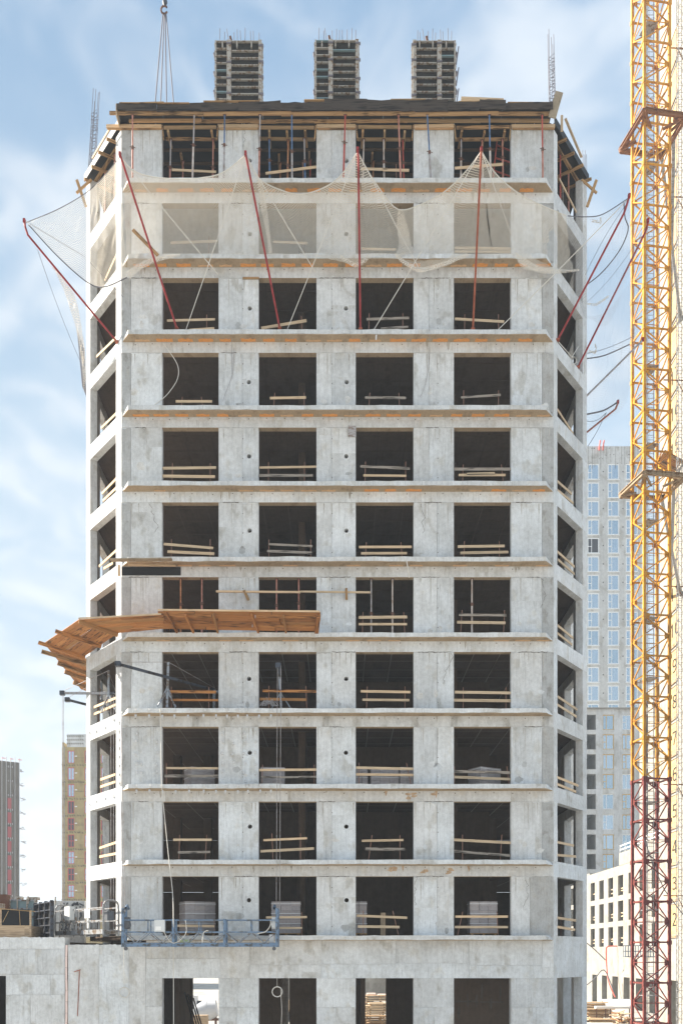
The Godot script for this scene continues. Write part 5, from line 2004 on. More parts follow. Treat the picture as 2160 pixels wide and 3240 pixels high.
	side_guard(E, 6, -1, [[470, 495, 535, 428], [475, 528, 535, 470]])
	side_guard(E, 5, -1, [[457, 830, 535, 757], [478, 840, 520, 815]])
	side_guard(G, 3, -1, [[432, 520, 532, 477], [432, 552, 532, 508]])
	side_guard(G, 2, -1, [[463, 852, 530, 828], [463, 885, 530, 862]])
	side_guard(I, 1, -1, [[459, 208, 535, 182], [459, 248, 535, 233]])
	side_guard(F, 7, 1, [[990, 110, 1063, 222]])
	side_guard(F, 6, 1, [[990, 440, 1055, 497], [990, 480, 1063, 540]])
	side_guard(F, 5, 1, [[990, 763, 1068, 832], [993, 800, 1068, 866]])
	side_guard(H, 4, 1, [[990, 143, 1062, 202], [990, 180, 1057, 232]])
	side_guard(H, 3, 1, [[990, 470, 1080, 530], [988, 507, 1078, 563]])
	side_guard(H, 2, 1, [[987, 840, 1085, 880], [987, 872, 1075, 908]])
	side_guard(J, 1, 1, [[987, 180, 1065, 197], [987, 240, 1075, 247]])
	side_guard(J, 0, 1, [[987, 528, 1075, 541], [987, 570, 1070, 583]])
	# props on the canopy's storey
	for q in [[572, 0.35, "prop_orange", "rusty orange steel prop left in the leftmost opening behind the wooden canopy"], [639, 0.35, "prop_pink", "pinkish steel prop right in the leftmost opening behind the wooden canopy"], [875, 0.3, "prop_pink", "pinkish steel prop middle of the second opening behind the wooden canopy"], [945, 0.3, "prop_pink", "pinkish steel prop right in the second opening behind the wooden canopy"], [1174, 0.2, "prop_grey", "grey steel prop left in the third opening, right of the wooden canopy"], [1241, 0.2, "prop_white", "bluish white steel prop right in the third opening, right of the wooden canopy"], [1492, 0.2, "prop_white", "pale steel prop in the rightmost opening of the canopy's storey"]]:
		var x := P(q[0], 0, q[1]).x
		x = P(q[0], 0, -0.2).x
		prop(Vector3(x, LV(4), -0.2), Vector3(x, LV(5) - 0.68, -0.2), M[q[2]], M[q[2]], q[3], "props on the canopy's storey", rr(0.4, 0.6))
	var count_of := {}
	for q in [[530, 0.9], [541, 1.25], [551, 1.05], [619, 0.9], [655, 0.85], [840, 0.8], [905, 0.85], [951, 0.75]]:
		var o := thing("dark_prop", "%s from left of the short black props in the %s opening behind the canopy" % [["first", "second", "third", "fourth", "fifth"][count_of.get(q[0] < 700, 0)], "leftmost" if q[0] < 700 else "second"], "prop", Vector3.ZERO, "black props inside the %s opening" % ("leftmost" if q[0] < 700 else "second"))
		count_of[q[0] < 700] = count_of.get(q[0] < 700, 0) + 1
		var x := P(q[0], 0, -1.2).x
		var s := shape()
		s.tube(Vector3(x, LV(4), -1.2), Vector3(x, LV(4) + q[1], -1.2), 0.05, 0.05, 6)
		obj("tube", s, M.void, o)
		s = shape()
		s.block(x - 0.1, x + 0.1, LV(4) + q[1], LV(4) + q[1] + 0.03, -1.3, -1.1)
		obj("head", s, M.void, o)
	# long rail on pegs above the canopy
	var o := thing("long_rail", "long pale timber rail on two pegs, across the piers above the wooden canopy", "rail")
	var s := shape()
	s.bar(P(684, 1871.5, 0.28), P(950, 1874, 0.28), 0.08, 0.08)
	obj("timber", s, FRESH[3], o)
	s = shape()
	s.bar(P(950, 1872, 0.24), P(1171, 1874.5, 0.24), 0.08, 0.07)
	obj("timber", s, FRESH[1], o)
	s = shape()
	s.bar(P(772, 1868, 0.36), P(786, 1898, 0.03), 0.09, 0.09)
	obj("peg", s, OLD[1], o)
	s = shape()
	s.bar(P(1095, 1862, 0.36), P(1096, 1896, 0.03), 0.10, 0.12)
	obj("peg", s, OLD[2], o)
	# plank and ply left on a ledge, upper left
	o = thing("ledge_boards", "weathered plank on the slab edge above a black plywood strip, left corner above the canopy", "board")
	s = shape()
	s.bar(P(350, 1772, 0.66), P(545, 1770, 0.66), 0.30, 0.05)
	obj("plank", s, M.stained_concrete, o)
	s = shape()
	s.bar(P(405, 1788, 0.25), P(556, 1790, 0.25), 0.10, 0.06)
	obj("batten", s, FRESH[4], o)
	s = shape()
	s.block(P(386, 0, 0.03).x, P(572, 0, 0.03).x, P(0, 1820, 0.03).y, P(0, 1794, 0.03).y, 0.004, 0.03)
	obj("plywood_strip", s, M.black_plywood, o)
	s = shape()
	s.bar(P(377, 1822, 0.06), P(377, 1788, 0.06), 0.10, 0.09)
	obj("post", s, FRESH[0], o)
	# stray pieces
	s = shape()
	s.bar(P(421, 727, 0.75), P(500, 808, 0.70), 0.05, 0.13)
	tag(obj("stray_board", s, OLD[0]), "dark weathered board caught slantwise in the net, upper left", "board")
	s = shape()
	s.bar(P(768, 880, 0.04), P(820, 880, 0.04), 0.05, 0.08)
	tag(obj("stray_board", s, OLD[4]), "short weathered board nailed flat on the second pier under the net", "board")
	s = shape()
	s.block(P(1101, 0, 0).x, P(1126, 0, 0).x, P(0, 1383, 0).y, P(0, 1348, 0).y, 0.003, 0.035)
	tag(obj("patch_sheet", s, M.prop_grey), "small bluish grey sheet fixed to the top of the third pier", "sheet")
	# stacks of blocks
	for q in [[G, 845, 985, 2, 2, "low strapped stack of grey blocks in the leftmost opening, storey two above the work platform", 0.5], [G, 1195, 1308, 2, 3, "low strapped stack of grey blocks in the second opening, storey two above the work platform", 0.1], [H, 60, 116, 2, 2, "dark narrow stack of grey blocks at the left end of the third opening", 0.1], [H, 125, 258, 2, 2, "low strapped stack of grey blocks filling the middle of the third opening", 0.15], [H, 262, 328, 2, 1, "lower stack of grey blocks at the right end of the third opening", 0.1], [H, 585, 728, 2, 2, "low strapped stack of grey blocks in the rightmost opening, storey two above the work platform", 0.55]]:
		var c: Vector2 = q[0]
		var z := -0.95 if q[4] == 2 else -0.9
		var a := P(cp(c, q[1], 0).x, 0, z)
		var b := P(cp(c, q[2], 0).x, 0, z)
		block_stack(Vector3((a.x + b.x) / 2, LV(q[3]), z - 0.1), (b.x - a.x) * (0.82 if q[6] > 0.3 else 0.97), 0.9, 4 if q[4] == 2 else 4, maxi(2, int((b.x - a.x) / 0.4)), q[6], q[5])
	for q in [[I, 818, 990, 7, "tall strapped stack of grey blocks behind the blue work platform's left half", 0.45], [I, 1245, 1382, 7, "tall strapped stack of grey blocks behind the blue work platform's right end", 0.03], [J, 60, 114, 7, "tall strapped stack of grey blocks half hidden by the middle pier, lowest open storey", 0.05], [J, 583, 713, 7, "tall strapped stack of grey blocks in the rightmost opening of the lowest open storey", 0.02]]:
		var c: Vector2 = q[0]
		var z := -1.0
		var a := P(cp(c, q[1], 0).x, 0, z)
		var b := P(cp(c, q[2], 0).x, 0, z)
		block_stack(Vector3((a.x + b.x) / 2, LV(0), z - 0.2), (b.x - a.x) * (0.84 if q[5] > 0.3 else 0.97), 0.9, q[3], 3, q[5], q[4])
	s = shape()
	s.bar(P(1211, 2961, -1.0), P(1211, 2888, -1.0), 0.10, 0.22, Vector3.RIGHT)
	tag(obj("cream_board", s, M.pale_ply), "narrow cream panel standing on end beside the third opening's block stack", "panel")


# ---------------------------------------------------------------- safety nets, their poles and ropes
func resample(pts: Array, n: int) -> Array:
	var c := Curve3D.new()
	for i in pts.size():
		var a: Vector3 = pts[maxi(i - 1, 0)]
		var b: Vector3 = pts[mini(i + 1, pts.size() - 1)]
		var t := (b - a) / 6.0
		c.add_point(pts[i], -t, t)
	var r := []
	var l := c.get_baked_length()
	for i in n: r.append(c.sample_baked(l * i / (n - 1), true))
	return r


func sheet(s: Shape, top: Array, bottom: Array, n: int, rows: int, belly: Vector3, crumple: float) -> void:
	var a := resample(top, n)
	var b := resample(bottom, n)
	var nz := noise(rng.randi() % 1000, 0.6, 2)
	var g := []
	var wide: float = maxf(a[0].distance_to(a[n - 1]), b[0].distance_to(b[n - 1]))
	for j in rows + 1:
		var f := j / float(rows)
		var row := []
		for i in n:
			var p: Vector3 = a[i].lerp(b[i], f) + belly * sin(PI * f)
			p += Vector3(nz.get_noise_2d(i * 1.3, j * 0.4), nz.get_noise_2d(i + 70, j), nz.get_noise_2d(i * 1.7 + 140, j * 0.5)) * crumple * sin(PI * clampf(f, 0.08, 0.92))
			row.append(p)
		g.append(row)
	for j in rows:
		for i in n - 1:
			var h: float = a[i].distance_to(b[i])
			var u0 := wide * i / (n - 1)
			var u1 := wide * (i + 1) / (n - 1)
			s.quad(g[j + 1][i], g[j + 1][i + 1], g[j][i + 1], g[j][i], Vector2(u0, h * (j + 1) / rows), Vector2(u1, h * (j + 1) / rows), Vector2(u1, h * j / rows), Vector2(u0, h * j / rows))


func Q(list: Array) -> Array:
	var r := []
	for q in list: r.append(P(q[0], q[1], q[2]))
	return r


func rope(s: Shape, a: Vector3, b: Vector3, sag: float, r: float) -> void:
	var p := []
	for i in 9:
		var f := i / 8.0
		p.append(a.lerp(b, f) - Vector3(0, sag * 4 * f * (1 - f), 0))
	s.path(p, r, 4)


func build_nets() -> void:
	# poles
	var poles := [
		["red net pole leaning left, standing in the leftmost opening under the net", P(560, 1040, 0.2), P(384, 500, 2.3), P(380, 488, 2.35), M.pole_red],
		["red net pole leaning left, standing in the second opening under the net", P(885, 1040, 0.2), P(780, 500, 2.3), P(777, 486, 2.35), M.pole_red],
		["upright red net pole standing in the third opening under the net", P(1140, 1042, 0.2), P(1133, 490, 2.3), P(1131, 474, 2.35), M.pole_red],
		["rusty brown net pole standing in the rightmost opening under the net", P(1495, 1042, 0.2), P(1521, 488, 2.3), P(1522, 472, 2.35), M.pole_rust],
		["red net pole with bent tip reaching far out into the sky on the left", P(371, 1082, -0.3), P(83, 736, 0.0), P(78, 699, 0.0), M.pole_red],
		["upper red net pole reaching out right, its bent tip by the crane's edge", P(1763, 1076, -0.3), P(1977, 666, 0.9), P(1989, 620, 0.9), M.pole_red],
		["lower red net pole reaching out right, its tip in front of the crane", P(1827, 1162, -2.4), P(2046, 722, -1.5), P(2048, 698, -1.5), M.pole_red],
		["short brown net pole low on the right, sticking out from behind the tower's edge", P(1845, 1376, -5.2), P(1948, 1292, -5.2), P(1953, 1272, -5.2), M.pole_rust],
		["grey net pole on the right, slanting up from the tower's edge to the crane", P(1845, 1262, -5.2), P(2028, 1080, -5.0), P(2032, 1074, -5.0), M.prop_grey]]
	for q in poles:
		var o := thing("net_pole", q[0], "net pole", Vector3.ZERO, "poles that hold the safety nets")
		var s := shape()
		s.path([q[1], q[2].lerp(q[1], 0.02), q[2].lerp(q[3], 0.5), q[3]], 0.045, 8)
		obj("tube", s, q[4], o)
		s = shape()
		s.box(Transform3D(Basis(), q[1]), Vector3(0.16, 0.08, 0.16))
		obj("foot", s, M.pole_rust, o)
		s = shape()
		s.box(Transform3D(Basis(), q[3]), Vector3(0.10, 0.16, 0.14))
		obj("tip_clamp", s, M.pole_red, o)
	# nets
	var o := thing("safety_net", "long pale safety net draped over the second storey across the front", "safety net")
	var top := [[380, 495, 2.2], [440, 548, 1.5], [560, 566, 1.0], [690, 552, 1.5], [777, 490, 2.2]]
	var low := [[402, 878, 0.72], [470, 835, 0.72], [560, 806, 0.68], [690, 804, 0.66], [825, 806, 0.66]]
	var s := shape()
	sheet(s, Q(top), Q(low), 30, 14, Vector3(0, 0, -0.55), 0.10)
	obj("netting", s, M.net, o)
	top = [[777, 490, 2.2], [815, 560, 1.2], [880, 598, 0.9], [960, 614, 0.85], [1060, 572, 1.3], [1131, 480, 2.2]]
	low = [[825, 806, 0.66], [900, 806, 0.66], [1000, 812, 0.66], [1080, 828, 0.68], [1130, 840, 0.70], [1165, 815, 0.66]]
	s = shape()
	sheet(s, Q(top), Q(low), 34, 14, Vector3(0, 0, -0.4), 0.10)
	obj("netting", s, M.net, o)
	top = [[1131, 480, 2.2], [1175, 560, 1.4], [1230, 636, 0.8], [1262, 664, 0.7], [1310, 655, 0.75], [1400, 610, 1.2], [1470, 545, 1.7], [1522, 478, 2.2]]
	low = [[1165, 815, 0.66], [1210, 806, 0.66], [1255, 806, 0.66], [1290, 842, 0.68], [1345, 856, 0.70], [1420, 838, 0.68], [1480, 806, 0.66], [1560, 806, 0.66]]
	s = shape()
	sheet(s, Q(top), Q(low), 38, 14, Vector3(0, 0, -0.4), 0.10)
	obj("netting", s, M.net, o)
	top = [[1522, 478, 2.2], [1570, 552, 1.5], [1640, 612, 0.9], [1710, 648, 0.7], [1790, 682, 0.0]]
	low = [[1560, 806, 0.66], [1620, 808, 0.66], [1655, 850, 0.68], [1720, 860, 0.55], [1815, 858, -1.2]]
	s = shape()
	sheet(s, Q(top), Q(low), 26, 14, Vector3(0, 0, -0.3), 0.10)
	obj("netting", s, M.net, o)
	# gathers and swags of bunched netting
	for g in [[[[815, 565, 1.2], [822, 640, 0.8], [838, 720, 0.6], [850, 800, 0.66]], [[828, 570, 1.2], [842, 640, 0.8], [852, 720, 0.6], [862, 800, 0.66]]],
			[[[1258, 664, 0.7], [1256, 720, 0.3], [1262, 770, 0.3], [1250, 806, 0.66]], [[1272, 664, 0.7], [1290, 720, 0.3], [1300, 770, 0.3], [1312, 800, 0.66]]],
			[[[400, 860, 0.74], [450, 828, 0.74], [500, 812, 0.74], [570, 801, 0.70]], [[410, 886, 0.74], [440, 858, 0.74], [500, 828, 0.74], [570, 810, 0.70]]],
			[[[1075, 806, 0.7], [1105, 822, 0.7], [1130, 832, 0.7], [1165, 806, 0.7]], [[1078, 818, 0.7], [1105, 838, 0.7], [1132, 846, 0.7], [1168, 818, 0.7]]],
			[[[1250, 802, 0.7], [1290, 830, 0.7], [1345, 845, 0.7], [1478, 800, 0.7]], [[1252, 812, 0.7], [1290, 846, 0.7], [1345, 860, 0.7], [1482, 812, 0.7]]],
			[[[1630, 800, 0.7], [1700, 840, 0.5], [1760, 852, 0.0], [1830, 852, -1.6]], [[1640, 830, 0.7], [1700, 862, 0.5], [1760, 866, 0.0], [1830, 858, -1.6]]]]:
		s = shape()
		sheet(s, Q(g[0]), Q(g[1]), 20, 4, Vector3.ZERO, 0.10)
		obj("gathered_netting", s, M.net_thick, o)
	s = shape()
	for e in [[[380, 495, 2.2], [440, 548, 1.5], [560, 566, 1.0], [690, 552, 1.5], [777, 490, 2.2]], [[777, 490, 2.2], [815, 560, 1.2], [880, 598, 0.9], [960, 614, 0.85], [1060, 572, 1.3], [1131, 480, 2.2]], [[1131, 480, 2.2], [1175, 560, 1.4], [1230, 636, 0.8], [1262, 664, 0.7], [1310, 655, 0.75], [1400, 610, 1.2], [1470, 545, 1.7], [1522, 478, 2.2]], [[1522, 478, 2.2], [1570, 552, 1.5], [1640, 612, 0.9], [1710, 648, 0.7], [1790, 682, 0.0]]]:
		s.path(resample(Q(e), 28), 0.022, 5)
	obj("border_rope", s, M.rope, o)

	o = thing("safety_net", "thin safety net stretched from the far-left red pole to the tower's left chamfer", "safety net")
	s = shape()
	sheet(s, Q([[84, 704, 0.0], [180, 664, -0.1], [270, 612, 0.2], [330, 556, 1.0], [380, 497, 2.1]]), Q([[92, 712, 0.0], [180, 808, 0.0], [275, 892, -0.4], [330, 908, 0.2], [402, 878, 0.7]]), 30, 14, Vector3(0, 0, 0.1), 0.08)
	obj("netting", s, M.net, o)
	s = shape()
	s.path(resample(Q([[84, 704, 0.0], [180, 664, -0.1], [270, 612, 0.2], [330, 556, 1.0], [380, 497, 2.1]]), 20), 0.018, 5)
	s.path(resample(Q([[92, 712, 0.0], [180, 808, 0.0], [275, 892, -0.4], [330, 908, 0.2], [402, 878, 0.7]]), 24), 0.025, 5)
	s.path(Q([[96, 708, 0.0], [268, 812, -0.2], [390, 940, 0.3]]), 0.012, 4)
	obj("border_rope", s, M.dark_rope, o)
	o = thing("torn_net", "torn grey netting hanging in a narrow bunch below the far-left red pole", "safety net")
	s = shape()
	sheet(s, Q([[165, 835, -0.2], [210, 940, -0.4], [252, 1090, -1.0], [266, 1240, -2.0]]), Q([[176, 850, -0.2], [236, 934, -0.4], [262, 1060, -1.0], [275, 1150, -2.0]]), 20, 5, Vector3.ZERO, 0.15)
	obj("netting", s, M.net_thick, o)
	s = shape()
	for i in 6: rope(s, P(245 + i * 4, 1040 + i * 12, -1.0), P(262 + i * 2.4, 1225 + i * 6, -3.0), 0.05, 0.014)
	rope(s, P(120, 790, 0), P(258, 1150, -1.5), 0.2, 0.010)
	obj("cord", s, M.dark_rope, o)

	o = thing("safety_net", "faint tattered safety net between the tower's right edge and the crane", "safety net")
	s = shape()
	sheet(s, Q([[1795, 683, 0.0], [1850, 686, 0.2], [1905, 678, 0.5], [1985, 628, 0.9]]), Q([[1828, 1005, -3.2], [1870, 1010, -3.0], [1930, 1015, -2.2], [2040, 720, -1.4]]), 24, 14, Vector3(0, -0.5, 0.0), 0.15)
	obj("netting", s, M.net_thin, o)
	s = shape()
	sheet(s, Q([[1850, 1000, -3.2], [1910, 990, -3.0], [1985, 900, -2.2], [2030, 800, -1.8]]), Q([[1850, 1390, -5.0], [1900, 1340, -5.0], [1975, 1280, -5.0], [2000, 1150, -4.8]]), 20, 14, Vector3(0, 0, 0.2), 0.2)
	obj("netting", s, M.net_thin, o)
	s = shape()
	s.path(resample(Q([[1795, 683, 0.0], [1850, 686, 0.2], [1905, 678, 0.5], [1985, 628, 0.9]]), 20), 0.02, 5)
	s.path(resample(Q([[1972, 640, 0.9], [1976, 690, 0.6], [1986, 725, 0.3], [1960, 790, -0.5], [1905, 860, -1.5], [1850, 905, -2.5]]), 24), 0.025, 5)
	s.path(resample(Q([[1850, 1135, -4.5], [1910, 1125, -4.5], [1990, 1090, -4.6]]), 14), 0.03, 5)
	rope(s, P(1850, 1120, -4.5), P(2000, 1065, -4.6), 0.1, 0.012)
	rope(s, P(1985, 640, 0.9), P(1850, 870, -3.0), -0.2, 0.010)
	rope(s, P(2040, 720, -1.5), P(1850, 960, -4.0), 0.3, 0.010)
	s.path(resample(Q([[1850, 1312, -5.2], [1905, 1300, -5.2], [1935, 1284, -5.2], [1950, 1274, -5.2]]), 12), 0.04, 5)
	rope(s, P(1916, 1306, -5.2), P(1858, 1412, -5.2), 0.1, 0.012)
	rope(s, P(1916, 1306, -5.2), P(1850, 1330, -5.2), 0.2, 0.012)
	obj("border_rope", s, M.dark_rope, o)
	s = shape()
	for g in [[1855, 962, -3.5, 1925, 938], [1870, 700, 0.2, 1900, 690], [1855, 1112, -4.5, 1880, 1090]]:
		sheet(s, Q([[g[0], g[1] - 6, g[2]], [g[0] + 30, g[1] - 4, g[2]], [g[3], g[4] - 5, g[2]]]), Q([[g[0], g[1] + 2, g[2]], [g[0] + 30, g[1] + 6, g[2]], [g[3], g[4] + 2, g[2]]]), 12, 3, Vector3.ZERO, 0.12)
	obj("gathered_netting", s, M.net_thick, o)
	# guy ropes
	for q in [["pale guy rope from the second red net pole's tip down to the leftmost opening", [777, 490, 2.2], [589, 1042, 0.3]], ["pale guy rope from the third red net pole's tip down to the second opening", [1131, 478, 2.2], [909, 1042, 0.3]], ["pale guy rope from the brown net pole's tip down to the third opening", [1522, 476, 2.2], [1183, 1042, 0.3]], ["pale guy rope from the upper right net pole across the rightmost pier", [1985, 630, 0.9], [1574, 1044, 0.3]], ["pale guy rope from the leftmost net pole over the netted storey's first opening", [380, 492, 2.2], [690, 868, 0.5]], ["pale guy rope from the second net pole over the netted storey's second opening", [777, 490, 2.2], [998, 862, 0.5]], ["pale guy rope from the third net pole over the netted storey's third opening", [1131, 478, 2.2], [1322, 845, 0.6]], ["pale guy rope from the brown net pole over the netted storey's last opening", [1522, 476, 2.2], [1618, 746, 0.4]]]:
		s = shape()
		rope(s, P(q[1][0], q[1][1], q[1][2]), P(q[2][0], q[2][1], q[2][2]), 0.04, 0.020)
		tag(obj("guy_rope", s, M.rope), q[0], "rope", "guy ropes of the net poles")
	s = shape()
	s.path(resample(Q([[516, 1085, 0.5], [560, 1150, 0.1], [563, 1195, 0.06], [540, 1235, 0.06], [515, 1262, 0.06], [490, 1280, 0.06]]), 30), 0.016, 5)
	tag(obj("loose_wire", s, M.rope), "pale wire trailing in a curve across the leftmost opening below the net poles", "wire")
	s = shape()
	s.path(resample(Q([[740, 1100, 0.05], [736, 1180, 0.05], [715, 1240, 0.05], [705, 1270, 0.05]]), 20), 0.010, 4)
	s.path(resample(Q([[736, 1040, 0.6], [733, 1100, 0.05], [735, 1200, 0.05]]), 20), 0.008, 4)
	tag(obj("loose_wire", s, M.prop_grey), "grey wire hanging in a bow down the second pier, below the net poles", "wire")
	s = shape()
	s.path(resample(Q([[1358, 1042, 0.6], [1357, 1150, 0.05], [1340, 1230, 0.05], [1328, 1255, 0.05]]), 20), 0.009, 4)
	tag(obj("loose_wire", s, M.prop_grey), "thin grey wire hanging down the fourth pier below the net poles", "wire")
	s = shape()
	s.path([P(1285, 1772, 0.6), P(1290, 1800, 0.62), P(1294, 1828, 0.5)], 0.022, 5)
	tag(obj("loose_wire", s, M.rope), "short pale cord hanging over the slab edge at the third opening, mid height", "wire")
	s = shape()
	s.path([P(1190, 1060, 0.63), P(1189, 1075, 0.64)], 0.03, 5)
	tag(obj("rag", s, M.plastic_white), "small white rag hanging from the slab edge left of the third opening", "rag")
	s = shape()
	var w := []
	for i in 16: w.append(PC(1, 1812, 1143, 0.0) + Vector3(cos(i * 0.5) * 0.14, sin(i * 0.5) * 0.17, 0.05))
	s.path(w, 0.02, 5)
	s.path([PC(1, 1764, 1080, 0.0), PC(1, 1808, 1130, 0.0), PC(1, 1828, 1097, 0.0)], 0.02, 5)
	tag(obj("rope_coil", s, M.rope), "coil of pale wire hung in the right chamfer opening beside the red poles", "rope")


# ---------------------------------------------------------------- wooden canopy
func planks(o: Node3D, a0: Vector3, a1: Vector3, b0: Vector3, b1: Vector3, rows: int, pieces: int, ragged: float) -> void:
	# a0-a1 inner edge, b0-b1 outer edge
	for i in rows:
		var f0 := i / float(rows)
		var f1 := (i + 1) / float(rows)
		var cuts := [0.0]
		for j in pieces - 1: cuts.append((j + 1) / float(pieces) + rr(-0.12, 0.12))
		cuts.append(1.0)
		for j in pieces:
			var u0: float = cuts[j] + 0.002 - (rr(0, ragged) if j == 0 else 0.0)
			var u1: float = cuts[j + 1] - 0.002 + (rr(0, ragged) if j == pieces - 1 else 0.0)
			var lift := rr(-0.012, 0.012)
			var p00 := a0.lerp(a1, u0).lerp(b0.lerp(b1, u0), f0 + 0.03 / rows)
			var p01 := a0.lerp(a1, u0).lerp(b0.lerp(b1, u0), f1 - 0.03 / rows)
			var p10 := a0.lerp(a1, u1).lerp(b0.lerp(b1, u1), f0 + 0.03 / rows)
			var p11 := a0.lerp(a1, u1).lerp(b0.lerp(b1, u1), f1 - 0.03 / rows)
			var s := shape()
			var e := (p10 - p00).normalized()
			var up := e.cross(p01 - p00).normalized()
			if up.y < 0: up = -up
			var t := up * 0.025
			var l := p00.distance_to(p10)
			var wd := p00.distance_to(p01)
			for q in [p00, p01, p10, p11]: pass
			p00 += up * lift; p01 += up * lift; p10 += up * lift; p11 += up * lift
			s.quad(p00, p10, p11, p01, Vector2(0, 0), Vector2(l, 0), Vector2(l, wd), Vector2(0, wd))
			s.quad(p01 + t, p11 + t, p10 + t, p00 + t, Vector2(0, wd), Vector2(l, wd), Vector2(l, 0), Vector2(0, 0))
			s.quad(p01, p11, p11 + t, p01 + t, Vector2(0, 0), Vector2(l, 0), Vector2(l, 0.03), Vector2(0, 0.03))
			s.quad(p10, p00, p00 + t, p10 + t, Vector2(0, 0), Vector2(l, 0), Vector2(l, 0.03), Vector2(0, 0.03))
			s.quad(p00, p01, p01 + t, p00 + t)
			s.quad(p11, p10, p10 + t, p11 + t)
			obj("plank", s, pick(GOLD), o)


func build_canopy() -> void:
	var o := thing("wooden_canopy", "long orange-brown planked safety canopy wrapping the tower's left corner at mid height", "canopy")
	var A := [P(506, 1990, 0.56), P(1008, 1998, 0.56), P(500, 1934, 1.95), P(1012, 1939, 1.95)]
	planks(o, A[0], A[1], A[2], A[3], 6, 3, 0.006)
	for q in [[527, 1933, 562, 2000], [587, 1940, 613, 2000], [674, 1935, 690, 2000], [796, 1939, 818, 2000], [897, 1944, 905, 2000]]:
		var s := shape()
		s.bar(P(q[2], q[3], 0.5) - Vector3(0, 0.02, 0), P(q[0], q[1], 1.9) - Vector3(0, 0.09, 0), 0.07, 0.14)
		obj("rafter", s, GOLD[rng.randi() % 4], o)
	var s := shape()
	s.bar(P(1001, 2002, 0.5), P(1008, 1944, 1.9) - Vector3(0, 0.06, 0), 0.16, 0.16)
	obj("rafter", s, GOLD[5], o)
	s = shape()
	s.bar(A[2] + Vector3(0, 0.05, 0.03), A[3] + Vector3(0, 0.05, 0.03), 0.03, 0.07)
	obj("edge_strip", s, FRESH[0], o)
	# the run to the corner
	var corner_in := P(374, 2004, 0.15)
	var corner_out := P(250, 1961, 0.85)
	var B := [corner_in, P(517, 1989, 0.56), corner_out, P(518, 1945, 1.85)]
	planks(o, B[0], B[1], B[2], B[3], 5, 2, 0.01)
	s = shape()
	s.bar(corner_out + Vector3(0, 0.05, 0.03), P(510, 1944, 1.88) + Vector3(0, 0.02, 0), 0.03, 0.06)
	obj("edge_strip", s, FRESH[1], o)
	# along the chamfer
	var zi := 45.0 - 48.4
	var c_in := Vector3(-12.05, corner_in.y, zi)
	var c_out := P(140, 2036, 45.0 - 48.0)
	planks(o, corner_in, c_in, corner_out, c_out, 9, 2, 0.01)
	# and back along the left side
	var d_in := Vector3(-12.05, corner_in.y, -13.0)
	var d_out := P(256, 2180, 45.0 - 56.0)
	planks(o, c_in, d_in, c_out, d_out, 8, 3, 0.01)
	s = shape()
	s.bar(corner_in - Vector3(0, 0.08, 0), corner_out - Vector3(0, 0.08, 0), 0.09, 0.16)
	obj("rafter", s, GOLD[0], o)
	for f in [0.47, 0.97]:
		s = shape()
		s.bar(corner_in.lerp(c_in, f) - Vector3(0, 0.08, 0), corner_out.lerp(c_out, f) + (corner_out.lerp(c_out, f) - corner_in.lerp(c_in, f)) * 0.16 - Vector3(0, 0.08, 0), 0.09, 0.16)
		obj("rafter", s, GOLD[1], o)
	for f in [0.12, 0.36, 0.55, 0.80]:
		s = shape()
		s.bar(c_in.lerp(d_in, f) - Vector3(0, 0.08, 0), c_out.lerp(d_out, f) + Vector3(-0.35 if f < 0.3 else -0.05, -0.08, 0), 0.09, 0.18)
		obj("rafter", s, OLD[2], o)


# ---------------------------------------------------------------- suspended work platforms and their outriggers
func outrigger(head: Vector3, tail: Vector3, post_foot: Vector3, post_top: Vector3, label: String, weight: bool) -> void:
	var o := thing("outrigger", label, "outrigger", Vector3.ZERO, "rigging that carries the work platforms")
	var s := shape()
	s.bar(head, tail, 0.07, 0.11)
	obj("beam", s, M.dark_steel, o)
	s = shape()
	s.bar(post_foot, post_top, 0.10, 0.09)
	obj("post", s, M.grey_steel, o)
	s = shape()
	var along_ := (tail - head).normalized()
	for q in [0.5, -0.5]:
		s.bar(post_foot.lerp(post_top, 0.45), post_foot + along_ * q, 0.05, 0.05)
		s.bar(post_foot.lerp(post_top, 0.35), post_foot + Vector3(q * 0.8, 0, 0.1), 0.05, 0.05)
	obj("brace", s, M.grey_steel, o)
	s = shape()
	s.tube(head + Vector3(0, 0.08, 0), post_top, 0.012, 0.012, 5)
	s.tube(post_top, tail + Vector3(0, 0.1, 0), 0.012, 0.012, 5)
	obj("stay_wire", s, M.prop_grey, o)
	s = shape()
	s.box(Transform3D(Basis(), head), Vector3(0.22, 0.2, 0.22))
	obj("head_block", s, M.dark_steel, o)
	if weight:
		s = shape()
		s.box(Transform3D(Basis(), tail - Vector3(0, tail.y - LV(3) - 0.14, 0)), Vector3(0.9, 0.28, 0.5))
		obj("counterweight", s, M.base_concrete, o)
		s = shape()
		s.bar(tail - Vector3(0, tail.y - LV(3) - 0.2, 0), tail, 0.12, 0.12)
		s.box(Transform3D(Basis(), tail - Vector3(0, 0.1, 0)), Vector3(0.7, 0.1, 0.2))
		obj("tail_stand", s, M.grey_steel, o)


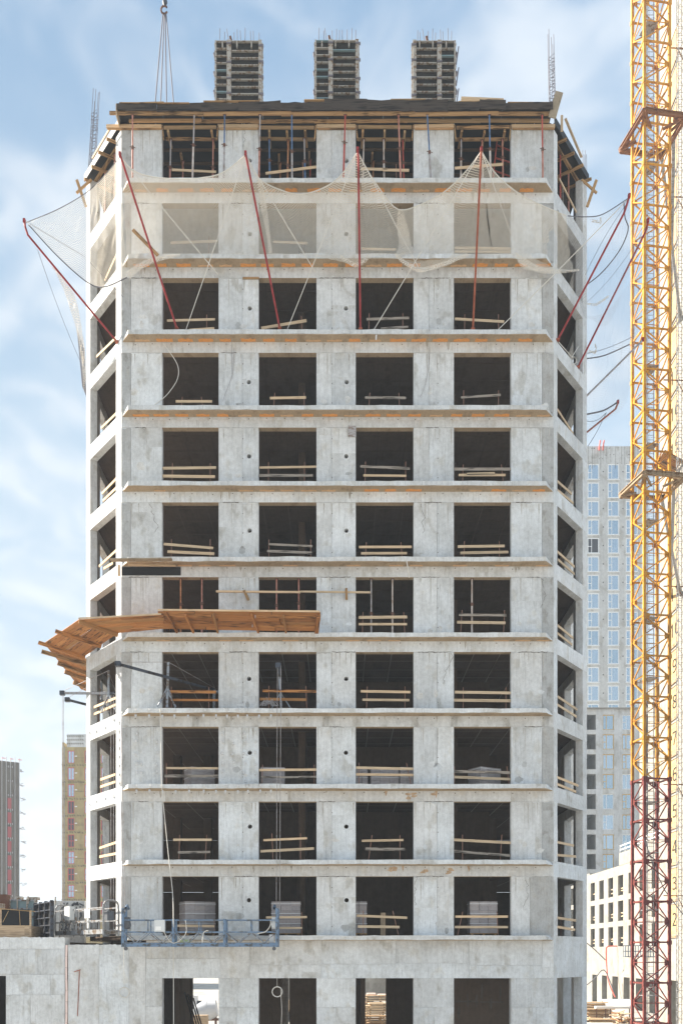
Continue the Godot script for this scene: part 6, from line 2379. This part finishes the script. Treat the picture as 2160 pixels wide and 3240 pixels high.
func build_cradles() -> void:
	# blue platform in front
	var o := thing("work_platform", "long blue suspended work platform hanging before the lowest storey, left half", "work platform")
	var zf := 1.55
	var zb := 0.90
	var x0 := P(389, 0, zf).x
	var x1 := P(876, 0, zf).x
	var yt := P(0, 2911, zf).y
	var ym := P(0, 2949, zf).y
	var yb := P(0, 2994, zf).y
	var posts := [x0, P(549, 0, zf).x, P(711, 0, zf).x, x1]
	var s: Shape
	for z in [zf, zb]:
		s = shape()
		s.bar(Vector3(x0, yt, z), Vector3(x1, yt, z), 0.045, 0.045)
		obj("top_rail", s, M.cradle_blue if z == zf else M.motor, o)
		s = shape()
		s.bar(Vector3(x0, ym, z), Vector3(x1, ym, z), 0.045, 0.055)
		obj("middle_rail", s, M.grey_steel if z == zb else M.cradle_blue, o)
		s = shape()
		s.bar(Vector3(x0, yb + 0.06, z), Vector3(x1, yb + 0.06, z), 0.05, 0.16)
		obj("bottom_beam", s, M.cradle_blue, o)
		for i in 4:
			s = shape()
			s.bar(Vector3(posts[i], yb - 0.03, z), Vector3(posts[i], yt + (0.5 if i in [0, 3] else 0.05), z), 0.11, 0.11)
			obj("post", s, M.cradle_blue, o)
		for i in 3:
			var a: float = posts[i]
			var b: float = posts[i + 1]
			for j in 4:
				s = shape()
				var xa := lerpf(a, b, j / 4.0)
				var xb := lerpf(a, b, (j + 1) / 4.0)
				var up := j % 2 == 1
				s.bar(Vector3(xa, yb + 0.14 if up else ym, z), Vector3(xb, ym if up else yb + 0.14, z), 0.035, 0.035)
				obj("truss_brace", s, M.grey_steel, o)
			s = shape()
			var c := lerpf(a, b, 0.5)
			s.bar(Vector3(c, ym, z), Vector3(c, yt, z), 0.04, 0.04)
			obj("baluster", s, M.cradle_blue, o)
	s = shape()
	s.block(x0, x1, yb + 0.13, yb + 0.16, zb + 0.03, zf - 0.03)
	obj("deck", s, M.galvanised, o)
	for i in 4:
		s = shape()
		for y in [yt, ym, yb + 0.05]: s.bar(Vector3(posts[i], y, zb), Vector3(posts[i], y, zf), 0.05, 0.05)
		obj("cross_tie", s, M.cradle_blue, o)
	s = shape()
	var b0 := P(491, 2911, zf + 0.08)
	var b1 := P(523, 2948, zf + 0.08)
	s.block(b0.x, b1.x, b1.y, b0.y, zf + 0.03, zf + 0.25)
	obj("control_cabinet", s, M.cabinet, o)
	s = shape()
	s.block(b0.x + 0.05, b0.x + 0.28, b1.y + 0.06, b1.y + 0.22, zf + 0.251, zf + 0.255)
	obj("notice", s, M.paper, o)
	for e in [x0 + 0.12, x1 - 0.12]:
		s = shape()
		s.box(Transform3D(Basis(), Vector3(e, yt - 0.12, (zf + zb) / 2)), Vector3(0.22, 0.5, 0.26))
		s.tube(Vector3(e, yt - 0.2, (zf + zb) / 2 - 0.25), Vector3(e, yt - 0.2, (zf + zb) / 2 + 0.25), 0.13, 0.13, 10)
		obj("hoist", s, M.motor if e < 0 and e < x0 + 1 else M.cabinet, o)
		s = shape()
		s.path([Vector3(e, yt + 0.5, zf), Vector3(e, yt + 0.62, (zf + zb) / 2), Vector3(e, yt + 0.5, zb)], 0.06, 6)
		obj("stirrup_head", s, M.cradle_blue, o)
		s = shape()
		s.tube(Vector3(e, yb - 0.1, zf - 0.1), Vector3(e, yb - 0.1, zf + 0.0), 0.08, 0.08, 10)
		obj("wheel", s, M.motor, o)
	s = shape()
	s.path(resample([b1 + Vector3(-0.05, 0, 0), P(535, 2975, zf + 0.06), P(552, 2984, zf + 0.06), P(575, 2970, zf + 0.06), P(590, 2948, zf + 0.06), P(587, 2912, zf + 0.06)], 24), 0.015, 5)
	s.path(resample([P(640, 2985, zf), P(645, 2950, zf + 0.05), P(660, 2945, zf + 0.05)], 12), 0.02, 5)
	s.path(resample([P(815, 2953, zf + 0.05), P(840, 2948, zf + 0.05), P(855, 2928, zf + 0.05), P(856, 2912, zf)], 12), 0.02, 5)
	obj("cable", s, M.rope, o)
	s = shape()
	s.block(P(572, 0, 1.3).x, P(600, 0, 1.3).x, yb + 0.16, yb + 0.28, 1.1, 1.4)
	tag(obj("green_box", s, mat("green_plastic", Color(0.32, 0.40, 0.22), null, Vector2.ONE, 0.6)), "small pale green box lying on the blue platform's deck", "box")
	s = shape()
	s.block(P(852, 0, 1.2).x, P(866, 0, 1.2).x, yb + 0.16, yb + 0.5, 1.0, 1.3)
	tag(obj("cream_sack", s, M.plastic_white), "cream sack standing at the right end of the blue platform", "sack")

	# grey platform round the corner
	o = thing("work_platform", "grey steel suspended work platform beside the left chamfer, with white cabinet", "work platform")
	var g0 := Vector3(P(352, 0, 0.35).x, 0, 0.35)
	var g1 := Vector3(P(199, 0, -4.0).x, 0, -4.0)
	var e := (g1 - g0).normalized()
	var nn := Vector3(-e.z, 0, e.x)   # outwards
	if nn.x > 0: nn = -nn
	var gl := g0.distance_to(g1)
	var base := P(352, 2952, 0.35).y
	for side in [0.0, 0.7]:
		var q = nn * (side - 0.35)
		for y in [0.06, 0.55, 1.10]:
			s = shape()
			s.bar(g0 + q + Vector3(0, base + y, 0), g1 + q + Vector3(0, base + y, 0), 0.045, 0.20 if y < 0.1 else 0.05)
			obj("rail", s, M.galvanised, o)
		var n := 11
		for i in n + 1:
			var p = g0.lerp(g1, i / float(n)) + q
			s = shape()
			s.bar(p + Vector3(0, base - (0.12 if i % 5 == 0 else 0.0), 0), p + Vector3(0, base + (1.12 if i % 3 == 0 else 0.56), 0), 0.07 if i % 3 == 0 else 0.035, 0.07 if i % 3 == 0 else 0.035)
			obj("post", s, M.galvanised, o)
	s = shape()
	s.bar(g0 + Vector3(0, base + 0.12, 0), g1 + Vector3(0, base + 0.12, 0), 0.68, 0.03)
	obj("deck", s, M.galvanised, o)
	for p in [g0, g1]:
		s = shape()
		s.path(resample([p + nn * 0.35 + Vector3(0, base + 0.05, 0), p + nn * 0.35 + Vector3(0, base + 1.1, 0), p + nn * 0.22 + Vector3(0, base + 1.38, 0), p - nn * 0.22 + Vector3(0, base + 1.38, 0), p - nn * 0.35 + Vector3(0, base + 1.1, 0), p - nn * 0.35 + Vector3(0, base + 0.05, 0)], 20), 0.045, 6)
		obj("end_frame", s, M.galvanised, o)
		s = shape()
		var dd := e * (0.2 if p == g0 else -0.2)
		s.box(Transform3D(Basis(e, Vector3.UP, nn), p + dd + Vector3(0, base + 0.75, 0)), Vector3(0.3, 0.42, 0.3))
		obj("hoist", s, M.motor, o)
	s = shape()
	var cab := g0.lerp(g1, 0.66) + nn * 0.42
	s.box(Transform3D(Basis(e, Vector3.UP, nn), cab + Vector3(0, base + 0.95, 0)), Vector3(0.6, 0.62, 0.24))
	obj("control_cabinet", s, M.cabinet, o)
	s = shape()
	s.box(Transform3D(Basis(e, Vector3.UP, nn), g0.lerp(g1, 0.30) + nn * 0.39 + Vector3(0, base + 0.88, 0)), Vector3(0.55, 0.4, 0.02))
	obj("notice_board", s, M.paper, o)
	s = shape()
	for i in 3:
		var a := g0.lerp(g1, 0.72 + i * 0.07) + nn * 0.3
		s.path(resample([a + Vector3(0, base + 1.0, 0), a + Vector3(0.06, base + 0.5, 0), a + Vector3(-0.08, base + 0.2, 0)], 10), 0.03, 5)
	obj("cable", s, M.dark_rope, o)
	# outriggers on the storey under the canopy
	outrigger(P(374, 2101, 2.3), P(678, 2183, -1.9), P(529, 2238, 0.12), P(533, 2095, 0.12), "dark steel outrigger beam crossing the leftmost opening under the wooden canopy", true)
	outrigger(P(880, 2106, 1.5), P(896, 2190, -3.6), P(890, 2241, -0.4), P(882, 2098, -0.3), "grey outrigger seen end-on in the second opening under the wooden canopy", false)
	outrigger(P(198, 2193, -4.2), P(366, 2194, -1.9), P(345, 2252, -1.6), P(344, 2122, -1.6), "dark outrigger beam sticking out left from the left chamfer opening", false)
	outrigger(P(214, 2214, -4.6), P(300, 2236, -5.9), P(322, 2256, -5.0), P(322, 2150, -5.0), "lower dark outrigger beam sticking out left behind the tower's left corner", false)
	# wires down to the platforms
	var blue_l := P(392, 2868, 1.25)
	for q in [["pair of steel wires from the second opening's outrigger to the blue platform's right end", P(878, 2106, 1.5), P(874, 2886, 1.25), 0.09], ["pair of steel wires from the leftmost outrigger to the blue platform's left end", P(374, 2101, 2.3), P(391, 2886, 1.25), 0.05], ["pair of thin wires hanging from the left outriggers to the grey platform's far end", P(198, 2196, -4.2), Vector3(g1.x, base + 1.4, g1.z), 0.04], ["pair of wires past the left corner to the grey platform's near end", P(352, 2200, 0.7), Vector3(g0.x, base + 1.4, g0.z), 0.07]]:
		s = shape()
		s.tube(q[1], q[2], 0.012, 0.012, 5)
		s.tube(q[1] + Vector3(q[3] * 1.6, 0, 0), q[2] + Vector3(q[3] * 1.6, 0, 0), 0.012, 0.012, 5)
		tag(obj("hoist_wire", s, M.prop_grey), q[0], "wire", "wires of the work platforms")
	s = shape()
	s.path(resample(Q([[507, 2243, 0.62], [509, 2300, 0.62], [512, 2480, 0.62], [519, 2560, 0.64], [535, 2720, 0.66], [547, 2830, 1.0], [549, 2920, 1.68], [549, 3010, 0.7], [550, 3260, 0.5]]), 40), 0.017, 5)
	tag(obj("power_cable", s, M.rope), "pale power cable hanging past the leftmost openings down to the ground", "cable")
	for q in [[394, 3140, 0.12, "pale loop of rope hanging on the podium wall left of the openings"], [877, 3138, 0.5, "pale loop of rope hanging in the second ground-floor opening"]]:
		s = shape()
		var c := P(q[0], q[1], q[2])
		for r in [0.205, 0.225]:
			var p := []
			for i in 25: p.append(c + Vector3(cos(TAU * i / 24) * r, sin(TAU * i / 24) * r, rr(-0.01, 0.01)))
			s.path(p, 0.013, 5)
		s.tube(c + Vector3(0, 0.2, 0), P(q[0] - 2, 3000, 1.2), 0.008, 0.008, 4)
		if q[0] > 800: s.path([c + Vector3(0.15, 0.1, 0), c + Vector3(0.2, -0.8, 0), P(889, 3260, 0.4)], 0.012, 4)
		tag(obj("rope_loop", s, M.rope), q[3], "rope", "rope loops under the platforms")
	s = shape()
	for i in 14:
		var c := P(852 + rr(-10, 10), 2236, -0.1)
		var p := []
		for j in 9: p.append(c + Vector3((j / 8.0 - 0.5) * rr(0.4, 0.7), sin(PI * j / 8.0) * rr(0.1, 0.4) + 0.03, rr(-0.02, 0.02)))
		s.path(p, 0.009, 4)
	tag(obj("wire_tangle", s, M.prop_grey), "tangle of thin wire on the slab in the second opening under the canopy", "wire")


# ---------------------------------------------------------------- what stands around on the site
func build_site() -> void:
	# on the roof of the low building at the left
	var t := P(0, 2963).y - 0.25
	var o := thing("wall_formwork", "black ribbed steel formwork panel standing end-on behind the low wall, left", "formwork")
	var a := P(165, 2965, -1.6)
	var b := P(113, 2965, -4.4)
	a.y = t - 0.0
	b.y = t
	var y1 := P(165, 2850, -1.6).y
	var e := (b - a).normalized()
	var m := Transform3D(Basis(e, Vector3.UP, e.cross(Vector3.UP)), a)
	var l := a.distance_to(b)
	var s := shape()
	s.box(m * Transform3D(Basis(), Vector3(l / 2, (y1 - t) / 2, 0.08)), Vector3(l, y1 - t, 0.03))
	obj("sheet", s, M.black_plywood, o)
	for i in 6:
		s = shape()
		s.box(m * Transform3D(Basis(), Vector3(l / 2, 0.1 + i * (y1 - t - 0.15) / 5.0, -0.0)), Vector3(l, 0.05, 0.13))
		obj("rib", s, M.dark_steel, o)
	for i in 4:
		s = shape()
		s.box(m * Transform3D(Basis(), Vector3(l * i / 3.0, (y1 - t) / 2, -0.01)), Vector3(0.08, y1 - t + 0.06, 0.15))
		obj("upright", s, M.dark_steel, o)
	o = thing("wall_formwork", "grey framed formwork panel facing the viewer behind the netted box, left", "formwork")
	var x0 := P(24, 0, -4.5).x
	var x1 := P(117, 0, -4.5).x
	y1 = P(0, 2846, -4.5).y
	s = shape()
	s.block(x0, x1, t, y1, -4.62, -4.58)
	obj("sheet", s, M.form_blue, o)
	for i in 6:
		s = shape()
		s.block(x0, x1, t + 0.05 + i * (y1 - t - 0.12) / 5.0, t + 0.11 + i * (y1 - t - 0.12) / 5.0, -4.575, -4.5)
		obj("rib", s, M.grey_steel, o)
	for f in [0.0, 0.33, 0.66, 0.92]:
		s = shape()
		s.block(lerpf(x0, x1, f), lerpf(x0, x1, f) + (0.16 if f > 0.9 or f == 0.0 else 0.05), t, y1 + 0.03, -4.499, -4.44)
		obj("upright", s, M.form_steel, o)
	o = thing("standing_slab", "plain grey concrete slab end standing between formwork and work platform", "slab")
	s = shape()
	s.block(P(170, 0, -6.0).x, P(190, 0, -6.0).x, t, P(0, 2850, -6.0).y, -7.5, -6.0)
	obj("slab_end", s, M.far_concrete, o)
	s = shape()
	s.block(P(191, 0, -6.2).x, P(268, 0, -6.2).x, t, P(0, 2850, -6.2).y, -6.5, -6.2)
	obj("slab_face", s, M.far_concrete, o)
	s = shape()
	for i in 60: s.box(Transform3D(Basis(Vector3(0, 0, 1), rr(0, 3)), P(rr(195, 265), rr(2858, 2955), -6.18)), Vector3(rr(0.05, 0.25), rr(0.04, 0.12), 0.05))
	obj("splash", s, M.motor, o).set_meta("kind", "stuff")
	o = thing("netted_box", "pale plywood box with black netting over its front, on the low wall, bottom left", "box")
	s = shape()
	s.block(P(-8, 0, -1.2).x, P(97, 0, -1.2).x, t, P(0, 2928, -1.2).y, -1.24, -1.2)
	obj("lower_board", s, M.pale_ply, o)
	s = shape()
	s.block(P(-8, 0, -1.2).x, P(6, 0, -1.2).x, P(0, 2928, -1.2).y, P(0, 2876, -1.2).y, -1.24, -1.2)
	s.block(P(94, 0, -1.2).x, P(100, 0, -1.2).x, t, P(0, 2880, -1.2).y, -1.239, -1.195)
	obj("post", s, M.pale_ply, o)
	s = shape()
	s.block(P(6, 0, -1.2).x, P(94, 0, -1.2).x, P(0, 2930, -1.2).y, P(0, 2878, -1.2).y, -1.235, -1.22)
	obj("netting", s, M.black_mesh, o)
	s = shape()
	s.bar(P(-10, 2874, -1.15), P(112, 2884, -1.15), 0.06, 0.03)
	s.bar(P(62, 2878, -1.18), P(65, 2930, -1.18), 0.02, 0.02)
	s.bar(P(10, 2918, -1.18), P(28, 2882, -1.18), 0.02, 0.02)
	obj("batten", s, OLD[1], o)
	s = shape()
	s.block(P(-8, 0, -1.3).x, P(98, 0, -1.3).x, t, P(0, 2930, -1.3).y, -3.2, -1.26)
	obj("body", s, M.pale_ply, o)
	for q in [[0, 2832, 22, 2872, -4.0, "rust_rod"], [-12, 2860, 2, 2873, -2.0, "form_steel"]]:
		s = shape()
		var p := P(q[0], q[1], q[4])
		var r := P(q[2], q[3], q[4])
		s.block(p.x, r.x, t, p.y, q[4] - 0.6, q[4])
		for i in 3: s.block(p.x - 0.02, r.x + 0.02, lerpf(r.y, p.y, i / 2.0) - 0.03, lerpf(r.y, p.y, i / 2.0) + 0.03, q[4] - 0.6, q[4] + 0.05)
		tag(obj("steel_crate", s, M[q[5]]), "rusty brown steel crate at the far left behind the netted box" if q[5] == "rust_rod" else "pale steel crate at the picture's left edge behind the netted box", "crate")
	s = shape()
	for q in [[90, 2836, 2848], [176, 2838, 2850]]: s.tube(P(q[0], q[2] + 12, -4.5), P(q[0], q[1], -4.5), 0.04, 0.04, 6)
	s.block(P(50, 0, -4.6).x, P(68, 0, -4.6).x, P(0, 2848, -4.6).y, P(0, 2836, -4.6).y, -5.0, -4.6)
	s.block(P(85, 0, -4.6).x, P(120, 0, -4.6).x, P(0, 2847, -4.6).y, P(0, 2838, -4.6).y, -5.0, -4.6)
	tag(obj("formwork_fittings", s, M.form_steel), "pale blocks and a short post on top of the grey framed formwork", "fittings")

	# seen through the ground floor
	var z := -45.0
	o = thing("concrete_mixer", "grey drum mixer with a big pale drum, seen through the first ground-floor opening", "mixer")
	var c := P(668, 3200, z)
	s = shape()
	s.tube(c + Vector3(-1.3, 0, 0), c + Vector3(-0.2, 0.2, 0), 0.5, 1.0, 14)
	s.tube(c + Vector3(-0.2, 0.2, 0), c + Vector3(0.5, 0.3, 0), 1.0, 0.75, 14)
	obj("drum", s, M.tarp_grey, o)
	s = shape()
	s.block(c.x - 2.0, c.x - 0.6, c.y - 0.4, c.y + 0.9, z - 1.0, z - 0.3)
	s.block(c.x - 1.9, c.x - 1.5, c.y + 0.9, c.y + 1.4, z - 0.9, z - 0.5)
	obj("engine", s, M.motor, o)
	s = shape()
	for q in [-1.6, 0.4]: s.block(c.x + q - 0.08, c.x + q + 0.08, 0, c.y - 0.3, z - 0.3, z + 0.1)
	s.block(c.x - 2.2, c.x + 0.9, c.y - 0.8, c.y - 0.62, z - 0.6, z + 0.2)
	obj("frame", s, M.rust_rod, o)
	s = shape()
	s.block(P(610, 0, z).x, P(622, 0, z).x, 0, P(0, 3150, z).y, z - 1, z)
	tag(obj("white_tank", s, M.plastic_white), "white tank beside the mixer, seen through the first ground-floor opening", "tank")
	s = shape()
	s.block(P(612, 0, -38).x, P(655, 0, -38).x, 0, P(0, 3213, -38).y, -39, -38)
	tag(obj("brown_crate", s, M.pale_ply), "brown plywood crate low in the first ground-floor opening", "crate")
	for i in 3:
		var zz: float = [-38.0, -43.0, -50.0][i]
		var k := thing("timber_stack", ["low dark-edged pallet pile, nearest in the third ground-floor opening", "middle pile of pale pallets in the third ground-floor opening", "rearmost pile of pale boards with pinkish packs, third ground-floor opening"][i], "timber stack", Vector3.ZERO, "timber stacks behind the third ground-floor opening")
		var p := P([1180, 1192, 1182][i], [3215, 3175, 3150][i], zz)
		var y := p.y
		while y > 0.3:
			s = shape()
			s.box(Transform3D(Basis(Vector3.UP, rr(-0.2, 0.2)), Vector3(p.x + rr(-0.2, 0.2), y, zz)), Vector3(rr(1.6, 2.6), 0.09, 1.0))
			obj("board", s, pick(FRESH) if i else pick(OLD), k)
			for q in [-0.6, 0.6]:
				s = shape()
				s.box(Transform3D(Basis(), Vector3(p.x + q + rr(-0.1, 0.1), y - 0.11, zz)), Vector3(0.12, 0.12, 0.9))
				obj("bearer", s, pick(OLD), k)
			y -= 0.21
	s = shape()
	for q in [[1160, 3143], [1195, 3146]]: s.block(P(q[0], 0, -50).x, P(q[0] + 28, 0, -50).x, P(0, q[1] + 9, -50).y, P(0, q[1], -50).y, -51, -50)
	tag(obj("wrapped_pack", s, M.pink_foam), "pinkish wrapped packs on top of the rear pile, third ground-floor opening", "pack")
	o = thing("rear_pavilion", "pale concrete frame building behind, seen through the ground-floor openings", "building")
	for x in [-16.0, -11.5, -7.0, -2.4, 2.5, 7.0, 11.5]:
		s = shape()
		s.block(x, x + 2.0, 0, 6.4, -100.6, -100)
		obj("column", s, M.pale_concrete, o)
	s = shape()
	s.block(-17, 15, 6.4, 9.0, -101, -100.01)
	s.block(-17, 15, 0, 9.0, -108.4, -108)
	obj("beam", s, M.pale_concrete, o)
	s = shape()
	for i in 4: s.bar(P(585 + i * 9, 3140 + i * 6, -4.8), P(628 + i * 8, 3290, -4.2), 0.05, 0.05)
	tag(obj("leaning_bars", s, M.void), "thin black bars leaning inside the first ground-floor opening", "bars")
	s = shape()
	s.tube(Vector3(-3.0, 0, -10), Vector3(-3.0, 7.4, -10), 0.2, 0.2, 10)
	tag(obj("inner_post", s, M.far_concrete), "grey post in the gap of the second ground-floor opening", "post")
	for q in [[900, 3165], [906, 3200]]:
		var p := P(q[0], q[1], -60)
		s = shape()
		s.block(p.x - 1.0, p.x + 1.0, 0, p.y, -61, -60)
		tag(obj("site_cabin", s, M.plastic_white if q[1] > 3180 else M.pale_ply), "white site box glimpsed through the second ground-floor gap" if q[1] > 3180 else "tan site box behind the white one, glimpsed through the second ground-floor gap", "site box")

	# bottom right: timber stacks and a worktable before the white low-rise
	z = -62.0
	for i in 5:
		var k := thing("plank_stack", "stack of grey weathered planks before the white low-rise, %s" % ["nearest the tower's edge", "topmost pile", "second row", "lowest pile by the tower", "right end beside the table"][i], "plank stack", Vector3.ZERO, "plank stacks before the white low-rise")
		var p := P([1868, 1874, 1895, 1860, 1900][i], [3185, 3172, 3192, 3222, 3225][i], z + i * 0.6)
		for j in 5:
			s = shape()
			s.box(Transform3D(Basis(Vector3.UP, rr(-0.06, 0.06)), p - Vector3(0, j * 0.20, 0)), Vector3(rr(2.2, 3.0), 0.12, 1.2))
			obj("plank", s, pick(OLD) if j % 2 else FRESH[j], k)
		s = shape()
		for q in [-0.9, 0.9]: s.block(p.x + q - 0.08, p.x + q + 0.08, 0, p.y - 1.0, p.z - 0.4, p.z + 0.4)
		obj("bearer", s, OLD[1], k)
	o = thing("work_shelter", "pale sheet shelter on thin posts before the white low-rise, left of the crane foot", "shelter")
	s = shape()
	s.block(P(1884, 0, -60).x, P(1996, 0, -60).x, P(0, 3190, -60).y - 0.05, P(0, 3184, -60).y, -62, -60)
	obj("sheet_roof", s, M.plastic_white, o)
	for px in [1886, 1915, 1930, 1990]:
		s = shape()
		s.bar(P(px, 3186, -60.1) * Vector3(1, 0, 1), P(px, 3186, -60.1), 0.08, 0.08)
		obj("post", s, M.rust_rod, o)
	o = thing("table_roof", "small tilted grey sheet roof above the shelter, before the white low-rise", "shelter")
	s = shape()
	var p0 := P(1955, 3172, -66)
	s.box(Transform3D(Basis(Vector3(1, 0, 0), 0.22), p0), Vector3(3.0, 0.06, 2.6))
	obj("sheet", s, M.tarp_grey, o)
	for q in [-1.2, 1.2]:
		s = shape()
		s.block(p0.x + q - 0.05, p0.x + q + 0.05, 0, p0.y - 0.1, -66.1, -66.0)
		obj("post", s, OLD[0], o)
	var heap := thing("scrap_heap", "heap of orange and pale timber offcuts at the crane's foot", "timber heap")
	for i in 40:
		s = shape()
		var p := P(rr(1940, 1995), rr(3205, 3245), -58 + rr(-1, 1))
		s.box(Transform3D(Basis.from_euler(Vector3(rr(-0.4, 0.4), rr(0, 3), rr(-0.4, 0.4))), p), Vector3(rr(0.8, 1.8), 0.08, 0.15))
		obj("offcut", s, pick(FRESH) if i % 3 else GOLD[i % 8], heap)
	# concrete pump pipe and hoses by the low-rise
	s = shape()
	s.path(resample(Q([[1990, 2995, -90], [1925, 2994, -90], [1917, 3005, -90], [1918, 3060, -90], [1925, 3110, -89], [1945, 3155, -88]]), 30), 0.09, 6)
	tag(obj("red_hose", s, M.pvc_red), "red hose hanging down before the white low-rise's blank wall", "hose")
	s = shape()
	s.path(resample(Q([[1850, 2980, -88], [1880, 3005, -88], [1914, 3038, -88]]), 12), 0.07, 5)
	s.path(resample(Q([[1850, 3120, -88], [1880, 3096, -88], [1908, 3068, -88], [1930, 3110, -88], [1945, 3150, -88]]), 20), 0.07, 5)
	tag(obj("black_hose", s, M.dark_rope), "thin dark pipes looping before the white low-rise's blank wall", "hose")
	# far work platform at the white wing
	o = thing("work_platform", "small blue work platform far behind the crane mast, on the white low-rise", "work platform")
	z = -66.0
	x0 = P(1977, 0, z).x
	x1 = P(2072, 0, z).x
	for y in [2992, 3010, 3027]:
		s = shape()
		for zz in [z, z - 0.8]: s.bar(Vector3(x0, P(0, y, z).y, zz), Vector3(x1, P(0, y, z).y, zz), 0.07, 0.08)
		obj("rail", s, M.cradle_blue, o)
	for i in 13:
		s = shape()
		for zz in [z, z - 0.8]: s.bar(Vector3(lerpf(x0, x1, i / 12.0), P(0, 3028, z).y, zz), Vector3(lerpf(x0, x1, i / 12.0), P(0, 2991, z).y, zz), 0.05, 0.05)
		obj("post", s, M.cradle_blue, o)
	s = shape()
	s.bar(Vector3(x0, P(0, 3028, z).y, z - 0.4), Vector3(x1, P(0, 3028, z).y, z - 0.4), 0.8, 0.05)
	obj("deck", s, M.galvanised, o)
